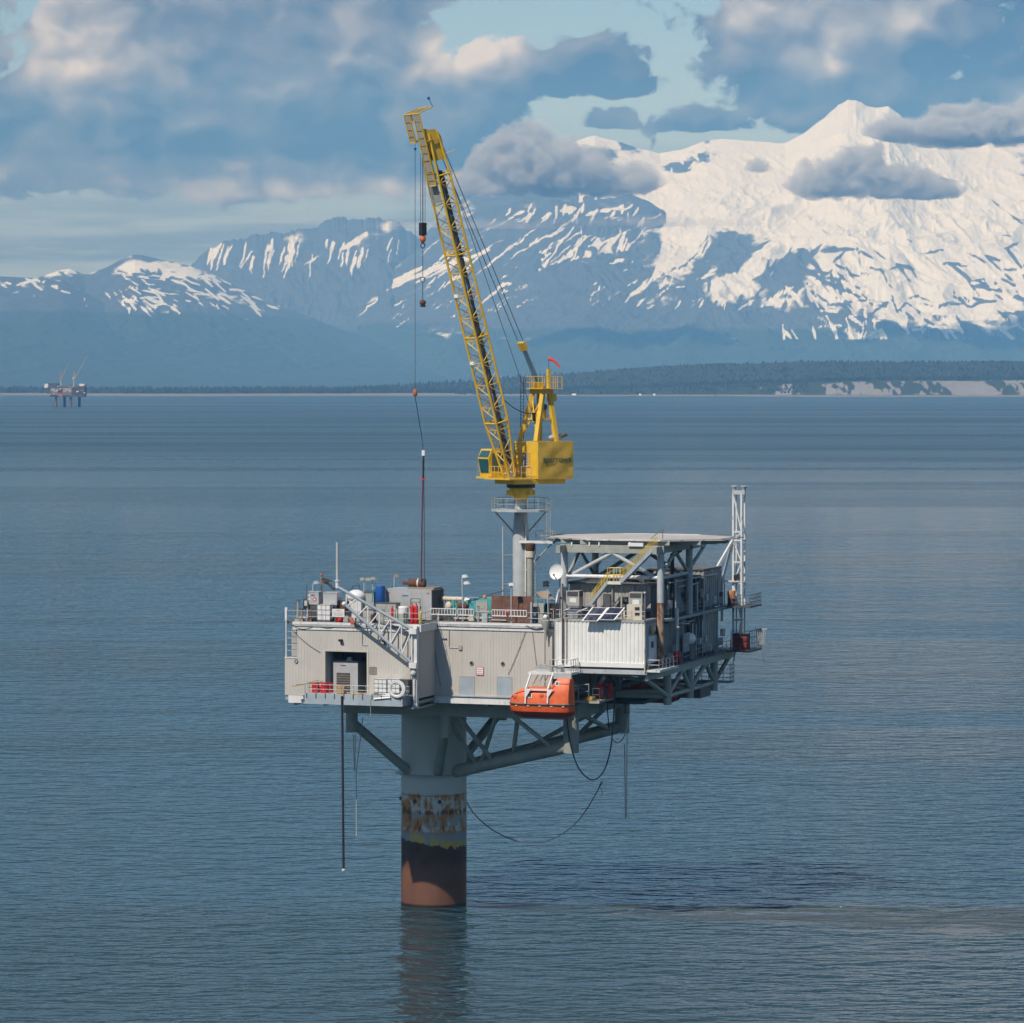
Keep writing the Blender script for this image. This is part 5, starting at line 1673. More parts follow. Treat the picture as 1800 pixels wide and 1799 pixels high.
# railings and walkways on the side
railing(mod, [(UX + 0.1, -17.6, ZM), (UX + 1.55, -17.6, ZM), (UX + 1.55, -9.6, ZM)], h=1.25, gap=1.5, r=0.045)
mod.part(B().box(UX + 0.02, UX + 1.7, -17.75, -9.5, ZM - 0.28, ZM), 'side_walkway', WHITE)
railing(mod, [(UX + 0.6, -4.4, ZM), (UX + 0.6, 23.0, ZM)], h=1.2, gap=2.0, r=0.04)
# outer service platforms by the mast
for (z, lab) in ((ZM, 'lower'), (39.3, 'upper')):
    mod.part(B().box(UX - 0.5, UX + 3.9, 17.2, 23.0, z - 0.26, z - 0.02), 'mast_platform', STEEL_DK)
    railing(mod, [(UX + 1.2, 17.3, z), (UX + 3.8, 17.3, z), (UX + 3.8, 22.9, z)], h=1.5 if lab == 'upper' else 2.6, gap=1.1, mids=2, r=0.05, material=STEEL_DK)

# ------------------------------------------------------------------ white living module
cu0, cu1 = onV(975.5, 1100, -18.0).x, 34.85
cz0_, cz1_ = 34.15, 39.25
wm = T('living_module', 'long white corrugated living module with door at its right end', 'module', ((cu0 + cu1) / 2, -15, ZM))
wm.part(B().ribbed('v', cu0 + 0.12, cu1 - 0.12, cz0_, cz1_, -18.0, 0.53, 0.07, groove=0.10, slope=0.09), 'corrugated_front', CONT_WHITE)
wm.part(B().ribbed('u', -18.0, -12.4, cz0_, cz1_ - 0.2, cu1 - 0.03, 0.45, 0.04, out=1, groove=0.10, slope=0.05), 'corrugated_end', GREYBLUE)
wm.part(B().box(cu0, cu0 + 0.12, -18.1, -12.4, cz0_, cz1_), 'corner_post', WHITE)
wm.part(B().box(cu1 - 0.12, cu1 + 0.02, -18.1, -17.9, cz0_ - 1.1, cz1_ + 0.02), 'corner_post', mat('stained_cream', (0.50, 0.44, 0.32), 0.7, var=0.2, scale=1.5, rust=0.35))
wm.part(B().box(cu0, cu1 - 0.13, -18.12, -17.85, cz0_ - 0.55, cz0_ - 0.002), 'bottom_rail', CONT_WHITE)
wm.part(B().box(cu0, cu1 - 0.13, -18.06, -12.4, cz1_ + 0.002, cz1_ + 0.28), 'roof_edge', GREYBOX)
wm.part(B().box(cu0, cu1, -17.8, -12.45, ZM - 0.09, ZM + 0.5), 'skid', STEEL_DK)
wm.part(B().box(cu0 + 0.1, cu1 - 0.2, -17.7, -12.41, cz0_ - 0.3, cz1_), 'core', CONT_DK)
d0, d1 = onU(1139.5, 1165, cu1), onU(1157, 1165, cu1)
dr = wm.part(B().box(cu1 + 0.005, cu1 + 0.06, d0.y, d1.y, ZM + 0.7, ZM + 4.1), 'door', mat('door_white', (0.60, 0.61, 0.61), 0.5, var=0.05))
wm.part(B().box(cu1 + 0.061, cu1 + 0.09, d0.y + 1.0, d0.y + 2.1, ZM + 2.6, ZM + 3.4), 'door_window', BLACK, dr)
wm.part(B().box(cu1 + 0.061, cu1 + 0.12, d1.y - 0.5, d1.y - 0.3, ZM + 1.8, ZM + 2.1), 'door_handle', STEEL_DK, dr)
wm.part(B().box(cu1 + 0.005, cu1 + 0.05, d0.y + 0.3, d0.y + 3.8, ZM + 4.3, ZM + 5.4), 'window', GLASS)
wm.part(B().box(cu1 + 0.051, cu1 + 0.07, d0.y + 2.5, d0.y + 3.0, ZM + 4.6, ZM + 5.2), 'window_notice', WHITE_CLEAN)
wm.part(B().tube((cu0 + 1.1, -18.25, ZM + 0.6), (cu0 + 1.1, -18.25, 44.0), 0.12, 8), 'brown_riser', PIPE_BR)
wm.part(B().tube((cu0 + 1.6, -18.22, ZM + 0.6), (cu0 + 1.6, -18.22, cz1_ + 0.4), 0.07, 8), 'grey_riser', GALV)
ZR = cz1_ + 0.28
railing(wm, [(cu0 + 0.1, -17.9, ZR), (cu1 - 0.1, -17.9, ZR)], h=1.15, gap=1.8, r=0.035)
wm.part(B().tube((cu1 - 0.05, -17.95, ZR), (cu1 - 0.05, -17.95, ZR + 3.4), 0.06, 8), 'lamp_post', GALV)
wm.part(B().ball((cu1 - 0.05, -18.0, ZR + 3.5), 0.16, n=8, m=6), 'lamp', CREAM)

# ------------------------------------------------------------------ dark modules stacked behind it
def module(name, label, u0, u1, v0, v1, z0, z1, end_ribs=0.6, material=None, group='dark grey stacked modules'):
    t = T(name, label, 'module', ((u0 + u1) / 2, (v0 + v1) / 2, z0), group)
    m_ = material or CONT_DK
    t.part(B().box(u0 + 0.05, u1 - 0.12, v0 + 0.12, v1 - 0.12, z0, z1 - 0.05), 'core', STEEL_DK)
    t.part(B().ribbed('u', v0, v1, z0 + 0.2, z1 - 0.2, u1, end_ribs, 0.10, out=1, groove=0.16, slope=0.10), 'corrugated_side', m_)
    t.part(B().ribbed('v', u0, u1, z0 + 0.2, z1 - 0.2, v0, 0.6, 0.10, out=-1, groove=0.16, slope=0.10), 'corrugated_front', m_)
    for z in (z0, z1 - 0.2):
        fr = B().box(u0, u1 + 0.04, v0 - 0.04, v0 + 0.1, z, z + 0.2).box(u1 - 0.1, u1 + 0.05, v0 + 0.1, v1, z + 0.001, z + 0.199)
        t.part(fr, 'frame_rail', STEEL_DK)
    t.part(B().box(u0, u1, v0, v1, z1 - 0.04, z1 + 0.04), 'roof', DECK)
    return t


def vside(px, u=UX - 0.3, py=1090):
    return onU(px, py, u).y


ua, ub = vside(1174), vside(1207)
uc, ud = vside(1236), vside(1267)
module('container', 'upper dark container just right of the rusty helideck post', 26.0, UX - 0.3, ua, ub, 39.4, 44.2, 0.42)
module('container', 'upper dark ribbed container at the far right under the mast', 27.0, UX - 0.2, uc, ud, 39.4, 44.6, 0.95)
module('container', 'lower dark container behind the white round tank', 26.0, UX - 0.6, ua - 1.0, ub, 33.5, 38.6, 0.42)
module('container', 'lower dark ribbed container below the far right one', 27.0, UX - 0.2, uc - 0.4, ud - 1.6, 33.5, 38.9, 0.95)
up_ = T('upper_module', 'dark grey upper module wall behind the solar panels and stair', 'module', (29, -9, ZD + 0.7))
up_.part(B().box(22.6, 34.4, -12.3, 15.5, 39.0, 39.32), 'floor', DECK)
up_.part(B().box(22.8, 33.6, -11.4, 14.0, 39.33, 43.6), 'core', STEEL_DK)
up_.part(B().ribbed('v', 22.8, 33.6, 39.33, 43.6, -11.5, 0.75, 0.06), 'front_wall', MODULE_GREY)
up_.part(B().box(22.6, 34.4, -11.8, 14.3, 43.61, 43.9), 'roof', DECK)
b = B()
rr_ = random.Random(3)
for k in range(46):
    u, v = rr_.uniform(22.8, 34), rr_.uniform(-11, 12)
    s = rr_.uniform(0.3, 1.1)
    b.box(u, u + s * 1.3, v, v + s, 43.9, 43.9 + s * rr_.uniform(0.4, 1.0))
up_.part(b, 'roof_clutter', STEEL_DK, kind='stuff')
for (u0, z0, w_, h_) in ((27.3, 39.4, 1.0, 3.0), (29.4, 39.4, 1.2, 2.6), (31.8, 39.5, 0.9, 3.4)):
    up_.part(B().box(u0, u0 + w_, -11.7, -11.52, z0, z0 + h_), 'recess_shade', STEEL_DK)  # raised dark slabs stand in for the shade of door recesses
up_.part(B().box(28.7, 29.4, -11.72, -11.60, 40.5, 41.2), 'notice', GREYBOX)
for u in (28.6, 31.4, 26.2):
    up_.part(B().tube((u, -11.75, 39.33), (u, -11.75, 43.6), 0.14, 8), 'wall_pipe', GALV)
railing(up_, [(UX - 0.4, -11.8, 39.32), (UX + 0.6, -11.8, 39.32), (UX + 0.6, -9.0, 39.32)], h=1.3, gap=1.3)
up_.part(B().box(34.41, UX + 0.8, -12.3, -8.8, 39.05, 39.30), 'side_landing', STEEL_LT)
railing(up_, [(UX + 0.4, -6.0, 39.32), (UX + 0.4, 16.0, 39.32)], h=1.2, gap=2.2)
up_.part(B().box(34.41, UX + 0.6, -8.79, 22.0, 38.95, 39.2), 'side_walkway', STEEL)
# pipework run at roof level
ph = onV(1060, 1014, -12.9).z
up_.part(B().tube((22.8, -12.9, ph), (35.2, -12.9, ph), 0.26, 12), 'insulated_pipe', WHITE, smooth=True)
up_.part(B().tube((35.3, -12.7, ph - 0.1), (35.3, 0.2, ph), 0.24, 12), 'insulated_pipe', STEEL_LT, smooth=True)
b = B().tube((35.0, -6.5, 39.3), (35.0, -6.5, 47.2), 0.25, 10).tube((35.0, -6.5, 47.2), (34.4, -1.0, 47.6), 0.33, 10)
up_.part(b, 'black_duct', BLACK)


def ac_unit(label, px0, px1, py0, py1, v):
    a, c_ = onV(px0, py1, v), onV(px1, py0, v)
    t = T('air_conditioner', label, 'air conditioner', ((a.x + c_.x) / 2, v + 0.8, a.z), 'air conditioners on the living module roof')
    t.part(B().box(a.x, c_.x, v, v + 1.7, a.z, c_.z), 'cabinet', GREYBOX)
    h = c_.z - a.z
    t.part(B().box(a.x + 0.15, c_.x - 0.15, v - 0.03, v + 0.001, c_.z - h * 0.36, c_.z - h * 0.06), 'grille', LOUVRE)
    t.part(B().box(c_.x, c_.x + 0.02, v + 0.15, v + 1.5, c_.z - h * 0.4, c_.z - h * 0.06), 'grille', LOUVRE)
    w_ = c_.x - a.x
    t.part(B().box(a.x + w_ * 0.28, a.x + w_ * 0.78, v - 0.035, v + 0.001, a.z + h * 0.22, a.z + h * 0.52), 'notice', WHITE_CLEAN)
    t.part(B().box(a.x + 0.1, c_.x - 0.1, v + 0.05, v + 1.6, min(ZR, 39.3), a.z - 0.002), 'stand', GALV)
    return t


ac_unit('grey air conditioner cabinet beside the left helideck post', 995, 1018, 1039, 1065, -15.0)
ac_unit('grey air conditioner cabinet right of the yellow stair', 1105, 1129, 1042, 1068, -15.0)
bx_ = onV(1118, 1092, -16.5)
t_ = T('junction_cabinet', 'cream electrical cabinet with openings shaded in black beside the solar panels', 'cabinet', (bx_.x, -16.3, ZR))
t_.part(B().box(bx_.x - 1.2, bx_.x + 0.8, -16.6, -15.8, ZR, ZR + 1.9), 'cabinet', CREAM)
for z in (0.5, 1.2):
    t_.part(B().box(bx_.x - 0.1, bx_.x + 0.5, -16.64, -16.6, ZR + z, ZR + z + 0.4), 'opening', BLACK)  # black plates put the shade of openings into the colour


# ------------------------------------------------------------------ solar panels on the module roof edge
def solar(label, px0, px1, pyt, pyb, lean_px, rows, v):
    """tilted back panel: bottom edge towards the camera"""
    tl, tr = onV(px0 + lean_px, pyt, v), onV(px1 + lean_px, pyt, v)
    zt_ = tl.z
    zb_ = onV(px0, pyb, v - 1.2).z
    bl, brr = Vector((tl.x - 1.0, v - 1.2, zb_)), Vector((tr.x - 1.0, v - 1.2, zb_))
    tr = Vector((tr.x, v, zt_))
    tl = Vector((tl.x, v, zt_))
    t = T('solar_panel', label, 'solar panel', ((tl.x + tr.x) / 2, v - 0.5, ZR), 'tilted solar panels on the living module roof')
    n = (tr - tl).cross(bl - tl).normalized()
    if n.z < 0:
        n = -n
    def quad(s0, s1, r0, r1, off, th):
        P0 = lambda s, r: tl.lerp(tr, s).lerp(bl.lerp(brr, s), r)
        c4 = [P0(s0, r0), P0(s1, r0), P0(s1, r1), P0(s0, r1)]
        return B().add([p + n * off for p in c4] + [p + n * (off + th) for p in c4], [(0, 1, 2, 3), (7, 6, 5, 4), (0, 4, 5, 1), (1, 5, 6, 2), (2, 6, 7, 3), (3, 7, 4, 0)])
    t.part(quad(0, 1, 0, 1, -0.05, 0.05), 'backing', WHITE_CLEAN)
    for k in range(rows):
        r0, r1 = k / rows + 0.03, (k + 1) / rows - 0.03
        t.part(quad(0.09, 0.91, r0, r1, 0.004, 0.02), 'cell_panel', SOLAR)
    for s in (0.04, 0.96):
        t.part(quad(s - 0.04, s + 0.04, 0, 1, 0.003, 0.04), 'side_rail', WHITE_CLEAN)
    for s in (0.15, 0.85):
        a = tl.lerp(tr, s)
        t.part(B().tube(Vector((a.x, v + 0.1, ZR)), a, 0.04, 6), 'leg', GALV)
    return t


solar('single-row solar panel at the left of the three', 1002, 1032, 1068.5, 1076, 2, 1, -16.4)
solar('largest solar panel, two rows of cells, between the other two', 1035, 1063, 1068, 1092, 6, 2, -18.0)
solar('two-row solar panel nearest the cream cabinet', 1064, 1093, 1068, 1090, 6, 2, -17.9)

# ------------------------------------------------------------------ helideck
ZH = onV(1140, 946, -8).z
hd = T('helideck', 'flat eight-sided helicopter deck on braced grey tubular posts', 'helideck', (28.9, -6.3, 39.3))
hc = (30.2, -4.2)
rad = 12.4
oct_ = [(hc[0] + rad * math.cos(R(22.5 + 45 * k)), hc[1] + rad * 0.70 * math.sin(R(22.5 + 45 * k))) for k in range(8)]
hd.part(B().prism(oct_, 2, ZH - 0.14, ZH), 'deck_surface', HELI)
hd.part(B().prism([(hc[0] + (x - hc[0]) * 1.02, hc[1] + (y - hc[1]) * 1.02) for x, y in oct_], 2, ZH - 0.22, ZH - 0.145), 'edge_plate', WHITE)
for k in range(8):
    (x0, y0), (x1, y1) = oct_[k], oct_[(k + 1) % 8]
    o0 = (hc[0] + (x0 - hc[0]) * 1.11, hc[1] + (y0 - hc[1]) * 1.11)
    o1 = (hc[0] + (x1 - hc[0]) * 1.11, hc[1] + (y1 - hc[1]) * 1.11)
    hd.part(B().tube((*o0, ZH - 0.05), (*o1, ZH - 0.05), 0.045, 6), 'net_rail', GALV)
    for s in (0, 0.33, 0.66):
        a = (x0 + (x1 - x0) * s, y0 + (y1 - y0) * s)
        c_ = (o0[0] + (o1[0] - o0[0]) * s, o0[1] + (o1[1] - o0[1]) * s)
        hd.part(B().tube((*a, ZH - 0.3), (*c_, ZH - 0.05), 0.04, 6), 'net_arm', GALV)
posts = {'FL': (22.5, -12.8), 'FR': (35.3, -12.8), 'BL': (22.5, 0.2), 'BR': (35.3, 0.2)}
ZBm = ZH - 1.75
for k, (u, v) in posts.items():
    if k == 'FR':
        hd.part(B().tube((u, v, 41.5), (u, v, ZBm), 0.46, 16), 'post', STEEL_LT, smooth=True)
        hd.part(B().tube((u, v, ZM), (u, v, 41.5), 0.46, 16), 'post', RUST_PAINT, smooth=True, label='rusty lower length of the post')
    else:
        hd.part(B().tube((u, v, 39.3), (u, v, ZBm), 0.46, 16), 'post', STEEL_LT, smooth=True)
for (a, c_) in (('FL', 'FR'), ('BL', 'BR')):
    (u0, v0), (u1, v1) = posts[a], posts[c_]
    hd.part(B().box(u0 - 0.5, u1 + 0.5, v0 - 0.3, v0 + 0.3, ZBm, ZBm + 1.0), 'main_beam', STEEL)
for u in (22.5, 35.3):
    for v0, v1 in ((-12.49, -0.11), (0.51, 7.4), (-15.5, -13.11)):
        hd.part(B().box(u - 0.28, u + 0.28, v0, v1, ZBm + 0.05, ZBm + 0.95), 'main_beam', STEEL)
for k in range(7):
    v = -11.6 + k * 2.45
    hw_ = math.sqrt(max(4, rad ** 2 - ((v - hc[1]) / 0.70) ** 2)) * 0.92
    hd.part(B().box(hc[0] - hw_, hc[0] + hw_, v - 0.12, v + 0.12, ZBm + 1.01, ZH - 0.23), 'joist', STEEL)
def tb(a, c_, r=0.25, m_=None):
    hd.part(B().tube(a, c_, r, 12), 'brace', m_ or STEEL, smooth=True)


zl_ = 43.3
tb((22.5, -12.8, zl_ + 1.0), (28.9, -12.8, ZBm), 0.26, STEEL_LT)
tb((35.3, -12.8, zl_ + 1.0), (28.9, -12.8, ZBm), 0.26, STEEL_LT)
tb((22.5, -12.8, zl_ + 0.6), (22.5, -6.3, ZBm), 0.22)
tb((22.5, 0.2, zl_ + 0.6), (22.5, -6.3, ZBm), 0.22)
tb((22.5, 0.2, zl_ + 0.4), (28.9, 0.2, ZBm), 0.26)
tb((35.3, 0.2, zl_ + 0.4), (28.9, 0.2, ZBm), 0.26)
tb((35.3, -12.8, zl_ + 1.6), (35.3, -6.3, ZBm), 0.24, STEEL_LT)
tb((35.3, 0.2, zl_ + 1.2), (35.3, -6.3, ZBm), 0.24)
tb((35.3, 0.2, zl_ + 1.8), (35.3, 7.0, ZBm), 0.24)
tb((22.5, 0.2, zl_ + 1.8), (22.5, 7.0, ZBm), 0.24)
# small access hatch rail on top
a = onZ(1144, 947, ZH)
hd.part(B().path([a, a + Vector((1.5, 0.3, 1.25)), a + Vector((1.5, 0.3, 0))], 0.05, 6), 'hatch_rail', STEEL_DK)
for px in (1005, 1036, 1053, 1107):
    p = onV(px, 956, -13.15)
    hd.part(B().box(p.x - 0.08, p.x + 0.08, -13.2, -13.12, p.z - 0.3, p.z + 0.2), 'clip', WHITE_CLEAN)
p = onV(1118, 958, -13.2)
hd.part(B().box(p.x - 1.0, p.x + 1.0, -13.4, -13.12, p.z - 0.2, p.z + 0.25), 'cover_board', WHITE_CLEAN)

# ------------------------------------------------------------------ stair up to the helideck
stt = T('helideck_stair', 'grey steel stair with yellow handrails climbing to the helideck', 'stair', (26, -14.2, ZR))
vA, vB = -15.0, -14.0
s0, s1 = onV(1037, 1063, vA), onV(1068, 1023, vA)
l0, l1 = onV(1068, 1023, vA), onV(1091, 1023, vA)
s2, s3 = onV(1091, 1023, vA), onV(1151, 962, vA)
for v in (vA, vB):
    stt.part(B().bar((s0.x, v, s0.z), (s1.x, v, s1.z), 0.08, 0.36), 'stringer', GREYBLUE)
    stt.part(B().bar((s2.x, v, s2.z), (s3.x, v, s3.z), 0.08, 0.45), 'stringer', GREYBLUE)
stt.part(B().box(l0.x, l1.x, vA - 0.05, vB + 0.05, l0.z - 0.32, l0.z + 0.03), 'landing', WHITE)
for (p, q) in ((s0, s1), (s2, s3)):
    n_ = int((q.z - p.z) / 0.26)
    for k in range(n_):
        c_ = Vector(p).lerp(Vector(q), (k + 0.5) / n_)
        stt.part(B().box(c_.x - 0.16, c_.x + 0.16, vA + 0.05, vB - 0.05, c_.z - 0.03, c_.z + 0.02), 'tread', STEEL_DK)


def slant_rail(t, p, q, v, n_, h=1.15):
    hub = t.sub('handrail')
    p, q = Vector((p.x, v, p.z + 0.1)), Vector((q.x, v, q.z + 0.1))
    for hh in (0.6, h):
        t.part(B().tube(p + Vector((0, 0, hh)), q + Vector((0, 0, hh)), 0.04, 6), 'rail', YELLOW_RAIL, hub)
    for k in range(n_ + 1):
        a = p.lerp(q, k / n_)
        t.part(B().tube(a, a + Vector((0, 0, h)), 0.045, 6), 'post', YELLOW_RAIL, hub)


for v in (vA, vB):
    slant_rail(stt, s0, s1, v, 3)
    slant_rail(stt, s2, s3, v, 5)
railing(stt, [(l0.x, vA, l0.z), (l1.x, vA, l1.z)], h=1.75, gap=0.9, mids=1, r=0.055, material=YELLOW_RAIL)
railing(stt, [(l0.x, vB, l0.z), (l1.x, vB, l1.z)], h=1.75, gap=0.4, mids=1, r=0.035, material=YELLOW_RAIL)
stt.part(B().bar((l1.x - 0.2, vB, ZR), (l1.x - 0.2, vB, l1.z - 0.33), 0.2), 'stair_post', STEEL)

# ------------------------------------------------------------------ white lattice mast at the back right corner
ms = T('lattice_mast', 'slender white lattice mast with two curved pads at its head', 'mast', (36.6, 20.0, ZM))
mu0, mu1 = onV(1291, 900, 20.0).x, onV(1305.5, 900, 20.0).x
mv0, mv1 = 19.4, 21.0
mzt = onV(1298, 868, 20.0).z
for u in (mu0, mu1):
    for v in (mv0, mv1):
        ms.part(B().bar((u, v, ZM), (u, v, mzt), 0.26 if v == mv0 else 0.18), 'mast_leg', WHITE)
zz = [onV(1298, py, 20.0).z for py in (1165, 1090, 1025, 988, 950, 935)]
for z in zz[1:]:
    ms.part(B().bar((mu0, mv0, z), (mu1, mv0, z), 0.2), 'rung_beam', WHITE)
    ms.part(B().bar((mu0, mv1, z), (mu1, mv1, z), 0.16), 'rung_beam', WHITE)
    for u in (mu0, mu1):
        ms.part(B().bar((u, mv0, z), (u, mv1, z), 0.16), 'rung_beam', WHITE)
lv = zz + [mzt]
for k in range(len(lv) - 1):
    a, c_ = (mu0, mu1) if k % 2 == 0 else (mu1, mu0)
    ms.part(B().bar((a, mv0, lv[k]), (c_, mv0, lv[k + 1]), 0.16), 'lattice_bar', WHITE)
ms.part(B().bar((mu0 - 0.3, 20.2, mzt + 0.15), (mu1 + 0.3, 20.2, mzt + 0.15), 0.5, 0.55), 'head_beam', STEEL_LT)
for u in (mu0 - 0.1, mu1 + 0.1):
    ms.part(B().lathe((u, 20.2, mzt + 0.42), [(0.25, 0), (0.30, 0.25), (0.48, 0.55), (0.42, 0.62), (0.15, 0.4)], 14), 'head_pad', STEEL_LT, smooth=True)
zt2 = onV(1290, 948, 20.0).z
sA, sB, sC = onV(1249, 1018, 16.0), onV(1269, 1022, 18.6), onV(1268, 1092, 18.6)
ms.part(B().bar((mu0, mv0, zt2), sA, 0.30), 'stay', WHITE)
ms.part(B().bar((mu0, mv0, zt2), sB, 0.32), 'stay', WHITE)
ms.part(B().bar(sB, (sB.x, sB.y, sC.z), 0.30), 'stay', WHITE)
ms.part(B().bar(sB, (mu1, mv0, sB.z), 0.24), 'rung_beam', WHITE)
for (px, py) in ((1292.5, 1016), (1297.5, 1014)):
    p = onV(px, py, 19.2)
    ms.part(B().box(p.x - 0.18, p.x + 0.18, 19.0, 19.3, p.z - 0.4, p.z + 0.4), 'floodlight', BLACK)

b = B()
t_ = T('barrel', 'orange and brown barrel on the upper mast platform', 'barrel', (36.0, 18.2, 39.3))
t_.part(B().lathe((36.0, 18.2, 39.3), [(0.5, 0), (0.55, 0.05), (0.55, 1.0)], 16), 'lower_half', RUST)
t_.part(B().lathe((36.0, 18.2, 40.301), [(0.55, 0), (0.55, 0.95), (0.5, 1.0)], 16), 'upper_half', mat('orange_barrel', (0.55, 0.22, 0.09), 0.6, var=0.15))
t_ = T('storage_box', 'dark red box on the lower mast platform', 'box', (37.0, 18.6, ZM))
t_.part(B().box(36.3, 38.2, 17.8, 19.4, ZM, ZM + 2.1), 'body', mat('dark_red', (0.20, 0.016, 0.012), 0.6, var=0.15))
t_.part(B().box(36.2, 38.3, 17.7, 19.5, ZM + 2.101, ZM + 2.2), 'lid', STEEL_DK)
t_ = T('safety_net', 'rope mesh basket hanging outside the lower mast platform', 'net', (40.0, 20, ZM))
p0 = (UX + 3.8, 20.0)
b = B().path([(UX + 3.8, 20, 36.0), (UX + 5.5, 20, 36.1)], 0.05).path([(UX + 4.0, 20, 36.0), (UX + 4.4, 20, 34.0)], 0.04).path([(UX + 5.4, 20, 36.0), (UX + 5.0, 20, 34.0), (UX + 5.0, 20, 31.6)], 0.04)
t_.part(b, 'frame', GALV)
b = B()
for k in range(9):
    z = 34.0 + k * 0.24
    b.path([(UX + 4.3 + 0.05 * k % 0.2, 20, z), (UX + 5.15, 20, z + 0.1)], 0.035, 4)
for k in range(5):
    b.path([(UX + 4.35 + 0.19 * k, 20, 34.0), (UX + 4.15 + 0.28 * k, 20, 36.0)], 0.035, 4)
t_.part(b, 'mesh', ROPE_LT)

# ------------------------------------------------------------------ equipment on the lower side walkway
zb_ = ZM
p = onU(1216, 1150, 35.6)
t_ = T('round_tank', 'white round tank in front of the lower dark container', 'tank', (35.2, p.y, ZM))
t_.part(B().ball((35.2, p.y, 36.0), 0.95, 0.9, 1.75, 0.85, 18, 12), 'vessel', WHITE_CLEAN, smooth=True)
t_.part(B().box(34.7, 35.7, p.y - 1.0, p.y + 1.0, ZM, 35.25), 'saddle', STEEL_DK)
p = onU(1205, 1150, 35.8)
t_ = T('net_rack', 'pale rope net hung on a rack left of the round tank', 'net', (35.9, p.y, ZM))
t_.part(B().path([(35.9, p.y - 1.6, ZM), (35.9, p.y - 1.6, 36.9), (35.9, p.y + 1.4, 37.0)], 0.07), 'rack', GALV)
b = B()
for k in range(9):
    v = p.y - 1.2 + k * 0.3
    b.path([(35.9, v, 36.9), (35.9, v + 0.1 * math.sin(k), 34.6)], 0.06, 5)
for k in range(7):
    b.path([(35.9, p.y - 1.2, 34.7 + k * 0.33), (35.9, p.y + 1.2, 34.75 + k * 0.33)], 0.05, 5)
t_.part(b, 'net', ROPE_LT)
for i, (px, lab) in enumerate(((1188, 'red fire extinguisher left of the lamp pole on the lower walkway'), (1193, 'red fire extinguisher touching the lamp pole on the lower walkway'))):
    p = onU(px, 1150, 36.2)
    t_ = T('fire_extinguisher', lab, 'extinguisher', (36.2, p.y, ZM), 'red fire extinguishers on the platform')
    t_.part(B().lathe((36.2, p.y, ZM + 0.3), [(0.26, 0), (0.28, 0.1), (0.28, 1.2), (0.12, 1.45)], 12), 'cylinder', RED, smooth=True)
    t_.part(B().tube((36.2, p.y, ZM + 1.75), (36.35, p.y - 0.3, ZM + 0.9), 0.05, 6), 'hose', BLACK)
    t_.part(B().box(36.0, 36.4, p.y - 0.2, p.y + 0.2, ZM, ZM + 0.298), 'stand', STEEL_DK)
for (px, py, pyb, lab) in ((1188, 1022, 1104, 'tall lamp pole in front of the upper dark container'), (1237, 1018, 1090, 'shorter lamp pole between the upper dark containers'), (1192, 1104, 1165, 'white lamp pole on the lower walkway before the dark container')):
    p, q = onU(px, py, 35.9), onU(px, pyb, 35.9)
    t_ = T('lamp_pole', lab, 'lamp', (35.9, p.y, q.z), 'lamp poles on the platform')
    t_.part(B().tube((35.9, p.y, q.z), (35.9, p.y, p.z), 0.09, 8), 'pole', STEEL_LT)
    t_.part(B().tube((35.9, p.y, p.z), (36.2, p.y - 0.8, p.z + 0.15), 0.07, 8), 'arm', STEEL_LT)
    t_.part(B().ball((36.25, p.y - 1.0, p.z + 0.1), 0.22, 1, 1.5, 0.8, 10, 6), 'lamp_head', CREAM)
p = onU(1193, 1095, 36.2)
t_ = T('tube_locker', 'upright white tube clamped outside the upper walkway', 'tube', (36.0, p.y, 38.0))
t_.part(B().tube((36.0, p.y, 38.0), (36.0, p.y, 40.4), 0.22, 10), 'tube', WHITE)
t_.part(B().tube((36.0, p.y, 40.401), (36.0, p.y, 40.5), 0.25, 10), 'cap', STEEL_LT)


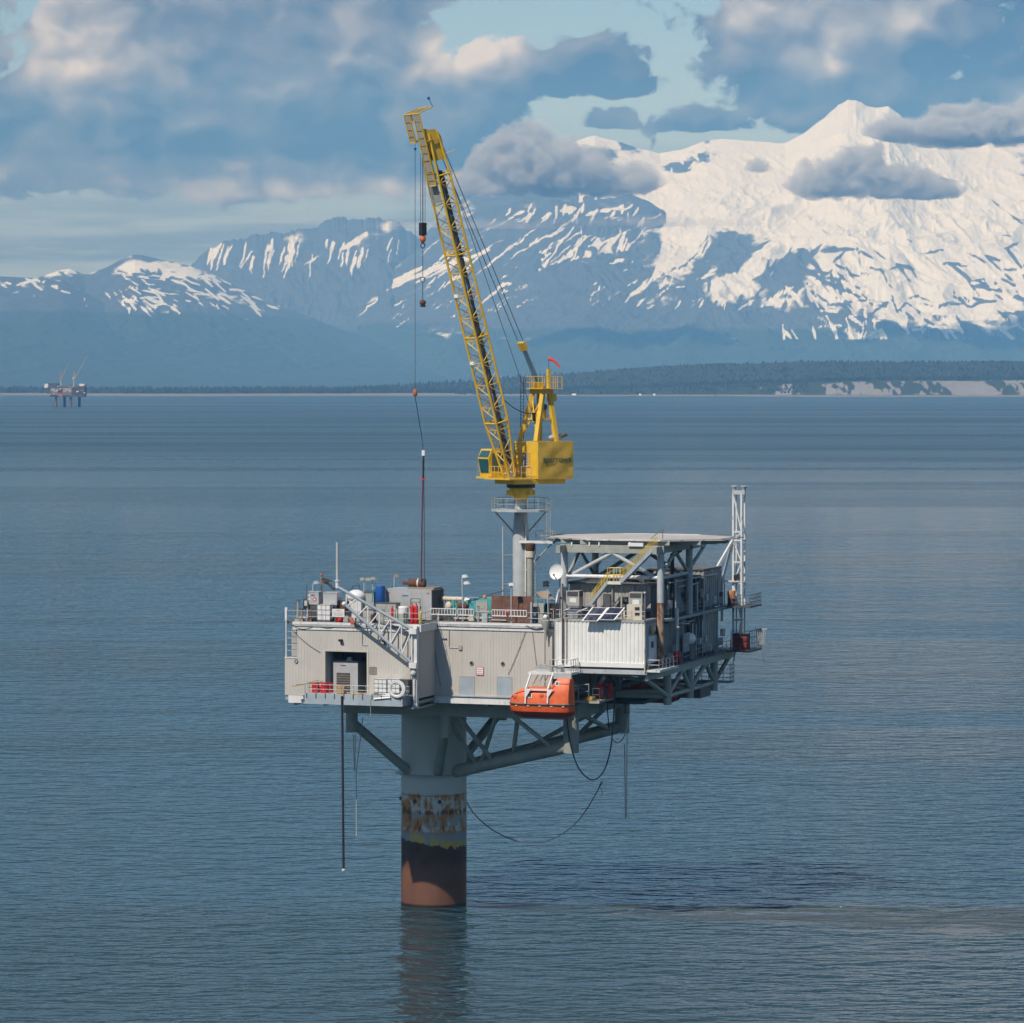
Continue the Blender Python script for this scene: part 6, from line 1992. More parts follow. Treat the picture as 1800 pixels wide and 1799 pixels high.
# ------------------------------------------------------------------ lifeboats
def lifeboat(name, label, u0, u1, v, zk, zg, zc_, zt_, wide=3.1, tower=True, flip=1):
    t = T(name, label, 'lifeboat', ((u0 + u1) / 2, v, zk), 'enclosed orange lifeboats slung at the deck edge')
    Ln = u1 - u0
    N = 22
    hull, rim, can = [], [], []
    for i in range(N + 1):
        s = i / N
        bow = (1 - (1 - min(1, s / 0.20)) ** 2.2) ** 0.55
        stern = (1 - (1 - min(1, (1 - s) / 0.10)) ** 2.2) ** 0.5
        hw_ = wide / 2 * max(0.06, bow * stern)
        keel = zk + (1 - min(1, s / 0.22)) ** 1.7 * (zg - zk) * 0.62 + (1 - min(1, (1 - s) / 0.2)) ** 2 * (zg - zk) * 0.35
        x = u0 + Ln * s
        sec = []
        for j in range(9):
            a = math.pi * j / 8
            yy = -math.cos(a)
            ee = math.sin(a) ** 0.75
            sec.append((x, v + hw_ * yy * (1.0 if j in (0, 8) else 0.97), zg - (zg - keel) * ee))
        hull.append(sec)
        cs = math.sin(math.pi * min(1, max(0, (s + 0.02) / 0.36)) / 2) ** 0.7 * (1 if s < 0.93 else 1 - (s - 0.93) / 0.07 * 0.35)
        zc2 = zg + (zc_ - zg) * cs
        if tower:
            k = min(1, max(0, (s - 0.66) / 0.10)) * min(1, max(0, (0.995 - s) / 0.03))
            zc2 = zc2 + (zt_ - zc2) * k
            tk = k
        else:
            tk = 0
        sec = []
        for j in range(9):
            f = j / 8 * 2 - 1
            y_ = {0: 1, 1: 0.97, 2: 0.86 - 0.18 * tk, 3: 0.60 - 0.15 * tk, 4: 0}[abs(4 - j) if False else (j if j <= 4 else 8 - j)]
            zz_ = {0: 0, 1: 0.42, 2: 0.80, 3: 0.985, 4: 1.0}[j if j <= 4 else 8 - j]
            sec.append((x, v + hw_ * y_ * (-1 if j <= 4 else 1), zg + 0.02 + (zc2 - zg) * zz_))
        can.append(sec)

    def skin(secs, part, m_, lo=0, hi=9):
        vs = [p for s_ in secs for p in s_[lo:hi]]
        n_ = hi - lo
        fs = [(i * n_ + j, (i + 1) * n_ + j, (i + 1) * n_ + j + 1, i * n_ + j + 1) for i in range(len(secs) - 1) for j in range(n_ - 1)]
        fs += [tuple(range(n_)), tuple(range((len(secs) - 1) * n_ + n_ - 1, (len(secs) - 1) * n_ - 1, -1))]
        return t.part(B().add(vs, fs), part, m_, smooth=True)
    # upper strake orange, bottom red paint with the hull's shade in its colour
    up2 = []
    low = []
    for s_ in hull:
        top_l, top_r = Vector(s_[0]), Vector(s_[8])
        up2.append(s_)
        low.append([tuple(Vector(p) - Vector((0, 0, 0.03))) for p in s_])
    skin(hull, 'hull', ORANGE)
    red = []
    for s_ in hull:
        zmid = zg - (zg - zk) * 0.52
        r_ = []
        for p in s_:
            p = Vector(p)
            c_ = Vector((p.x, v, p.z))
            d_ = p - c_
            q = c_ + d_ * 1.015 - Vector((0, 0, 0.03))
            r_.append((q.x, q.y, min(q.z, max(zmid, s_[4][2] + 0.01))))
        red.append(r_)
    skin(red, 'hull_bottom', ORANGE_DK)
    skin(can, 'canopy', ORANGE)
    fend = B()
    for side in (0, 8):
        fend.path([Vector(hull[i][side]) + Vector((0, -0.06 if side == 0 else 0.06, 0.0)) for i in range(N + 1)], 0.10, 6)
    t.part(fend, 'fender', STEEL_DK)
    line = B()
    line.path([Vector(can[i][2]) + Vector((0, -0.05, 0)) for i in range(1, N)], 0.035, 5)
    t.part(line, 'grab_line', STEEL_DK)
    for i in range(3, N - 1, 4):
        a, c_ = Vector(hull[i][0]) + Vector((0, -0.04, -0.22)), Vector(hull[i + 1][0]) + Vector((0, -0.04, -0.22))
        t.part(B().bar(a.lerp(c_, 0.1), a.lerp(c_, 0.8), 0.06, 0.10), 'reflective_tape', WHITE_CLEAN)
    # windows on the near side
    def win(s, zf, w_, h_):
        i = int(s * N)
        c_ = Vector(can[i][1]).lerp(Vector(can[i][2]), zf)
        d_ = (Vector(can[i + 1][1]) - Vector(can[i][1])).normalized()
        upv = (Vector(can[i][2]) - Vector(can[i][1])).normalized()
        nn = d_.cross(upv).normalized()
        if nn.y > 0:
            nn = -nn
        def qd(w2, h2, o0, o1):
            c4 = [c_ + d_ * a + upv * b2 for a, b2 in ((-w2, -h2), (w2, -h2), (w2, h2), (-w2, h2))]
            return B().add([p + nn * o0 for p in c4] + [p + nn * o1 for p in c4], [(0, 1, 2, 3), (7, 6, 5, 4), (0, 4, 5, 1), (1, 5, 6, 2), (2, 6, 7, 3), (3, 7, 4, 0)])
        f_ = t.part(qd(w_, h_, -0.05, 0.05), 'window_frame', WHITE_CLEAN)
        t.part(qd(w_ * 0.68, h_ * 0.68, 0.0, 0.07), 'window_pane', BLACK, f_)
    win(0.37, 0.25, 0.28, 0.28)
    if tower:
        win(0.80, 1.0, 0.26, 0.26)
    for s in (0.16, 0.55, 0.66):
        i = int(s * N)
        c_ = Vector(can[i][1])
        t.part(B().ball(c_ + Vector((0, 0, 0.25)), 0.3, 1, 0.25, 1, 10, 6), 'hatch_boss', ORANGE, smooth=True)
    for s in (0.1, 0.14, 0.67, 0.72):
        i = int(s * N)
        c_ = Vector(can[i][1]).lerp(Vector(can[i][2]), 0.1 if int(s * 100) % 2 else 0.9)
        t.part(B().bar(c_ + Vector((-0.12, -0.05, 0)), c_ + Vector((0.12, -0.05, -0.05)), 0.1), 'cleat', STEEL_DK)
    return t


vb = -21.0
bu0, bu1 = onV(897, 1240, vb).x, onV(1010, 1240, vb).x
zy = lambda py: onV(950, py, vb - 1.5).z
lifeboat('lifeboat', 'orange enclosed lifeboat with raised helm tower slung below the white module', bu0, bu1, vb, zy(1264), zy(1238.5), zy(1210), zy(1193))
pz0 = onU(1180, 1235, 33).z
lifeboat('lifeboat', 'lifeboat mostly hidden behind the truss, dark red bottom showing', 20.5, 31.0, 10.5, 26.6, 28.3, 29.6, 30.4, 3.2, tower=False)

# davit frame of the near boat
dv = T('lifeboat_davit', 'white davit frame with hoist deck above the orange lifeboat', 'davit', (21, -19.5, 31))
dz = onV(960, 1180, -19.5).z
dv.part(B().box(onV(934, 1180, -20).x, onV(1010, 1180, -20).x, -21.3, -18.3, dz - 0.3, dz), 'davit_deck', WHITE)
dv.part(B().box(onV(975, 1180, -20).x, onV(1010, 1180, -20).x, -21.35, -21.31, dz - 0.8, dz - 0.05), 'deck_fascia', STEEL_LT)
for px in (932, 971):
    a = onV(px + 1.5, 1183, -21.2)
    e1 = onV(px - 8, 1212, -22.6)
    e2 = onV(px - 8.5, 1237, -22.75)
    dv.part(B().bar(a, e1, 0.17), 'davit_arm', WHITE_CLEAN)
    dv.part(B().bar(e1 + Vector((0, 0, 0.15)), e2, 0.17), 'davit_arm', WHITE_CLEAN)
    dv.part(B().prism([(e1.x - 0.1, e1.z - 0.1), (e1.x + 0.75, e1.z + 0.05), (e1.x + 0.1, e1.z - 0.95)], 1, -22.75, -22.6), 'gusset', WHITE_CLEAN)
a, c_ = onV(924, 1212, -22.6), onV(963, 1212, -22.6)
dv.part(B().bar((a.x, -22.6, a.z), (c_.x, -22.6, a.z), 0.16), 'davit_crossbar', WHITE_CLEAN)
u0, u1 = onV(972, 1170, -20).x, onV(1009, 1170, -20).x
railing(dv, [(u0, -21.2, dz), (u1, -21.2, dz), (u1, -18.4, dz)], h=1.6, gap=1.0, r=0.045)
for k, px in enumerate((948, 957, 966, 984)):
    p = onV(px, 1172, -20.0)
    dv.part(B().tube((p.x, -20.3, dz + 0.45), (p.x, -19.6, dz + 0.5), 0.4, 12), 'winch_drum', GREYBOX)
    dv.part(B().box(p.x - 0.35, p.x + 0.35, -20.4, -19.4, dz, dz + 0.3), 'winch_bed', STEEL_LT)
b = B()
for px in (941, 950, 959):
    p = onV(px, 1184, -20.4)
    b.path([(p.x + 0.6, -20.4, dz), (p.x, -20.6, dz - 1.2), (p.x - 0.4, -20.8, dz - 2.0)], 0.05, 5)
dv.part(b, 'fall_rope', ROPE_LT)
p = onV(1003, 1184, -18.6)
dv.part(B().tube((p.x, -18.6, dz - 2.0), (p.x, -18.6, dz - 0.3), 0.22, 10), 'support_post', WHITE)
dv.part(B().box(p.x - 2.2, p.x + 0.4, -18.9, -16.3, dz - 2.5, dz - 2.0), 'support_beam', STEEL)
# muster ledge at the right of the boat
lg = T('boarding_ledge', 'small grey boarding ledge with hoop rail beside the lifeboat stern', 'ledge', (27, -17, 27.9))
lz = onV(1040, 1232, -17.0).z
lu0, lu1 = onV(1012, 1232, -17.0).x, onV(1056, 1232, -17.0).x
lg.part(B().box(lu0, lu1, -17.6, -11.5, lz - 0.3, lz), 'floor', STEEL)
lg.part(B().path([(lu0 + 0.5, -17.5, lz), (lu0 + 0.5, -17.5, lz + 1.7), (lu0 + 0.9, -17.5, lz + 2.0), (lu0 + 1.9, -17.5, lz + 2.1), (lu0 + 1.9, -17.5, lz)], 0.08, 8), 'hoop_rail', GALV)
lg.part(B().tube((lu0 + 0.5, -17.5, lz + 1.0), (lu0 + 1.9, -17.5, lz + 1.2), 0.06, 8), 'hoop_rail', GALV)
railing(lg, [(lu0 + 2.4, -17.5, lz), (lu1, -17.5, lz), (lu1, -12, lz)], h=1.6, gap=1.2, r=0.045, material=STEEL_DK)
t_ = T('hose_coil', 'yellow hose coiled on the boarding ledge', 'hose', (lu0 + 1.6, -16.8, lz))
b = B()
for k in range(4):
    b.ring((lu0 + 1.7 + 0.1 * k, -16.9, lz + 0.08 + 0.12 * k), 0.75 - 0.08 * k, 0.06, 'z', 20, 6)
t_.part(b, 'coil', mat('yellow_hose', (0.60, 0.36, 0.03), 0.6, var=0.15))
for k, (du, lab) in enumerate(((1.6, 'dark red locker at the back of the boarding ledge'), (3.0, 'narrow dark red locker right of the wider one on the ledge'))):
    t_ = T('locker', lab, 'locker', (lu0 + du, -13, lz))
    t_.part(B().box(lu0 + du, lu0 + du + (1.0 if k == 0 else 0.6), -13.4, -12.6, lz, lz + 2.0), 'body', RED)
    t_.part(B().box(lu0 + du + 0.05, lu0 + du + (0.95 if k == 0 else 0.55), -13.44, -13.4, lz + 0.1, lz + 1.9), 'door', RED)

# pipes, trays and junction boxes fixed along the shaded side of the modules
rs = random.Random(12)
for (za, zb, n_) in ((ZM, 38.8, 16), (39.32, 43.6, 16)):
    for k in range(n_):
        v = -8.5 + 27.5 * (k + rs.random() * 0.8) / n_
        u = UX - 0.05 + rs.random() * 0.25
        kind = rs.random()
        if kind < 0.45:
            mod.part(B().tube((u, v, za), (u, v, zb - rs.random() * 1.5), rs.uniform(0.05, 0.13), 7), 'side_pipe', rs.choice((GALV, STEEL_LT, STEEL, WHITE)))
        elif kind < 0.8:
            z = za + rs.uniform(0.3, 2.2)
            mod.part(B().box(u - 0.2, u + 0.25, v - rs.uniform(0.3, 0.8), v + rs.uniform(0.2, 0.7), z, z + rs.uniform(0.5, 1.4)), 'junction_box', rs.choice((GREYBOX, STEEL_LT, STEEL_DK, CREAM)))
        else:
            mod.part(B().tube((u, v - 1.5, zb - 0.6), (u, v + 2.0, zb - 0.6 + rs.uniform(-0.3, 0.3)), 0.09, 7), 'side_pipe', rs.choice((GALV, STEEL_LT)))
for (z, v0, v1) in ((38.75, -8.7, 22.0), (43.7, -8.0, 14.0)):
    mod.part(B().box(UX - 0.02, UX + 0.22, v0, v1, z, z + 0.14), 'cable_tray', GALV)
rs = random.Random(5)
for k in range(14):
    u = 23.2 + 10.4 * (k + rs.random() * 0.7) / 14
    h = rs.uniform(0.5, 1.9)
    up_.part(B().box(u, u + rs.uniform(0.3, 0.9), -12.2, -11.65, 39.33, 39.33 + h), 'wall_equipment', rs.choice((GREYBOX, STEEL_DK, STEEL, CREAM, GALV)))

# ------------------------------------------------------------------ white vent boom across the left front
vbm = T('vent_boom', 'white tubular vent boom leaning up across the left front, ending in an upright pipe', 'boom', (5.7, -23.0, 32.5))
vt = -24.6
pt0, pt1 = onV(593, 1032, vt), onV(731, 1111, -22.9)
pb0, pb1 = onV(605, 1062, vt), onV(731, 1172, -22.9)
for a, c_, r_ in ((pt0, pt1, 0.20), (pb0, pb1, 0.20)):
    vbm.part(B().tube(a, c_, r_, 14), 'boom_pipe', GREYBLUE, smooth=True)
vbm.part(B().tube(pt0 + Vector((0, 0, -0.15)), Vector((pt0.x, pt0.y, onV(593, 1020, vt).z)), 0.24, 14), 'elbow', WHITE, smooth=True)
vbm.part(B().tube(Vector((pt0.x, pt0.y, onV(593, 1021, vt).z)), Vector((pt0.x, pt0.y, onV(593, 954, vt).z)), 0.19, 14), 'vent_pipe', STEEL_LT, smooth=True)
vbm.part(B().lathe((pt0.x, pt0.y, onV(593, 1022.5, vt).z), [(0.2, 0), (0.34, 0.02), (0.34, 0.16), (0.2, 0.18)], 16), 'flange', WHITE)
vbm.part(B().ball(pb0, 0.32, n=12, m=8), 'end_cap', WHITE, smooth=True)
up_px = [(609, 1041), (627, 1053), (647, 1064), (667, 1076), (687, 1088), (706, 1098), (724, 1107)]
lo_px = [(609, 1067), (628, 1084), (648, 1100), (667, 1117), (686, 1133), (707, 1150), (725, 1166)]
def onboom(px, py):
    s = (px - 593) / (731 - 593)
    return onV(px, py, vt + (-22.9 - vt) * s)


for k in range(7):
    a, c_ = onboom(*up_px[k]), onboom(*lo_px[k])
    vbm.part(B().tube(a, Vector((a.x, a.y, c_.z)), 0.09, 10), 'web_strut', WHITE_CLEAN)
    if k:
        vbm.part(B().tube(onboom(*up_px[k]), onboom(*lo_px[k - 1]), 0.09, 10), 'web_strut', WHITE_CLEAN)
for py in (1110, 1170):
    z = onV(731, py, -22.9).z
    vbm.part(B().box(5.2, 6.2, -23.3, -22.76, z - 0.35, z + 0.35), 'hinge', WHITE)
vbm.part(B().ball((5.7, -23.0, onV(731, 1184, -22.9).z), 0.4, n=12, m=8), 'lower_pivot', STEEL_LT, smooth=True)


# ------------------------------------------------------------------ clutter on the main deck
def cuboid(name, label, cat, px0, px1, py0, py1, v, dep, material, z0=None, group=None):
    a, c_ = onV(px0, py1, v), onV(px1, py0, v)
    z0 = a.z if z0 is None else z0
    t = T(name, label, cat, ((a.x + c_.x) / 2, v + dep / 2, z0), group)
    return t, a.x, c_.x, z0, c_.z


def crate(name, label, cat, px0, px1, py0, py1, v, dep, material, z0=ZD, lid=True, panels=0, group=None):
    t, u0, u1, z0, z1 = cuboid(name, label, cat, px0, px1, py0, py1, v, dep, material, z0, group)
    t.part(B().box(u0, u1, v, v + dep, z0, z1), 'body', material)
    if lid:
        t.part(B().box(u0 - 0.05, u1 + 0.05, v - 0.05, v + dep + 0.05, z1 + 0.002, z1 + 0.09), 'lid', STEEL_DK if material is not SILVER else STEEL_LT)
    for k in range(panels):
        x0 = u0 + (u1 - u0) * k / panels + 0.06
        x1 = u0 + (u1 - u0) * (k + 1) / panels - 0.06
        t.part(B().box(x0, x1, v - 0.03, v - 0.001, z0 + 0.15, z1 - 0.12), 'panel', material)
    return t, u0, u1, z0, z1


t_, u0, u1, z0, z1 = crate('chemical_tank', 'grey square tank with red diamond hazard label at the left rail', 'tank', 540, 560, 1042, 1063, -19.5, 1.5, SILVER, z0=onV(550, 1063, -19.5).z)
t_.part(B().box(u0 + 0.1, u1 - 0.1, -19.4, -18.1, ZD, z0 - 0.002), 'stand', STEEL_DK)
cx_, cz_ = u0 + (u1 - u0) * 0.66, z0 + (z1 - z0) * 0.42
t_.part(B().prism([(cx_ - 0.32, cz_), (cx_, cz_ - 0.32), (cx_ + 0.32, cz_), (cx_, cz_ + 0.32)], 1, -19.53, -19.501), 'hazard_diamond', INK_RED)
t_.part(B().prism([(cx_ - 0.16, cz_), (cx_, cz_ - 0.16), (cx_ + 0.16, cz_), (cx_, cz_ + 0.16)], 1, -19.54, -19.531), 'diamond_centre', WHITE_CLEAN)
for (fz, fu) in ((0.75, 0.15), (0.45, 0.15)):
    t_.part(B().box(u0 + 0.08, u0 + 0.4, -19.53, -19.501, z0 + (z1 - z0) * fz - 0.15, z0 + (z1 - z0) * fz + 0.15), 'label_patch', WHITE_CLEAN)
t_.part(B().box(u0 + 0.55, u0 + 1.05, -19.53, -19.501, z1 - 0.42, z1 - 0.3), 'label_patch', BLUE)
t_, u0, u1, z0, z1 = crate('chemical_tank', 'plain grey square tank right of the hazard-labelled one', 'tank', 568, 592, 1043, 1064, -19.2, 1.5, SILVER, z0=onV(580, 1064, -19.2).z)
t_.part(B().box(u0 + 0.1, u1 - 0.1, -19.1, -17.8, ZD, z0 - 0.002), 'stand', STEEL_DK)
# IBC tote with cage
def tote(label, px0, px1, py0, py1, v, z0, cage=GALV):
    t, u0, u1, z0, z1 = cuboid('bulk_tote', label, 'tote', px0, px1, py0, py1, v, 1.3, None, z0, 'white caged liquid totes')
    t.part(B().box(u0 + 0.06, u1 - 0.06, v + 0.06, v + 1.24, z0 + 0.15, z1 - 0.05), 'bottle', WHITE_CLEAN)
    t.part(B().box(u0, u1, v, v + 1.3, z0, z0 + 0.148), 'pallet', STEEL_DK)
    b = B()
    for k in range(4):
        z = z0 + 0.25 + (z1 - z0 - 0.3) * k / 3
        b.box(u0, u1, v, v + 0.04, z - 0.018, z + 0.018).box(u1 - 0.04, u1, v + 0.041, v + 1.3, z - 0.018, z + 0.018)
    for k in range(4):
        u = u0 + (u1 - u0) * k / 3
        b.box(u - 0.016, u + 0.016, v - 0.02, v - 0.001, z0 + 0.15, z1)
    t.part(b, 'cage', cage)
    return t


tote('white caged tote on the deck behind the left rail', 557, 580, 1063, 1091, -20.6, ZD)
# notice board
t_, u0, u1, z0, z1 = cuboid('notice_board', 'white notice board with red heading fixed to the left rail', 'sign', 584, 605.5, 1071, 1084.5, VL - 0.14, 0.05, None)
t_.part(B().box(u0, u1, VL - 0.17, VL - 0.12, z0, z1), 'board', WHITE_CLEAN)
for k, (s0, s1, zf, m_) in enumerate(((0.28, 0.72, 0.84, INK_RED), (0.10, 0.9, 0.64, GREYBOX), (0.08, 0.92, 0.48, GREYBOX), (0.08, 0.92, 0.34, GREYBOX), (0.15, 0.85, 0.20, GREYBOX))):
    zc2 = z0 + (z1 - z0) * zf
    t_.part(B().box(u0 + (u1 - u0) * s0, u0 + (u1 - u0) * s1, VL - 0.178, VL - 0.1705, zc2 - 0.03, zc2 + 0.03), 'text_line', m_)
t_, u0, u1, z0, z1 = cuboid('notice_board', 'small white wall notice with red border between the two shutters', 'sign', 837.5, 850, 1173, 1187, VR_ - 0.05, 0.05, None)
t_.part(B().box(u0, u1, VR_ - 0.10, VR_ - 0.05, z0, z1), 'board', INK_RED)
t_.part(B().box(u0 + 0.06, u1 - 0.06, VR_ - 0.115, VR_ - 0.101, z0 + 0.06, z1 - 0.06), 'face', WHITE_CLEAN)
for k in range(3):
    zc2 = z0 + 0.2 + k * 0.27
    t_.part(B().box(u0 + 0.12, u1 - (0.14 if k != 1 else 0.25), VR_ - 0.123, VR_ - 0.1155, zc2 - 0.03, zc2 + 0.03), 'text_line', INK_RED)
# white bulk bag and round tank
p = onV(626, 1050, -16.5)
t_ = T('bulk_bag', 'bulging white bulk bag behind the vent boom', 'bag', (p.x, -16.5, ZD))
t_.part(B().ball((p.x, -16.5, p.z + 0.1), 1.25, 1.0, 0.9, 0.7, 16, 10), 'bag', WHITE_CLEAN, smooth=True)
t_.part(B().box(p.x - 1.0, p.x + 1.0, -17.3, -15.7, ZD, p.z - 0.4), 'base', WHITE)
t_.part(B().path([(p.x - 0.9, -16.5, p.z + 0.6), (p.x - 0.4, -16.5, p.z + 1.4), (p.x + 0.4, -16.5, p.z + 1.6), (p.x + 0.6, -16.5, p.z + 0.9)], 0.05, 6), 'hose', BLACK)
crate('equipment_box', 'tall weathered grey box behind the middle of the vent boom', 'box', 633, 657, 1043, 1090, -16.4, 2.2, GREYBOX)
crate('equipment_box', 'wide panelled grey box in front of the generator left end', 'box', 661, 696, 1062, 1093, -19.4, 1.6, GREYBOX, panels=2)
crate('equipment_box', 'low grey box under the vent boom upper chord', 'box', 637, 656, 1073, 1093, -20.0, 1.2, GREYBOX, panels=1)
p = onV(668.5, 1060, -16.0)
t_ = T('barrel', 'bright blue plastic barrel left of the generator', 'barrel', (p.x, -16.0, ZD))
t_.part(B().lathe((p.x, -16.0, p.z), [(0.58, 0), (0.66, 0.2), (0.66, 2.0), (0.58, 2.22), (0.2, 2.24)], 20), 'drum', BLUE, smooth=True)
t_.part(B().box(p.x - 0.6, p.x + 0.6, -16.6, -15.4, ZD, p.z - 0.002), 'pedestal', STEEL_DK)
t_.part(B().path([(p.x - 0.5, -16.3, p.z + 2.0), (p.x - 0.9, -16.4, p.z + 1.6), (p.x - 0.95, -16.4, p.z + 0.2)], 0.1, 6), 'hose', TEAL)
# generator set
t_, u0, u1, z0, z1 = cuboid('generator', 'large grey generator enclosure with brown roof muffler on the main deck', 'generator', 678, 758.5, 1037, 1090, -15.2, 4.5, None, ZD)
gz = z1
t_.part(B().box(u0, u1, -15.2, -10.6, ZD, gz), 'enclosure', SILVER)
for (a, c_) in ((0.34, 0.565), (0.575, 0.80)):
    d_ = t_.part(B().box(u0 + (u1 - u0) * a, u0 + (u1 - u0) * c_, -15.24, -15.201, ZD + 0.5, gz - 0.45), 'door', SILVER)
    t_.part(B().box(u0 + (u1 - u0) * (c_ - 0.04), u0 + (u1 - u0) * (c_ - 0.02), -15.29, -15.241, ZD + 1.6, ZD + 1.9), 'handle', STEEL_DK, d_)
t_.part(B().box(u0 + (u1 - u0) * 0.37, u0 + (u1 - u0) * 0.50, -15.26, -15.241, gz - 0.9, gz - 0.78), 'name_plate', BLUE)
for s in (0.06, 0.9):
    t_.part(B().box(u0 + (u1 - u0) * s, u0 + (u1 - u0) * s + 0.25, -15.23, -15.201, gz - 0.55, gz - 0.4), 'warning_label', INK_RED)
lv_ = t_.part(B().box(u1 + 0.001, u1 + 0.05, -14.9, -10.9, ZD + 1.2, gz - 0.15), 'radiator_grille', LOUVRE)
for k in range(5):
    t_.part(B().box(u1 + 0.051, u1 + 0.09, -14.8 + k * 0.78, -14.68 + k * 0.78, ZD + 1.25, gz - 0.2), 'grille_bar', STEEL_DK, lv_)
t_.part(B().box(u0 + 2.9, u1 + 0.1, -14.6, -11.5, gz + 0.002, gz + 0.22), 'roof_frame', TAN)
ma, mb = onV(720, 1025, -13.4), onV(747, 1025, -13.4)
mf = t_.part(B().tube((ma.x, -13.4, ma.z), (mb.x, -13.4, ma.z), 0.56, 20), 'muffler', RUST, smooth=True)
t_.part(B().tube(((ma.x * 0.45 + mb.x * 0.55), -13.4, ma.z), ((ma.x * 0.38 + mb.x * 0.62), -13.4, ma.z), 0.585, 20), 'strap', WHITE_CLEAN, mf)
t_.part(B().tube((ma.x, -13.4, ma.z), (ma.x - 0.9, -13.4, ma.z + 0.05), 0.22, 10, 0.3), 'outlet', RUST, mf)
for s in (0.2, 0.8):
    t_.part(B().box(ma.x + (mb.x - ma.x) * s - 0.1, ma.x + (mb.x - ma.x) * s + 0.1, -13.8, -13.0, gz + 0.221, ma.z - 0.4), 'saddle', STEEL_DK, mf)


# gas bottles etc.
def bottle(name, label, cat, px, py0, py1, v, r_, material, z0=ZD, group=None, cap=True):
    p, q = onV(px, py1, v), onV(px, py0, v)
    t = T(name, label, cat, (p.x, v, z0), group)
    h = q.z - z0
    t.part(B().lathe((p.x, v, z0), [(r_ * 0.9, 0), (r_, 0.06), (r_, h * 0.8), (r_ * 0.7, h * 0.9), (r_ * 0.3, h * 0.95)], 14), 'cylinder', material, smooth=True)
    t.part(B().tube((p.x, v, z0 + h * 0.95), (p.x, v, z0 + h), r_ * 0.35, 8), 'valve', STEEL_DK)
    return t


bottle('gas_cylinder', 'left of two tall red gas cylinders in front of the generator', 'cylinder', 724.5, 1061, 1093, -20.3, 0.26, RED, group='red gas cylinders')
bottle('gas_cylinder', 'right of two tall red gas cylinders in front of the generator', 'cylinder', 731.5, 1061, 1093, -20.3, 0.26, RED, group='red gas cylinders')
bottle('gas_cylinder', 'slim yellow cylinder beside the red pair', 'cylinder', 739, 1073, 1093, -20.3, 0.17, YELLOW_RAIL)
bottle('fire_extinguisher', 'thin red extinguisher in front of the wide panelled box', 'extinguisher', 689.5, 1065, 1092, -20.2, 0.17, RED, group='red fire extinguishers on the platform')
p = onV(709, 1090, -19.6)
t_ = T('barrel', 'white and pale green barrel left of the red cylinders', 'barrel', (p.x, -19.6, ZD))
t_.part(B().lathe((p.x, -19.6, ZD), [(0.62, 0), (0.66, 0.1), (0.66, 1.2)], 18), 'lower_drum', mat('pale_green', (0.36, 0.40, 0.33), 0.6, var=0.15), smooth=True)
t_.part(B().lathe((p.x, -19.6, ZD + 1.201), [(0.68, 0), (0.68, 0.8), (0.55, 0.95)], 18), 'upper_drum', WHITE_CLEAN, smooth=True)
rk = T('cylinder_rack', 'open steel rack frame around the red cylinders', 'rack', (onV(728, 1090, -20.3).x, -20.3, ZD))
ru0, ru1 = onV(720.5, 1060, -20.3).x, onV(737, 1060, -20.3).x
zr_ = onV(728, 1053, -20.3).z
for u in (ru0, ru1):
    rk.part(B().tube((u, -20.0, ZD), (u, -20.0, zr_), 0.05, 6), 'upright', STEEL_DK)
for z in (zr_, zr_ - 0.45):
    rk.part(B().tube((ru0, -20.0, z), (ru1, -20.0, z), 0.05, 6), 'crossbar', STEEL_DK)


# deck flood lights
def lamp_pole(label, px, py_top, v, heads, z0=ZD, lean=0.0):
    p = onV(px, py_top, v)
    t = T('deck_lamp', label, 'lamp', (p.x - lean, v, z0), 'flood lamps on the main deck')
    t.part(B().tube((p.x - lean, v, z0), (p.x, v, p.z), 0.075, 8), 'pole', STEEL_LT)
    for (du, dz_, m_) in heads:
        t.part(B().prism([(p.x + du - 0.2, p.z + dz_ + 0.28), (p.x + du + 0.25, p.z + dz_ + 0.38), (p.x + du + 0.55, p.z + dz_ + 0.02), (p.x + du - 0.15, p.z + dz_ - 0.08)], 1, v - 0.3, v + 0.3), 'lamp_head', m_)
        t.part(B().tube((p.x, v, p.z + dz_), (p.x + du, v, p.z + dz_ + 0.1), 0.05, 6), 'arm', STEEL_LT)
    return t


lamp_pole('flood lamp above the hazard-labelled tank', 550.5, 1026, -18.6, ((0.35, 0.0, STEEL_LT),), lean=0.3)
lamp_pole('twin flood lamp above the tall weathered box', 640, 1020, -15.8, ((-0.3, 0.0, STEEL), (0.5, 0.0, STEEL)))
lamp_pole('single flood lamp left of the blue barrel', 655, 1019, -15.6, ((0.0, 0.0, STEEL),), lean=-0.2)
lamp_pole('flood lamp rising behind the generator left end', 693, 1014, -10.2, ((0.25, 0.0, TAN),))
t_ = lamp_pole('white double flood lamp right of the generator', 812, 1015, -14.0, ((0.3, 0.0, WHITE_CLEAN), (0.55, -0.85, WHITE_CLEAN)), lean=-0.15)
t_ = lamp_pole('black flood lamp left of the round dishes', 962.5, 1027, -12.5, ((-0.35, -0.3, BLACK), (-0.35, 0.05, BLACK)), lean=-0.1)
lamp_pole('small white lamp on a thin pole before the brown plate', 898.5, 1028, VR_ + 0.25, ((-0.05, -0.1, WHITE_CLEAN),))
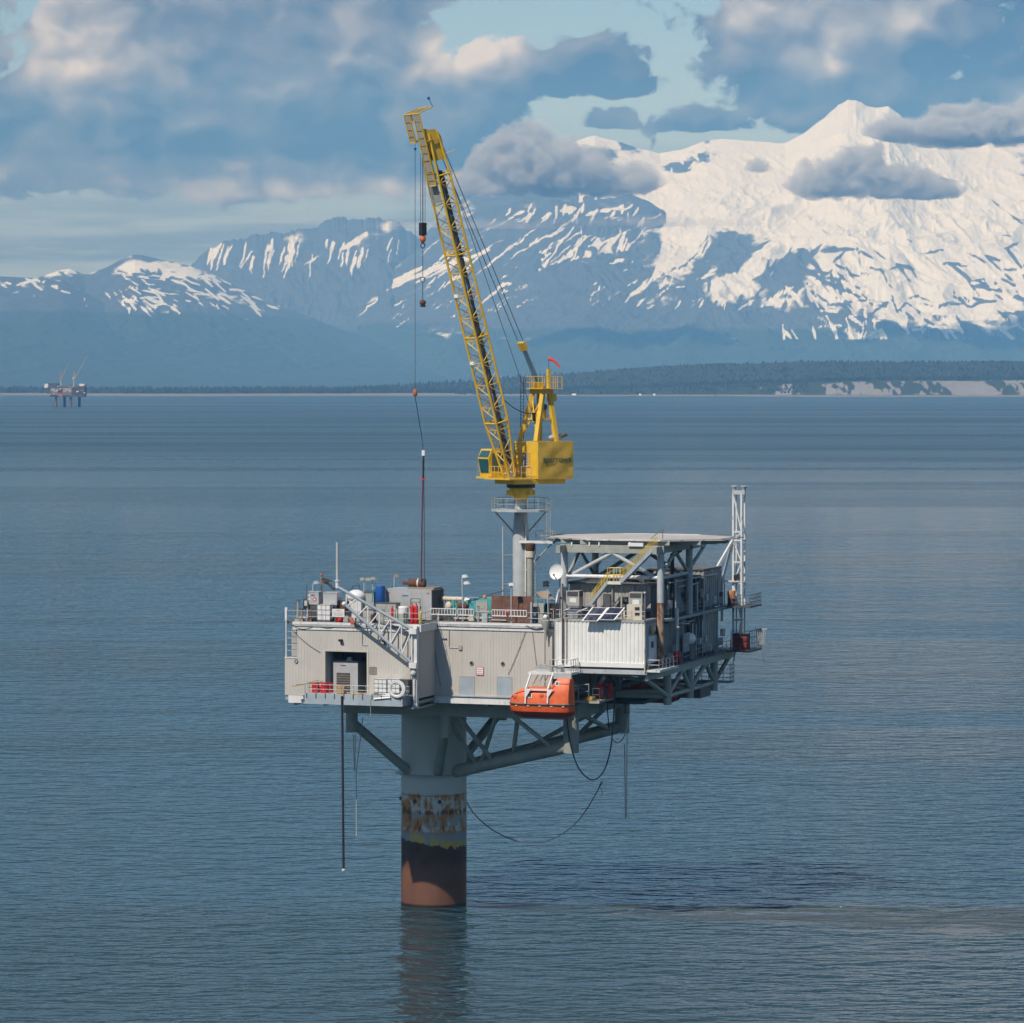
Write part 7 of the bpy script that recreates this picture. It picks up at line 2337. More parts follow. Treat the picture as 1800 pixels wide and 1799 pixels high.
# loading arm
p = onV(565, 1045, -18.0)
la = T('fire_monitor', 'dark brown hose monitor drooping from a post with red top', 'monitor', (p.x, -18.0, ZD))
zt_ = onV(565, 1013, -18.0).z
la.part(B().tube((p.x, -18, ZD), (p.x, -18, zt_), 0.11, 8), 'post', TAN)
la.part(B().ball((p.x, -18, zt_ + 0.15), 0.2, n=8, m=6), 'red_top', mat('faded_red', (0.40, 0.10, 0.09), 0.7, var=0.15))
pp = [onV(566, 1018, -18.0), onV(571, 1022, -18.0), onV(577, 1026, -18.0), onV(582, 1031, -18.0), onV(586, 1036, -18.0), onV(589, 1034, -18.0)]
la.part(B().path(pp, 0.16, 8), 'barrel_hose', mat('brown_hose', (0.055, 0.033, 0.026), 0.8, var=0.25))
la.part(B().path([onV(567, 1017, -18.0), onV(574, 1019, -18.0), onV(583, 1022, -18.0)], 0.11, 8), 'upper_hose', MATS['brown_hose'])
la.part(B().ball(onV(573, 1023, -18.0), 0.34, 1.2, 0.8, 0.8, 10, 6), 'body', MATS['brown_hose'])
# ladder end and gear at the far left corner
t_ = T('corner_board', 'tall white board at the left end of the deck rail', 'board', (UL + 0.2, VL + 0.1, ZD - 0.5))
a, c_ = onV(501, 1092, VL + 0.05), onV(505, 1068, VL + 0.05)
t_.part(B().box(a.x, c_.x, VL, VL + 0.1, a.z, c_.z), 'board', WHITE_CLEAN)
t_.part(B().box(a.x + 0.02, c_.x - 0.02, VL - 0.02, VL - 0.001, a.z, a.z + 0.2), 'clip', STEEL_LT)
p = onV(538, 1062, -19.8)
t_ = T('radio_mast', 'thin dark radio mast with cream battery box at the left', 'mast', (p.x, -19.8, ZD))
t_.part(B().tube((p.x, -19.8, ZD), (p.x + 0.1, -19.8, onV(538, 1028, -19.8).z), 0.06, 6), 'mast', STEEL_DK)
t_.part(B().box(p.x - 0.15, p.x + 0.2, -20.0, -19.7, onV(538, 1065, -19.8).z, onV(538, 1056, -19.8).z), 'battery_box', CREAM)
t_.part(B().box(p.x - 0.35, p.x + 0.05, -19.9, -19.6, onV(536, 1072, -19.8).z, onV(536, 1054, -19.8).z), 'control_box', BLACK)
for (px, py0, py1, m_, lab) in ((523, 1056, 1092, GREYBOX, 'tall valve stand nearest the left end of the deck'), (530, 1070, 1092, TAN, 'tan leaning pump stand at the left end of the deck'), (545, 1072, 1094, RUST, 'rusty red valve stand before the left caged tote')):
    p, q = onV(px, py1, -20.8), onV(px, py0, -20.8)
    t_ = T('valve_stand', lab, 'valve', (p.x, -20.8, ZD))
    t_.part(B().tube((p.x, -20.8, ZD), (p.x + 0.1, -20.8, q.z), 0.16, 8), 'stem', m_)
    t_.part(B().ring((p.x + 0.1, -20.8, q.z), 0.3, 0.05, 'z', 14, 5), 'handwheel', STEEL_DK)
    t_.part(B().box(p.x - 0.3, p.x + 0.3, -21.1, -20.5, ZD, ZD + 0.4), 'body', m_)
p = onV(624, 1085, -21.2)
t_ = T('hose_coil', 'orange-red hose heap hung on the rail under the vent boom', 'hose', (p.x, -22.1, ZD))
b = B()
for k in range(5):
    b.ring((p.x + 0.09 * k - 0.15, VL - 0.25, ZD + 0.55 - 0.16 * k), 0.22 + 0.03 * k, 0.05, 'v', 16, 6)
t_.part(b, 'coil', mat('orange_hose', (0.55, 0.11, 0.05), 0.7, var=0.2))
t_ = crate('tool_chest', 'dark red tool chest below the notice board', 'chest', 588, 600, 1083, 1092, -20.8, 1.0, RED)[0]
crate('tool_chest', 'dark brown chest left of the bulk bag', 'chest', 594, 606, 1058, 1080, -18.6, 1.2, RUST)
# pipes and teal skid
sk = T('pump_skid', 'teal pump skid with cream lagged pipe right of the generator', 'pump skid', (onV(805, 1090, -12).x, -12.0, ZD))
zpp = onV(800, 1053.5, -12.0).z
ua_, ub_ = onV(777, 1053, -12.0).x, onV(813, 1053, -12.0).x
sk.part(B().tube((ua_, -12, zpp), (ub_, -12, zpp), 0.32, 14), 'lagged_pipe', CREAM, smooth=True)
for s in (0.15, 0.4, 0.7):
    sk.part(B().tube((ua_ + (ub_ - ua_) * s, -12, zpp), (ua_ + (ub_ - ua_) * s + 0.12, -12, zpp), 0.38, 14), 'pipe_flange', CREAM)
pe = onV(827, 1057, -12.0)
sk.part(B().tube((ub_ + 0.4, -12, zpp - 0.1), (pe.x, -12.2, pe.z), 0.34, 14), 'lagged_pipe', WHITE, smooth=True)
for px in (797, 822):
    a = onV(px, 1055, -12.6)
    sk.part(B().bar((a.x, -12.6, ZD), (a.x, -12.6, a.z), 0.3), 'post', TEAL)
    sk.part(B().bar((a.x, -12.6, a.z - 0.2), (a.x + 1.4, -12.6, ZD + 0.9), 0.18), 'brace', TEAL)
a, c_ = onV(795, 1069, -12.6), onV(832, 1069, -12.6)
sk.part(B().box(a.x, c_.x, -12.8, -12.4, a.z - 0.15, a.z + 0.1), 'beam', TEAL)
for px, r_ in ((789, 0.5), (809, 0.42), (818, 0.36)):
    a = onV(px, 1066, -12.8)
    sk.part(B().ball((a.x, -12.8, a.z), r_, 1, 1, 1.2, 12, 8), 'pump_casing', CREAM if px < 800 else RUST, smooth=True)
sk.part(B().box(onV(780, 1080, -13).x, onV(832, 1080, -13).x, -13.2, -11.5, ZD, ZD + 0.5), 'bed', STEEL_DK)
tk = T('teal_cabin', 'teal steel cabin with grey wire panel left of the brown plate', 'cabin', (onV(846, 1090, -12.5).x, -12.0, ZD))
a, c_ = onV(831, 1090, -12.5), onV(864, 1054, -12.5)
tk.part(B().box(a.x, c_.x, -12.5, -9.8, ZD + 0.9, c_.z), 'cabin', TEAL)
for u in (a.x + 0.2, c_.x - 0.3):
    tk.part(B().box(u - 0.15, u + 0.15, -12.4, -12.1, ZD, ZD + 0.899), 'leg', TEAL)
w0_, w1_ = onV(838.5, 1077, -12.6), onV(855, 1058, -12.6)
wp_ = tk.part(B().box(w0_.x, w1_.x, -12.56, -12.501, w0_.z, w1_.z), 'wire_panel', GREYBOX)
for u in (w0_.x - 0.06, w1_.x + 0.06):
    tk.part(B().box(u - 0.06, u + 0.06, -12.6, -12.5, w0_.z - 0.9, w1_.z + 0.08), 'panel_frame', STEEL_LT, wp_)
tk.part(B().box(w0_.x - 0.12, w1_.x + 0.12, -12.6, -12.5, w1_.z + 0.001, w1_.z + 0.1), 'panel_frame', STEEL_LT, wp_)
tk.part(B().ball((onV(852, 1052, -11.5).x, -11.5, c_.z + 0.2), 0.27, 1, 1, 1.2, 12, 8), 'beacon', mat('amber_beacon', (0.42, 0.24, 0.06), 0.5, var=0.1))
tk.part(B().bar((a.x, -10.4, c_.z), (PU - 1.0, -9.6, c_.z + 1.0), 0.16), 'roof_strut', STEEL_DK)
bpn = T('brown_plate', 'large rusty brown steel windbreak leaning on the main deck', 'windbreak', (onV(900, 1090, -14.6).x, -14.4, ZD))
a, c_ = onV(861, 1094, -14.8), onV(938, 1049, -13.9)
al, cl = onV(864.5, 1048, -13.9), onV(934, 1094, -14.8)
for k in range(4):
    s0_, s1_ = k / 4 + 0.003, (k + 1) / 4 - 0.003
    q0, q1 = Vector((a.x, -14.8, ZD)), Vector((cl.x, -14.8, ZD))
    r0, r1 = Vector((al.x, -13.9, c_.z)), Vector((c_.x, -13.9, c_.z))
    c4 = [q0.lerp(q1, s0_), q0.lerp(q1, s1_), r0.lerp(r1, s1_), r0.lerp(r1, s0_)]
    bpn.part(B().add(c4 + [p + Vector((0, 0.12, 0)) for p in c4], [(0, 1, 2, 3), (7, 6, 5, 4), (0, 4, 5, 1), (1, 5, 6, 2), (2, 6, 7, 3), (3, 7, 4, 0)]), 'plate', RUST)
aw = T('tan_awning', 'small tan awning over a black stand-in for its shade right of the crane pedestal', 'awning', (onV(957, 1050, -11).x, -11.0, ZD))
a, c_ = onV(942, 1042, -10.0), onV(964, 1039, -10.0)
e_, f_ = onV(953, 1053, -12.4), onV(973, 1053, -12.4)
c4 = [e_, f_, c_, a]
aw.part(B().add(c4 + [p + Vector((0, 0, 0.08)) for p in c4], [(0, 1, 2, 3), (7, 6, 5, 4), (0, 4, 5, 1), (1, 5, 6, 2), (2, 6, 7, 3), (3, 7, 4, 0)]), 'roof_sheet', TAN)
aw.part(B().box(e_.x - 0.6, f_.x + 0.8, -11.9, -9.8, ZD, ZD + 2.3), 'awning_shade_block', BLACK)  # solid black block stands in for the shade beneath the awning
for px in (944, 957):
    p = onV(px, 1056, -12.3)
    aw.part(B().bar((p.x, -12.3, ZD), (p.x, -12.3, onV(px, 1052, -12.3).z), 0.18), 'post', TEAL)
for (x0, x1) in ((937, 945), (947, 956)):
    a, c_ = onV(x0, 1078, -12.6), onV(x1, 1061, -12.6)
    aw.part(B().box(a.x, c_.x, -12.66, -12.58, a.z, c_.z), 'louvre_panel', GREYBOX)
p = onV(934, 1093, -15.2)
aw.part(B().bar((p.x, -15.2, ZD), (p.x, -15.2, onV(934, 1059, -15.2).z), 0.22), 'white_post', GREYBLUE)
p = onV(895, 1078, -15.6)
t_ = T('life_ring', 'small red float hung on the rail before the brown plate', 'float', (p.x, VR_ - 0.35, ZD + 0.3))
t_.part(B().ball((p.x, VR_ - 0.42, p.z), 0.16, 1, 0.8, 2.2, 10, 8), 'float', RED)
t_.part(B().tube((p.x, VR_ - 0.42, p.z + 0.3), (p.x, VR_ - 0.2, 40.1), 0.03, 5), 'cord', ROPE)
p = onV(963, 1085, VR_ - 0.4)
t_ = T('hose_reel', 'grey cone-shaped hose reel at the right end of the deck rail', 'hose reel', (p.x, VR_ - 0.5, 36))
t_.part(B().lathe((p.x - 0.2, VR_ - 0.6, onV(963, 1127, VR_ - 0.5).z), [(0.08, 0), (0.16, 1.2), (0.55, 2.0), (0.62, 2.6), (0.3, 2.7)], 14), 'cone', GREYBOX, smooth=True)
t_.part(B().ball((p.x - 0.25, VR_ - 0.6, onV(957, 1085, VR_ - 0.6).z), 0.33, n=12, m=8), 'float_ball', WHITE_CLEAN, smooth=True)
t_.part(B().path([(p.x - 0.1, VR_ - 0.7, 39.8), (p.x + 0.5, VR_ - 0.8, 39.0), (p.x + 0.4, VR_ - 0.7, 38.2)], 0.06, 6), 'hose', BLACK)


# ------------------------------------------------------------------ dishes
def dish(label, px, py, v, r_, yaw, tilt_):
    c_ = onV(px, py, v)
    t = T('satellite_dish', label, 'dish', (c_.x, v, c_.z - r_ - 0.5), 'white satellite dishes')
    prof = [(0.02, 0.0), (r_ * 0.35, 0.03), (r_ * 0.7, 0.12), (r_ * 0.95, 0.24), (r_, 0.30), (r_ * 1.0, 0.26), (r_ * 0.7, 0.06), (r_ * 0.3, -0.05)]
    b = B().lathe((0, 0, 0), prof, 28)
    M = Matrix.Rotation(yaw, 3, 'Z') @ Matrix.Rotation(tilt_, 3, 'X')
    b.v = [M @ p + c_ for p in b.v]
    t.part(b, 'reflector', WHITE_CLEAN, smooth=True)
    n = M @ Vector((0, 0, 1))
    arm = c_ + M @ Vector((0, -r_ * 0.9, 0.2))
    t.part(B().tube(arm, c_ + n * 0.95 + Vector((0, 0, -0.5)), 0.05, 6), 'feed_arm', STEEL_DK)
    t.part(B().ball(c_ + n * 0.95 + Vector((0, 0, -0.5)), 0.14, n=8, m=6), 'feed_horn', STEEL_DK)
    t.part(B().tube(c_ - n * 0.1, c_ - n * 0.6 + Vector((0, 0, -0.3)), 0.12, 8), 'mount', STEEL_DK)
    t.part(B().tube(c_ - n * 0.6 + Vector((0, 0, -0.3)), (c_.x - n.x * 0.6, c_.y - n.y * 0.6, ZR), 0.10, 8), 'mast', STEEL_LT)
    return t


dish('larger white dish facing the camera at the left helideck post', 980, 1006, -15.6, 1.02, R(-12), R(78))
dish('smaller white dish seen almost edge-on below the larger dish', 983, 1050, -15.8, 0.92, R(-68), R(80))

# ------------------------------------------------------------------ garage and lower balcony contents
t_, u0, u1, z0, z1 = cuboid('generator', 'silver generator cabinet with louvred vent standing in the garage opening', 'generator', 586, 629, 1166, 1216, -20.8, 3.5, None, Z0 - 0.33)
t_.part(B().box(u0, u1, -20.8, -17.3, Z0 - 0.34, z1), 'cabinet', SILVER)
t_.part(B().box(u0 - 0.6, u1 - 0.3, -19.9, -17.2, Z0, z1 + 0.15), 'rear_hood', GREYBOX)
lu = t_.part(B().box(u0 + 0.45, u0 + 2.3, -20.84, -20.801, Z0 + 0.3, z1 - 1.3), 'vent', LOUVRE)
for k in range(8):
    z = Z0 + 0.36 + k * (z1 - 1.3 - Z0 - 0.4) / 8
    t_.part(B().box(u0 + 0.48, u0 + 2.27, -20.9, -20.841, z, z + 0.07), 'blade', TAN, lu)
t_.part(B().box(u0 + 1.0, u0 + 1.7, -20.83, -20.801, z1 - 0.42, z1 - 0.30), 'red_plate', RUST)
p = onV(615, 1160, -19.0)
t_ = T('pendant_lamp', 'white trapezoid lamp hanging in the garage opening', 'lamp', (p.x, -19.0, p.z - 0.3))
t_.part(B().lathe((p.x, -19.0, p.z), [(0.55, -0.25), (0.55, -0.2), (0.28, 0.35)], 4, R(45), R(405)), 'shade', WHITE_CLEAN)
t_.part(B().tube((p.x, -19, p.z + 0.35), (p.x, -19, GZ + 0.9), 0.04, 6), 'cord', BLACK)
for px, lab in ((555, 'leftmost red drum on the lower balcony'), (570, 'middle red drum on the lower balcony'), (579, 'rightmost red drum on the lower balcony, half hidden')):
    v_ = -23.6 if px < 575 else -22.9
    p = onV(px, 1222, v_)
    t_ = T('drum', lab, 'drum', (p.x, v_, BZ), 'red drums on the lower balcony')
    prof = [(0.5, 0), (0.52, 0.03), (0.5, 0.06), (0.5, 0.4), (0.53, 0.43), (0.5, 0.46), (0.5, 0.8), (0.53, 0.83), (0.5, 0.86), (0.5, 1.2), (0.52, 1.23), (0.48, 1.24)]
    t_.part(B().lathe((p.x, v_, BZ), prof, 20), 'shell', RED, smooth=False)
    t_.part(B().tube((p.x + 0.25, v_, BZ + 1.24), (p.x + 0.25, v_, BZ + 1.3), 0.07, 8), 'bung', STEEL_DK)
p = onV(600, 1222, -24.3)
t_ = T('cardboard_box', 'open brown cardboard box at the balcony rail', 'box', (p.x, -24.3, BZ))
t_.part(B().box(p.x - 0.5, p.x + 0.5, -24.6, -23.8, BZ, BZ + 0.95), 'carton', CARD)
for s in (-1, 1):
    t_.part(B().bar((p.x + s * 0.5, -24.2, BZ + 0.96), (p.x + s * 0.85, -24.2, BZ + 1.05), 0.8, 0.03, up=(0, 0, 1)), 'flap', CARD)
tote('left of the pair of white caged totes on the lower balcony', 657.5, 679, 1194, 1221, -23.4, BZ)
tote('right of the pair of white caged totes on the lower balcony', 680.5, 702, 1194, 1221, -23.4, BZ)
crate('equipment_box', 'dark box added as the shaded right side of the balcony totes', 'box', 704, 717, 1197, 1221, -23.3, 1.3, STEEL_DK, z0=BZ)  # added box; its dark colour stands for the totes' shaded side
p = onV(697, 1212, -25.3)
t_ = T('hose_ring', 'large white coiled hose ring hung on the balcony rail', 'hose', (p.x, -25.35, p.z - 1.1))
b = B()
for k in range(4):
    b.ring((p.x + 0.03 * k, -25.3 - 0.05 * (k % 2), p.z + 0.02 * k), 0.80 + 0.085 * k, 0.075, 'v', 30, 7)
t_.part(b, 'coil', WHITE_CLEAN, smooth=True)
t_.part(B().box(p.x - 0.08, p.x + 0.08, -25.25, -25.05, p.z + 0.78, p.z + 1.0), 'hook', STEEL_DK)
for k, (x0, y0, x1, y1, lab) in enumerate(((514, 1207, 566, 1198, 'long plank sticking out left at the balcony end'), (520, 1204, 570, 1200, 'upper plank lying on the red drums'), (534, 1203, 560, 1196, 'short thick plank on top of the plank pile'))):
    a, c_ = onV(x0, y0, -23.7 + 0.25 * k), onV(x1, y1, -23.3 + 0.25 * k)
    t_ = T('plank', lab, 'plank', tuple(a), 'planks on the lower balcony')
    t_.part(B().bar(a, c_, 0.32, 0.09), 'board', WOOD)
for k, (px, lab, m_) in enumerate(((628, 'yellow strap lying on the balcony floor before the cabinet', YELLOW_RAIL), (666, 'brown timber offcut on the balcony floor before the totes', WOOD), (672, 'white sheet hanging over the balcony edge below the totes', WHITE_CLEAN))):
    p = onV(px, 1221, -24.7)
    t_ = T(('strap', 'timber', 'sheet')[k], lab, ('strap', 'timber', 'sheet')[k], (p.x, -24.7, BZ))
    if k == 2:
        c4 = [(p.x - 1.0, -25.3, BZ - 0.5), (p.x + 1.3, -25.3, BZ - 0.25), (p.x + 1.4, -24.4, BZ + 0.22), (p.x - 0.6, -24.4, BZ + 0.16)]
        c4 = [Vector(q) for q in c4]
        t_.part(B().add(c4 + [q + Vector((0, 0, 0.05)) for q in c4], [(0, 1, 2, 3), (7, 6, 5, 4), (0, 4, 5, 1), (1, 5, 6, 2), (2, 6, 7, 3), (3, 7, 4, 0)]), 'sheet', m_)
    else:
        t_.part(B().bar((p.x - 0.9, -24.7, BZ + 0.08), (p.x + 0.8, -24.5, BZ + 0.12), 0.35, 0.12), 'piece', m_)


# ------------------------------------------------------------------ ropes and hoses hanging under the deck
def rope(name, label, cat, pts, r, m_, end=None):
    pts = [Vector(p) for p in pts]
    t = T(name, label, cat, pts[-1], 'ropes and hoses hanging from the platform')
    t.part(B().path(pts, r, 6), 'line', m_)
    if end:
        t.part(B().ball(pts[-1], end, n=8, m=6), 'end_fitting', CREAM)
    return t


rope('hanging_hose', 'long dark hose hanging straight from the balcony edge', 'hose', [onV(601, 1224, -25.25), onV(602, 1300, -25.0), onV(604, 1530, -24.8)], 0.16, BLACK, 0.26)
rope('hanging_rope', 'pale doubled rope hanging from the left brace stub', 'rope', [onV(621, 1292, -11.0), onV(623, 1355, -11.0)], 0.06, ROPE_LT)
rope('hanging_rope', 'second pale rope beside the left brace stub', 'rope', [onV(624.5, 1292, -11.1), onV(624, 1356, -11.0)], 0.06, ROPE_LT)
rope('hanging_rope', 'thin grey line running down from the deck to the pale rope', 'rope', [onV(638, 1262, -10.8), onV(626, 1358, -10.8), onV(626.5, 1468, -10.8)], 0.06, ROPE_LT, 0.12)
rope('hanging_rope', 'thin white cord hanging from the balcony fascia', 'rope', [onV(650, 1228, -25.3), onV(652, 1260, -25.3)], 0.03, ROPE_LT)
def curve_px(px, v, n=1):
    return [onV(x, y, v) for x, y in px]


def smooth_px(ctrl, v, n=24):
    import bisect
    out = []
    m_ = len(ctrl)
    for i in range(m_ - 1):
        p0, p1, p2, p3 = ctrl[max(0, i - 1)], ctrl[i], ctrl[i + 1], ctrl[min(m_ - 1, i + 2)]
        for k in range(6):
            t = k / 6
            q = []
            for d in (0, 1):
                q.append(0.5 * (2 * p1[d] + (p2[d] - p0[d]) * t + (2 * p0[d] - 5 * p1[d] + 4 * p2[d] - p3[d]) * t * t + (3 * p1[d] - p0[d] - 3 * p2[d] + p3[d]) * t ** 3))
            out.append(onV(q[0], q[1], v))
    out.append(onV(*ctrl[-1], v))
    return out


rope('hanging_hose', 'dark hose looping down between the two right-hand brace stubs', 'hose', smooth_px([(996, 1262), (1003, 1310), (1018, 1352), (1040, 1371), (1060, 1358), (1073, 1318), (1078, 1268), (1081, 1215)], -12.5), 0.09, mat('dark_blue_hose', (0.012, 0.03, 0.05), 0.5, var=0.2))
rope('hanging_hose', 'white hose curling below the far right brace stub', 'hose', smooth_px([(1103, 1262), (1101, 1283), (1095, 1299), (1085, 1306), (1076, 1300)], 9.0), 0.10, WHITE_CLEAN)
rope('hanging_hose', 'blue hose dropping from the module deck to the brace', 'hose', smooth_px([(1066, 1215), (1068, 1250), (1071, 1285)], -8.0), 0.08, MATS['dark_blue_hose'])
rope('hanging_rope', 'long pale rope hanging straight below the far right brace stub', 'rope', [onV(1098, 1308, 9.8), onV(1099.5, 1438, 9.8)], 0.07, ROPE_LT, 0.15)
rope('hanging_rope', 'blue-grey line close beside the long pale rope', 'rope', [onV(1102.5, 1262, 9.6), onV(1101.5, 1436, 9.6)], 0.06, GREYBLUE, 0.12)
rope('mooring_rope', 'slack dark rope swinging out from the leg to a loose knot', 'rope', smooth_px([(820, 1410), (838, 1436), (872, 1463), (915, 1480), (960, 1479), (1000, 1458), (1030, 1425), (1058, 1376)], -3.0), 0.07, BLACK, 0.2)
rope('hanging_rope', 'frayed rope end dangling from the knot', 'rope', smooth_px([(1058, 1374), (1054, 1382), (1059, 1392), (1056, 1402)], -3.0), 0.045, MATS['dark_blue_hose'])
ldr = T('hanging_ladder', 'short blue ladder fixed outside the far right brace stub', 'ladder', tuple(onV(1104, 1254, 9.4)))
for px in (1099, 1106):
    ldr.part(B().tube(onV(px, 1227, 9.4), onV(px, 1256, 9.4), 0.06, 6), 'stile', MATS['dark_blue_hose'])
for py in (1232, 1252):
    ldr.part(B().tube(onV(1096, py, 9.4), onV(1109, py, 9.4), 0.05, 6), 'rung', MATS['dark_blue_hose'])

# ------------------------------------------------------------------ the other platform, eight kilometres off
FD = FPX * 70.3 / 56.0
fx0 = CAM.x + (118 - 900) / FPX * FD
fp = T('distant_platform', 'four-legged platform with two raised cranes far off at the left', 'platform', (0, 0, 0), rz=0, world=(fx0, CAM.y + FD, 0))
k_ = FD / FPX
F = lambda px, py: ((px - 118) * k_, (716 - py) * k_)
FDK = mat('far_steel', (0.06, 0.06, 0.07), 0.7, var=0.2, scale=0.1)
FGR = mat('far_grey_wall', (0.34, 0.33, 0.31), 0.7, var=0.2, scale=0.2)
FRU = mat('far_rust', (0.16, 0.08, 0.06), 0.8, var=0.3, scale=0.2)


def fbox(name, x0, y0, x1, y1, ya, yb, m_):
    a, c_ = F(x0, y1), F(x1, y0)
    return fp.part(B().box(a[0], c_[0], ya, yb, a[1], c_[1]), name, m_)


for px, dy in ((99.5, -11), (112.5, 11), (125.5, -11), (138.5, 11)):
    x, _ = F(px, 716)
    fp.part(B().tube((x, dy, -4), (x, dy, F(0, 697)[1]), 3.0, 14), 'leg', FRU if dy < 0 else FDK)
fbox('deck', 89, 694, 150, 698, -18, 18, FDK)
fbox('deck_block', 128, 682, 151, 694, -18, 18, FDK)
fbox('deck_block', 84, 681, 91, 692, -10, 14, FDK)
fbox('grey_module', 91, 683, 104, 690, -19, 0, FGR)
fbox('grey_module', 112, 683, 127.5, 691, -19, 0, FGR)
fbox('walkway', 90, 690, 128, 692.5, -19.5, -18.5, FRU)
fbox('deck_block', 104, 680, 128, 690, -10, 12, FRU)
fbox('quarters', 79, 675, 85.5, 682, -9, 6, mat('far_white', (0.70, 0.68, 0.64), 0.6, var=0.05))
fbox('helipad', 86, 674, 103, 681, -12, 12, FDK)
fbox('white_tank', 140, 675, 149, 679, -8, 4, MATS['far_white'])
fbox('upper_frame', 128, 679, 150, 682, -14, 14, FRU)
rf = random.Random(8)
for q in range(46):
    x = rf.uniform(86, 150)
    y = rf.uniform(677, 694)
    a, c_ = F(x, y + rf.uniform(0.6, 2.2)), F(x + rf.uniform(0.8, 3.5), y)
    dy_ = rf.uniform(-20.5, -18.5)
    fp.part(B().box(a[0], c_[0], dy_, dy_ + 3, a[1], c_[1]), 'equipment', rf.choice((FDK, FGR, FRU, FDK, MATS['far_white'], FRU)))
a, c_ = F(150, 679), F(157, 674)
fp.part(B().bar((a[0], 0, a[1]), (c_[0], 0, c_[1]), 1.0), 'flare_arm', FDK)
a = F(109, 697)
fp.part(B().ball((a[0], -19, a[1] + 0.5), 3.0, 1.5, 0.6, 0.7, 12, 8), 'orange_boat', ORANGE)
for (bx_, col_, top_, tipx, tipy, houset) in ((107, 'orange_crane', 667, 124.5, 632, 655), (130, 'yellow_crane', 669, 153.5, 627, 657)):
    m_ = mat('far_' + col_, (0.45, 0.16, 0.07) if 'orange' in col_ else (0.50, 0.38, 0.16), 0.6, var=0.1)
    a = F(bx_, 680)
    b_ = F(bx_, 667)
    hubc = fp.part(B().tube((a[0], 0, a[1]), (b_[0], 0, b_[1]), 1.7, 10), col_ + '_pedestal', FGR)
    fp.part(B().box(b_[0] - 3.2, b_[0] + 2.2, -2, 2, b_[1], b_[1] + 4.5), 'house', m_, hubc)
    g_ = F(bx_ + 0.6, houset - 3)
    fp.part(B().bar((b_[0], 0, b_[1] + 4), (g_[0], 0, g_[1]), 1.3), 'gantry', m_, hubc)
    t0, t1 = Vector((b_[0] + 1.5, -1, b_[1] + 1.5)), Vector((F(tipx, tipy)[0], -6, F(tipx, tipy)[1]))
    bm_ = m_ if 'yellow' in col_ else FGR
    for dx, dy in ((-0.8, -0.8), (0.8, -0.8), (0.8, 0.8), (-0.8, 0.8)):
        fp.part(B().tube(t0 + Vector((dx, dy, 0)), t1 + Vector((dx * 0.4, dy * 0.4, 0)), 0.35, 6), 'boom_chord', FGR if 'orange' in col_ else mat('far_pale_boom', (0.42, 0.38, 0.30), 0.6, var=0.1), hubc)
    for q in range(9):
        s = (q + 0.5) / 9
        c_ = t0.lerp(t1, s)
        fp.part(B().bar(c_ + Vector((-0.8, 0, 0)), c_ + Vector((0.8, 0, 1.2)), 0.3), 'lacing_bar', MATS.get('far_pale_boom', FGR) if 'yellow' in col_ else FGR, hubc)
    fp.part(B().tube(Vector((g_[0], 0, g_[1])), t1, 0.12, 5), 'pendant', FDK, hubc)

# ------------------------------------------------------------------ huts on the far beach
for px, py, m_, lab in ((1009, 693.5, MATS['far_white'], 'low white building leftmost on the far beach'), (1125, 693.5, MATS['far_white'], 'small white hut on the far beach, first of the close pair'), (1150, 693.5, MATS['far_white'], 'second white hut on the far beach, right of the pair'), (1258, 693.5, RUST, 'reddish hut on the far beach below the bluff')):
    d_ = float(np.interp(px, SHORE[0], SHORE[1])) + 40
    x = CAM.x + (px - 900) / FPX * d_
    wv = 7.0 if px > 1050 else 14.0
    t_ = T('beach_hut', lab, 'hut', (0, 0, 0), 'huts on the far beach', rz=0, world=(x, CAM.y + d_, 1.0))
    t_.part(B().box(-wv / 2, wv / 2, -4, 4, 0, 3.8), 'walls', m_)
    t_.part(B().prism([(-4.4, 3.81), (4.4, 3.81), (0, 6.4)], 0, -wv / 2 - 0.4, wv / 2 + 0.4), 'roof', m_ if m_ is not RUST else RUST)

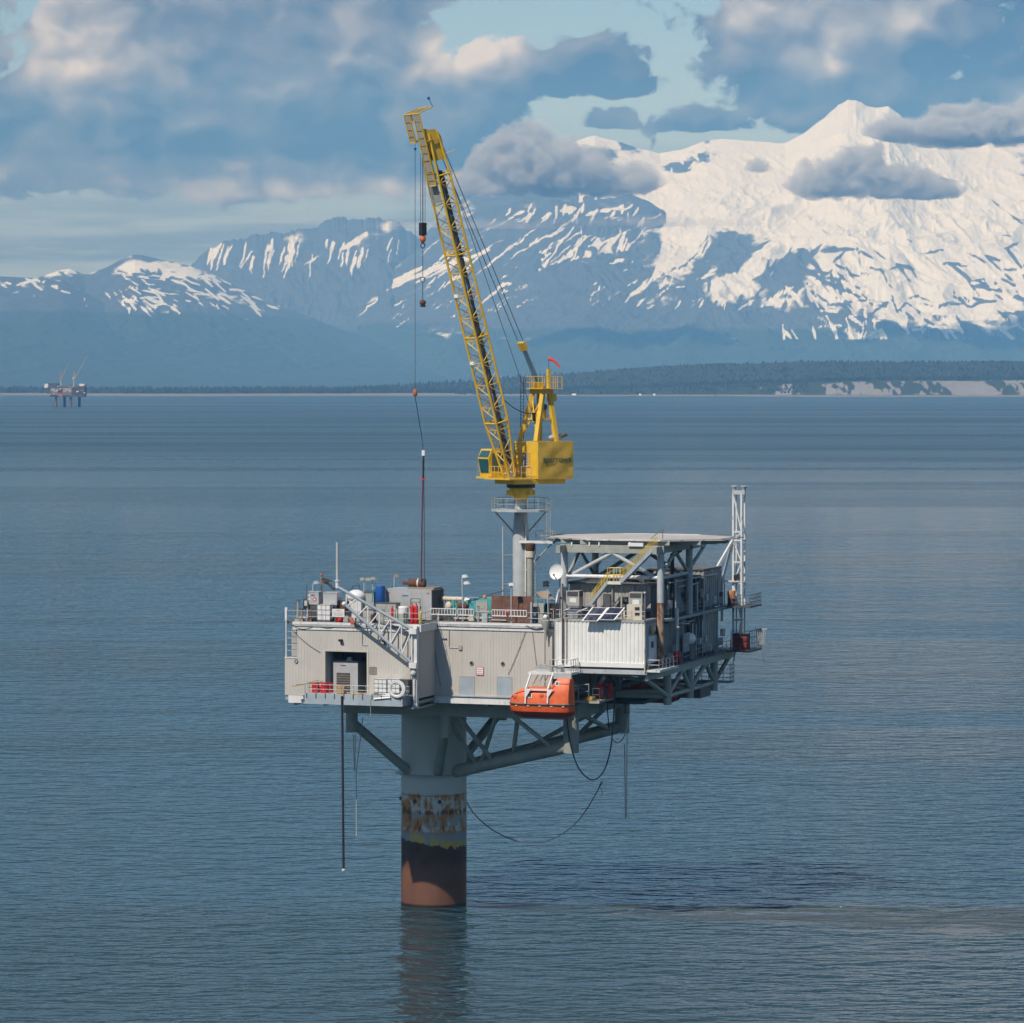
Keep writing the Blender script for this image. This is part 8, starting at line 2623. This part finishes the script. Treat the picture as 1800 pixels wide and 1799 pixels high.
# ------------------------------------------------------------------ fixed pipework on the main deck
rs = random.Random(21)
for k in range(58):
    u = -11.0 + 32.0 * (k + rs.random() * 0.8) / 58
    front = VL + 1.0 if u < UM - 0.5 else VR_ + 0.9
    v = front + rs.uniform(0.0, 3.0)
    h = rs.uniform(0.7, 1.9)
    kind = rs.random()
    m_ = rs.choice((GALV, STEEL_LT, STEEL, RUST, STEEL_DK, CREAM))
    if kind < 0.4:
        pp_ = house.part(B().tube((u, v, ZD), (u, v, ZD + h), rs.uniform(0.06, 0.14), 8).tube((u, v, ZD + h), (u + rs.uniform(-0.9, 0.9), v, ZD + h), 0.08, 8), 'deck_pipe', m_)
        house.part(B().ring((u, v, ZD + h + 0.12), 0.17, 0.035, 'z', 12, 5), 'handwheel', rs.choice((RED, STEEL_DK, BLACK)), pp_)
    elif kind < 0.7:
        house.part(B().tube((u - 0.8, v, ZD + 0.3), (u + rs.uniform(0.8, 2.0), v, ZD + 0.3), rs.uniform(0.07, 0.16), 8), 'deck_pipe', m_)
    else:
        house.part(B().box(u, u + rs.uniform(0.3, 0.8), v, v + 0.5, ZD, ZD + h * 0.7), 'deck_fitting', m_)

# cladding joints and conduits on the deck house walls
for u in (-9.0, 1.4):
    house.part(B().box(u - 0.03, u + 0.03, VL - 0.012, VL - 0.002, Z0, Z1), 'cladding_joint', BEIGE)
for u in (9.7, 13.6, 17.6):
    house.part(B().box(u - 0.03, u + 0.03, VR_ - 0.012, VR_ - 0.002, Z0, Z1), 'cladding_joint', BEIGE)
house.part(B().tube((20.9, VR_ - 0.12, Z0), (20.9, VR_ - 0.12, Z1), 0.07, 8), 'downpipe', BEIGE_TRIM)
house.part(B().path([(8.0, VR_ - 0.08, Z1), (8.0, VR_ - 0.08, 35.4), (9.4, VR_ - 0.08, 35.4)], 0.035, 6), 'conduit', GALV)
house.part(B().box(9.3, 9.75, VR_ - 0.2, VR_ - 0.02, 35.15, 35.7), 'switch_box', GREYBOX)
house.part(B().path([(-1.6, VL - 0.08, Z1), (-1.6, VL - 0.08, 35.9), (-0.9, VL - 0.08, 35.9)], 0.035, 6), 'conduit', GALV)
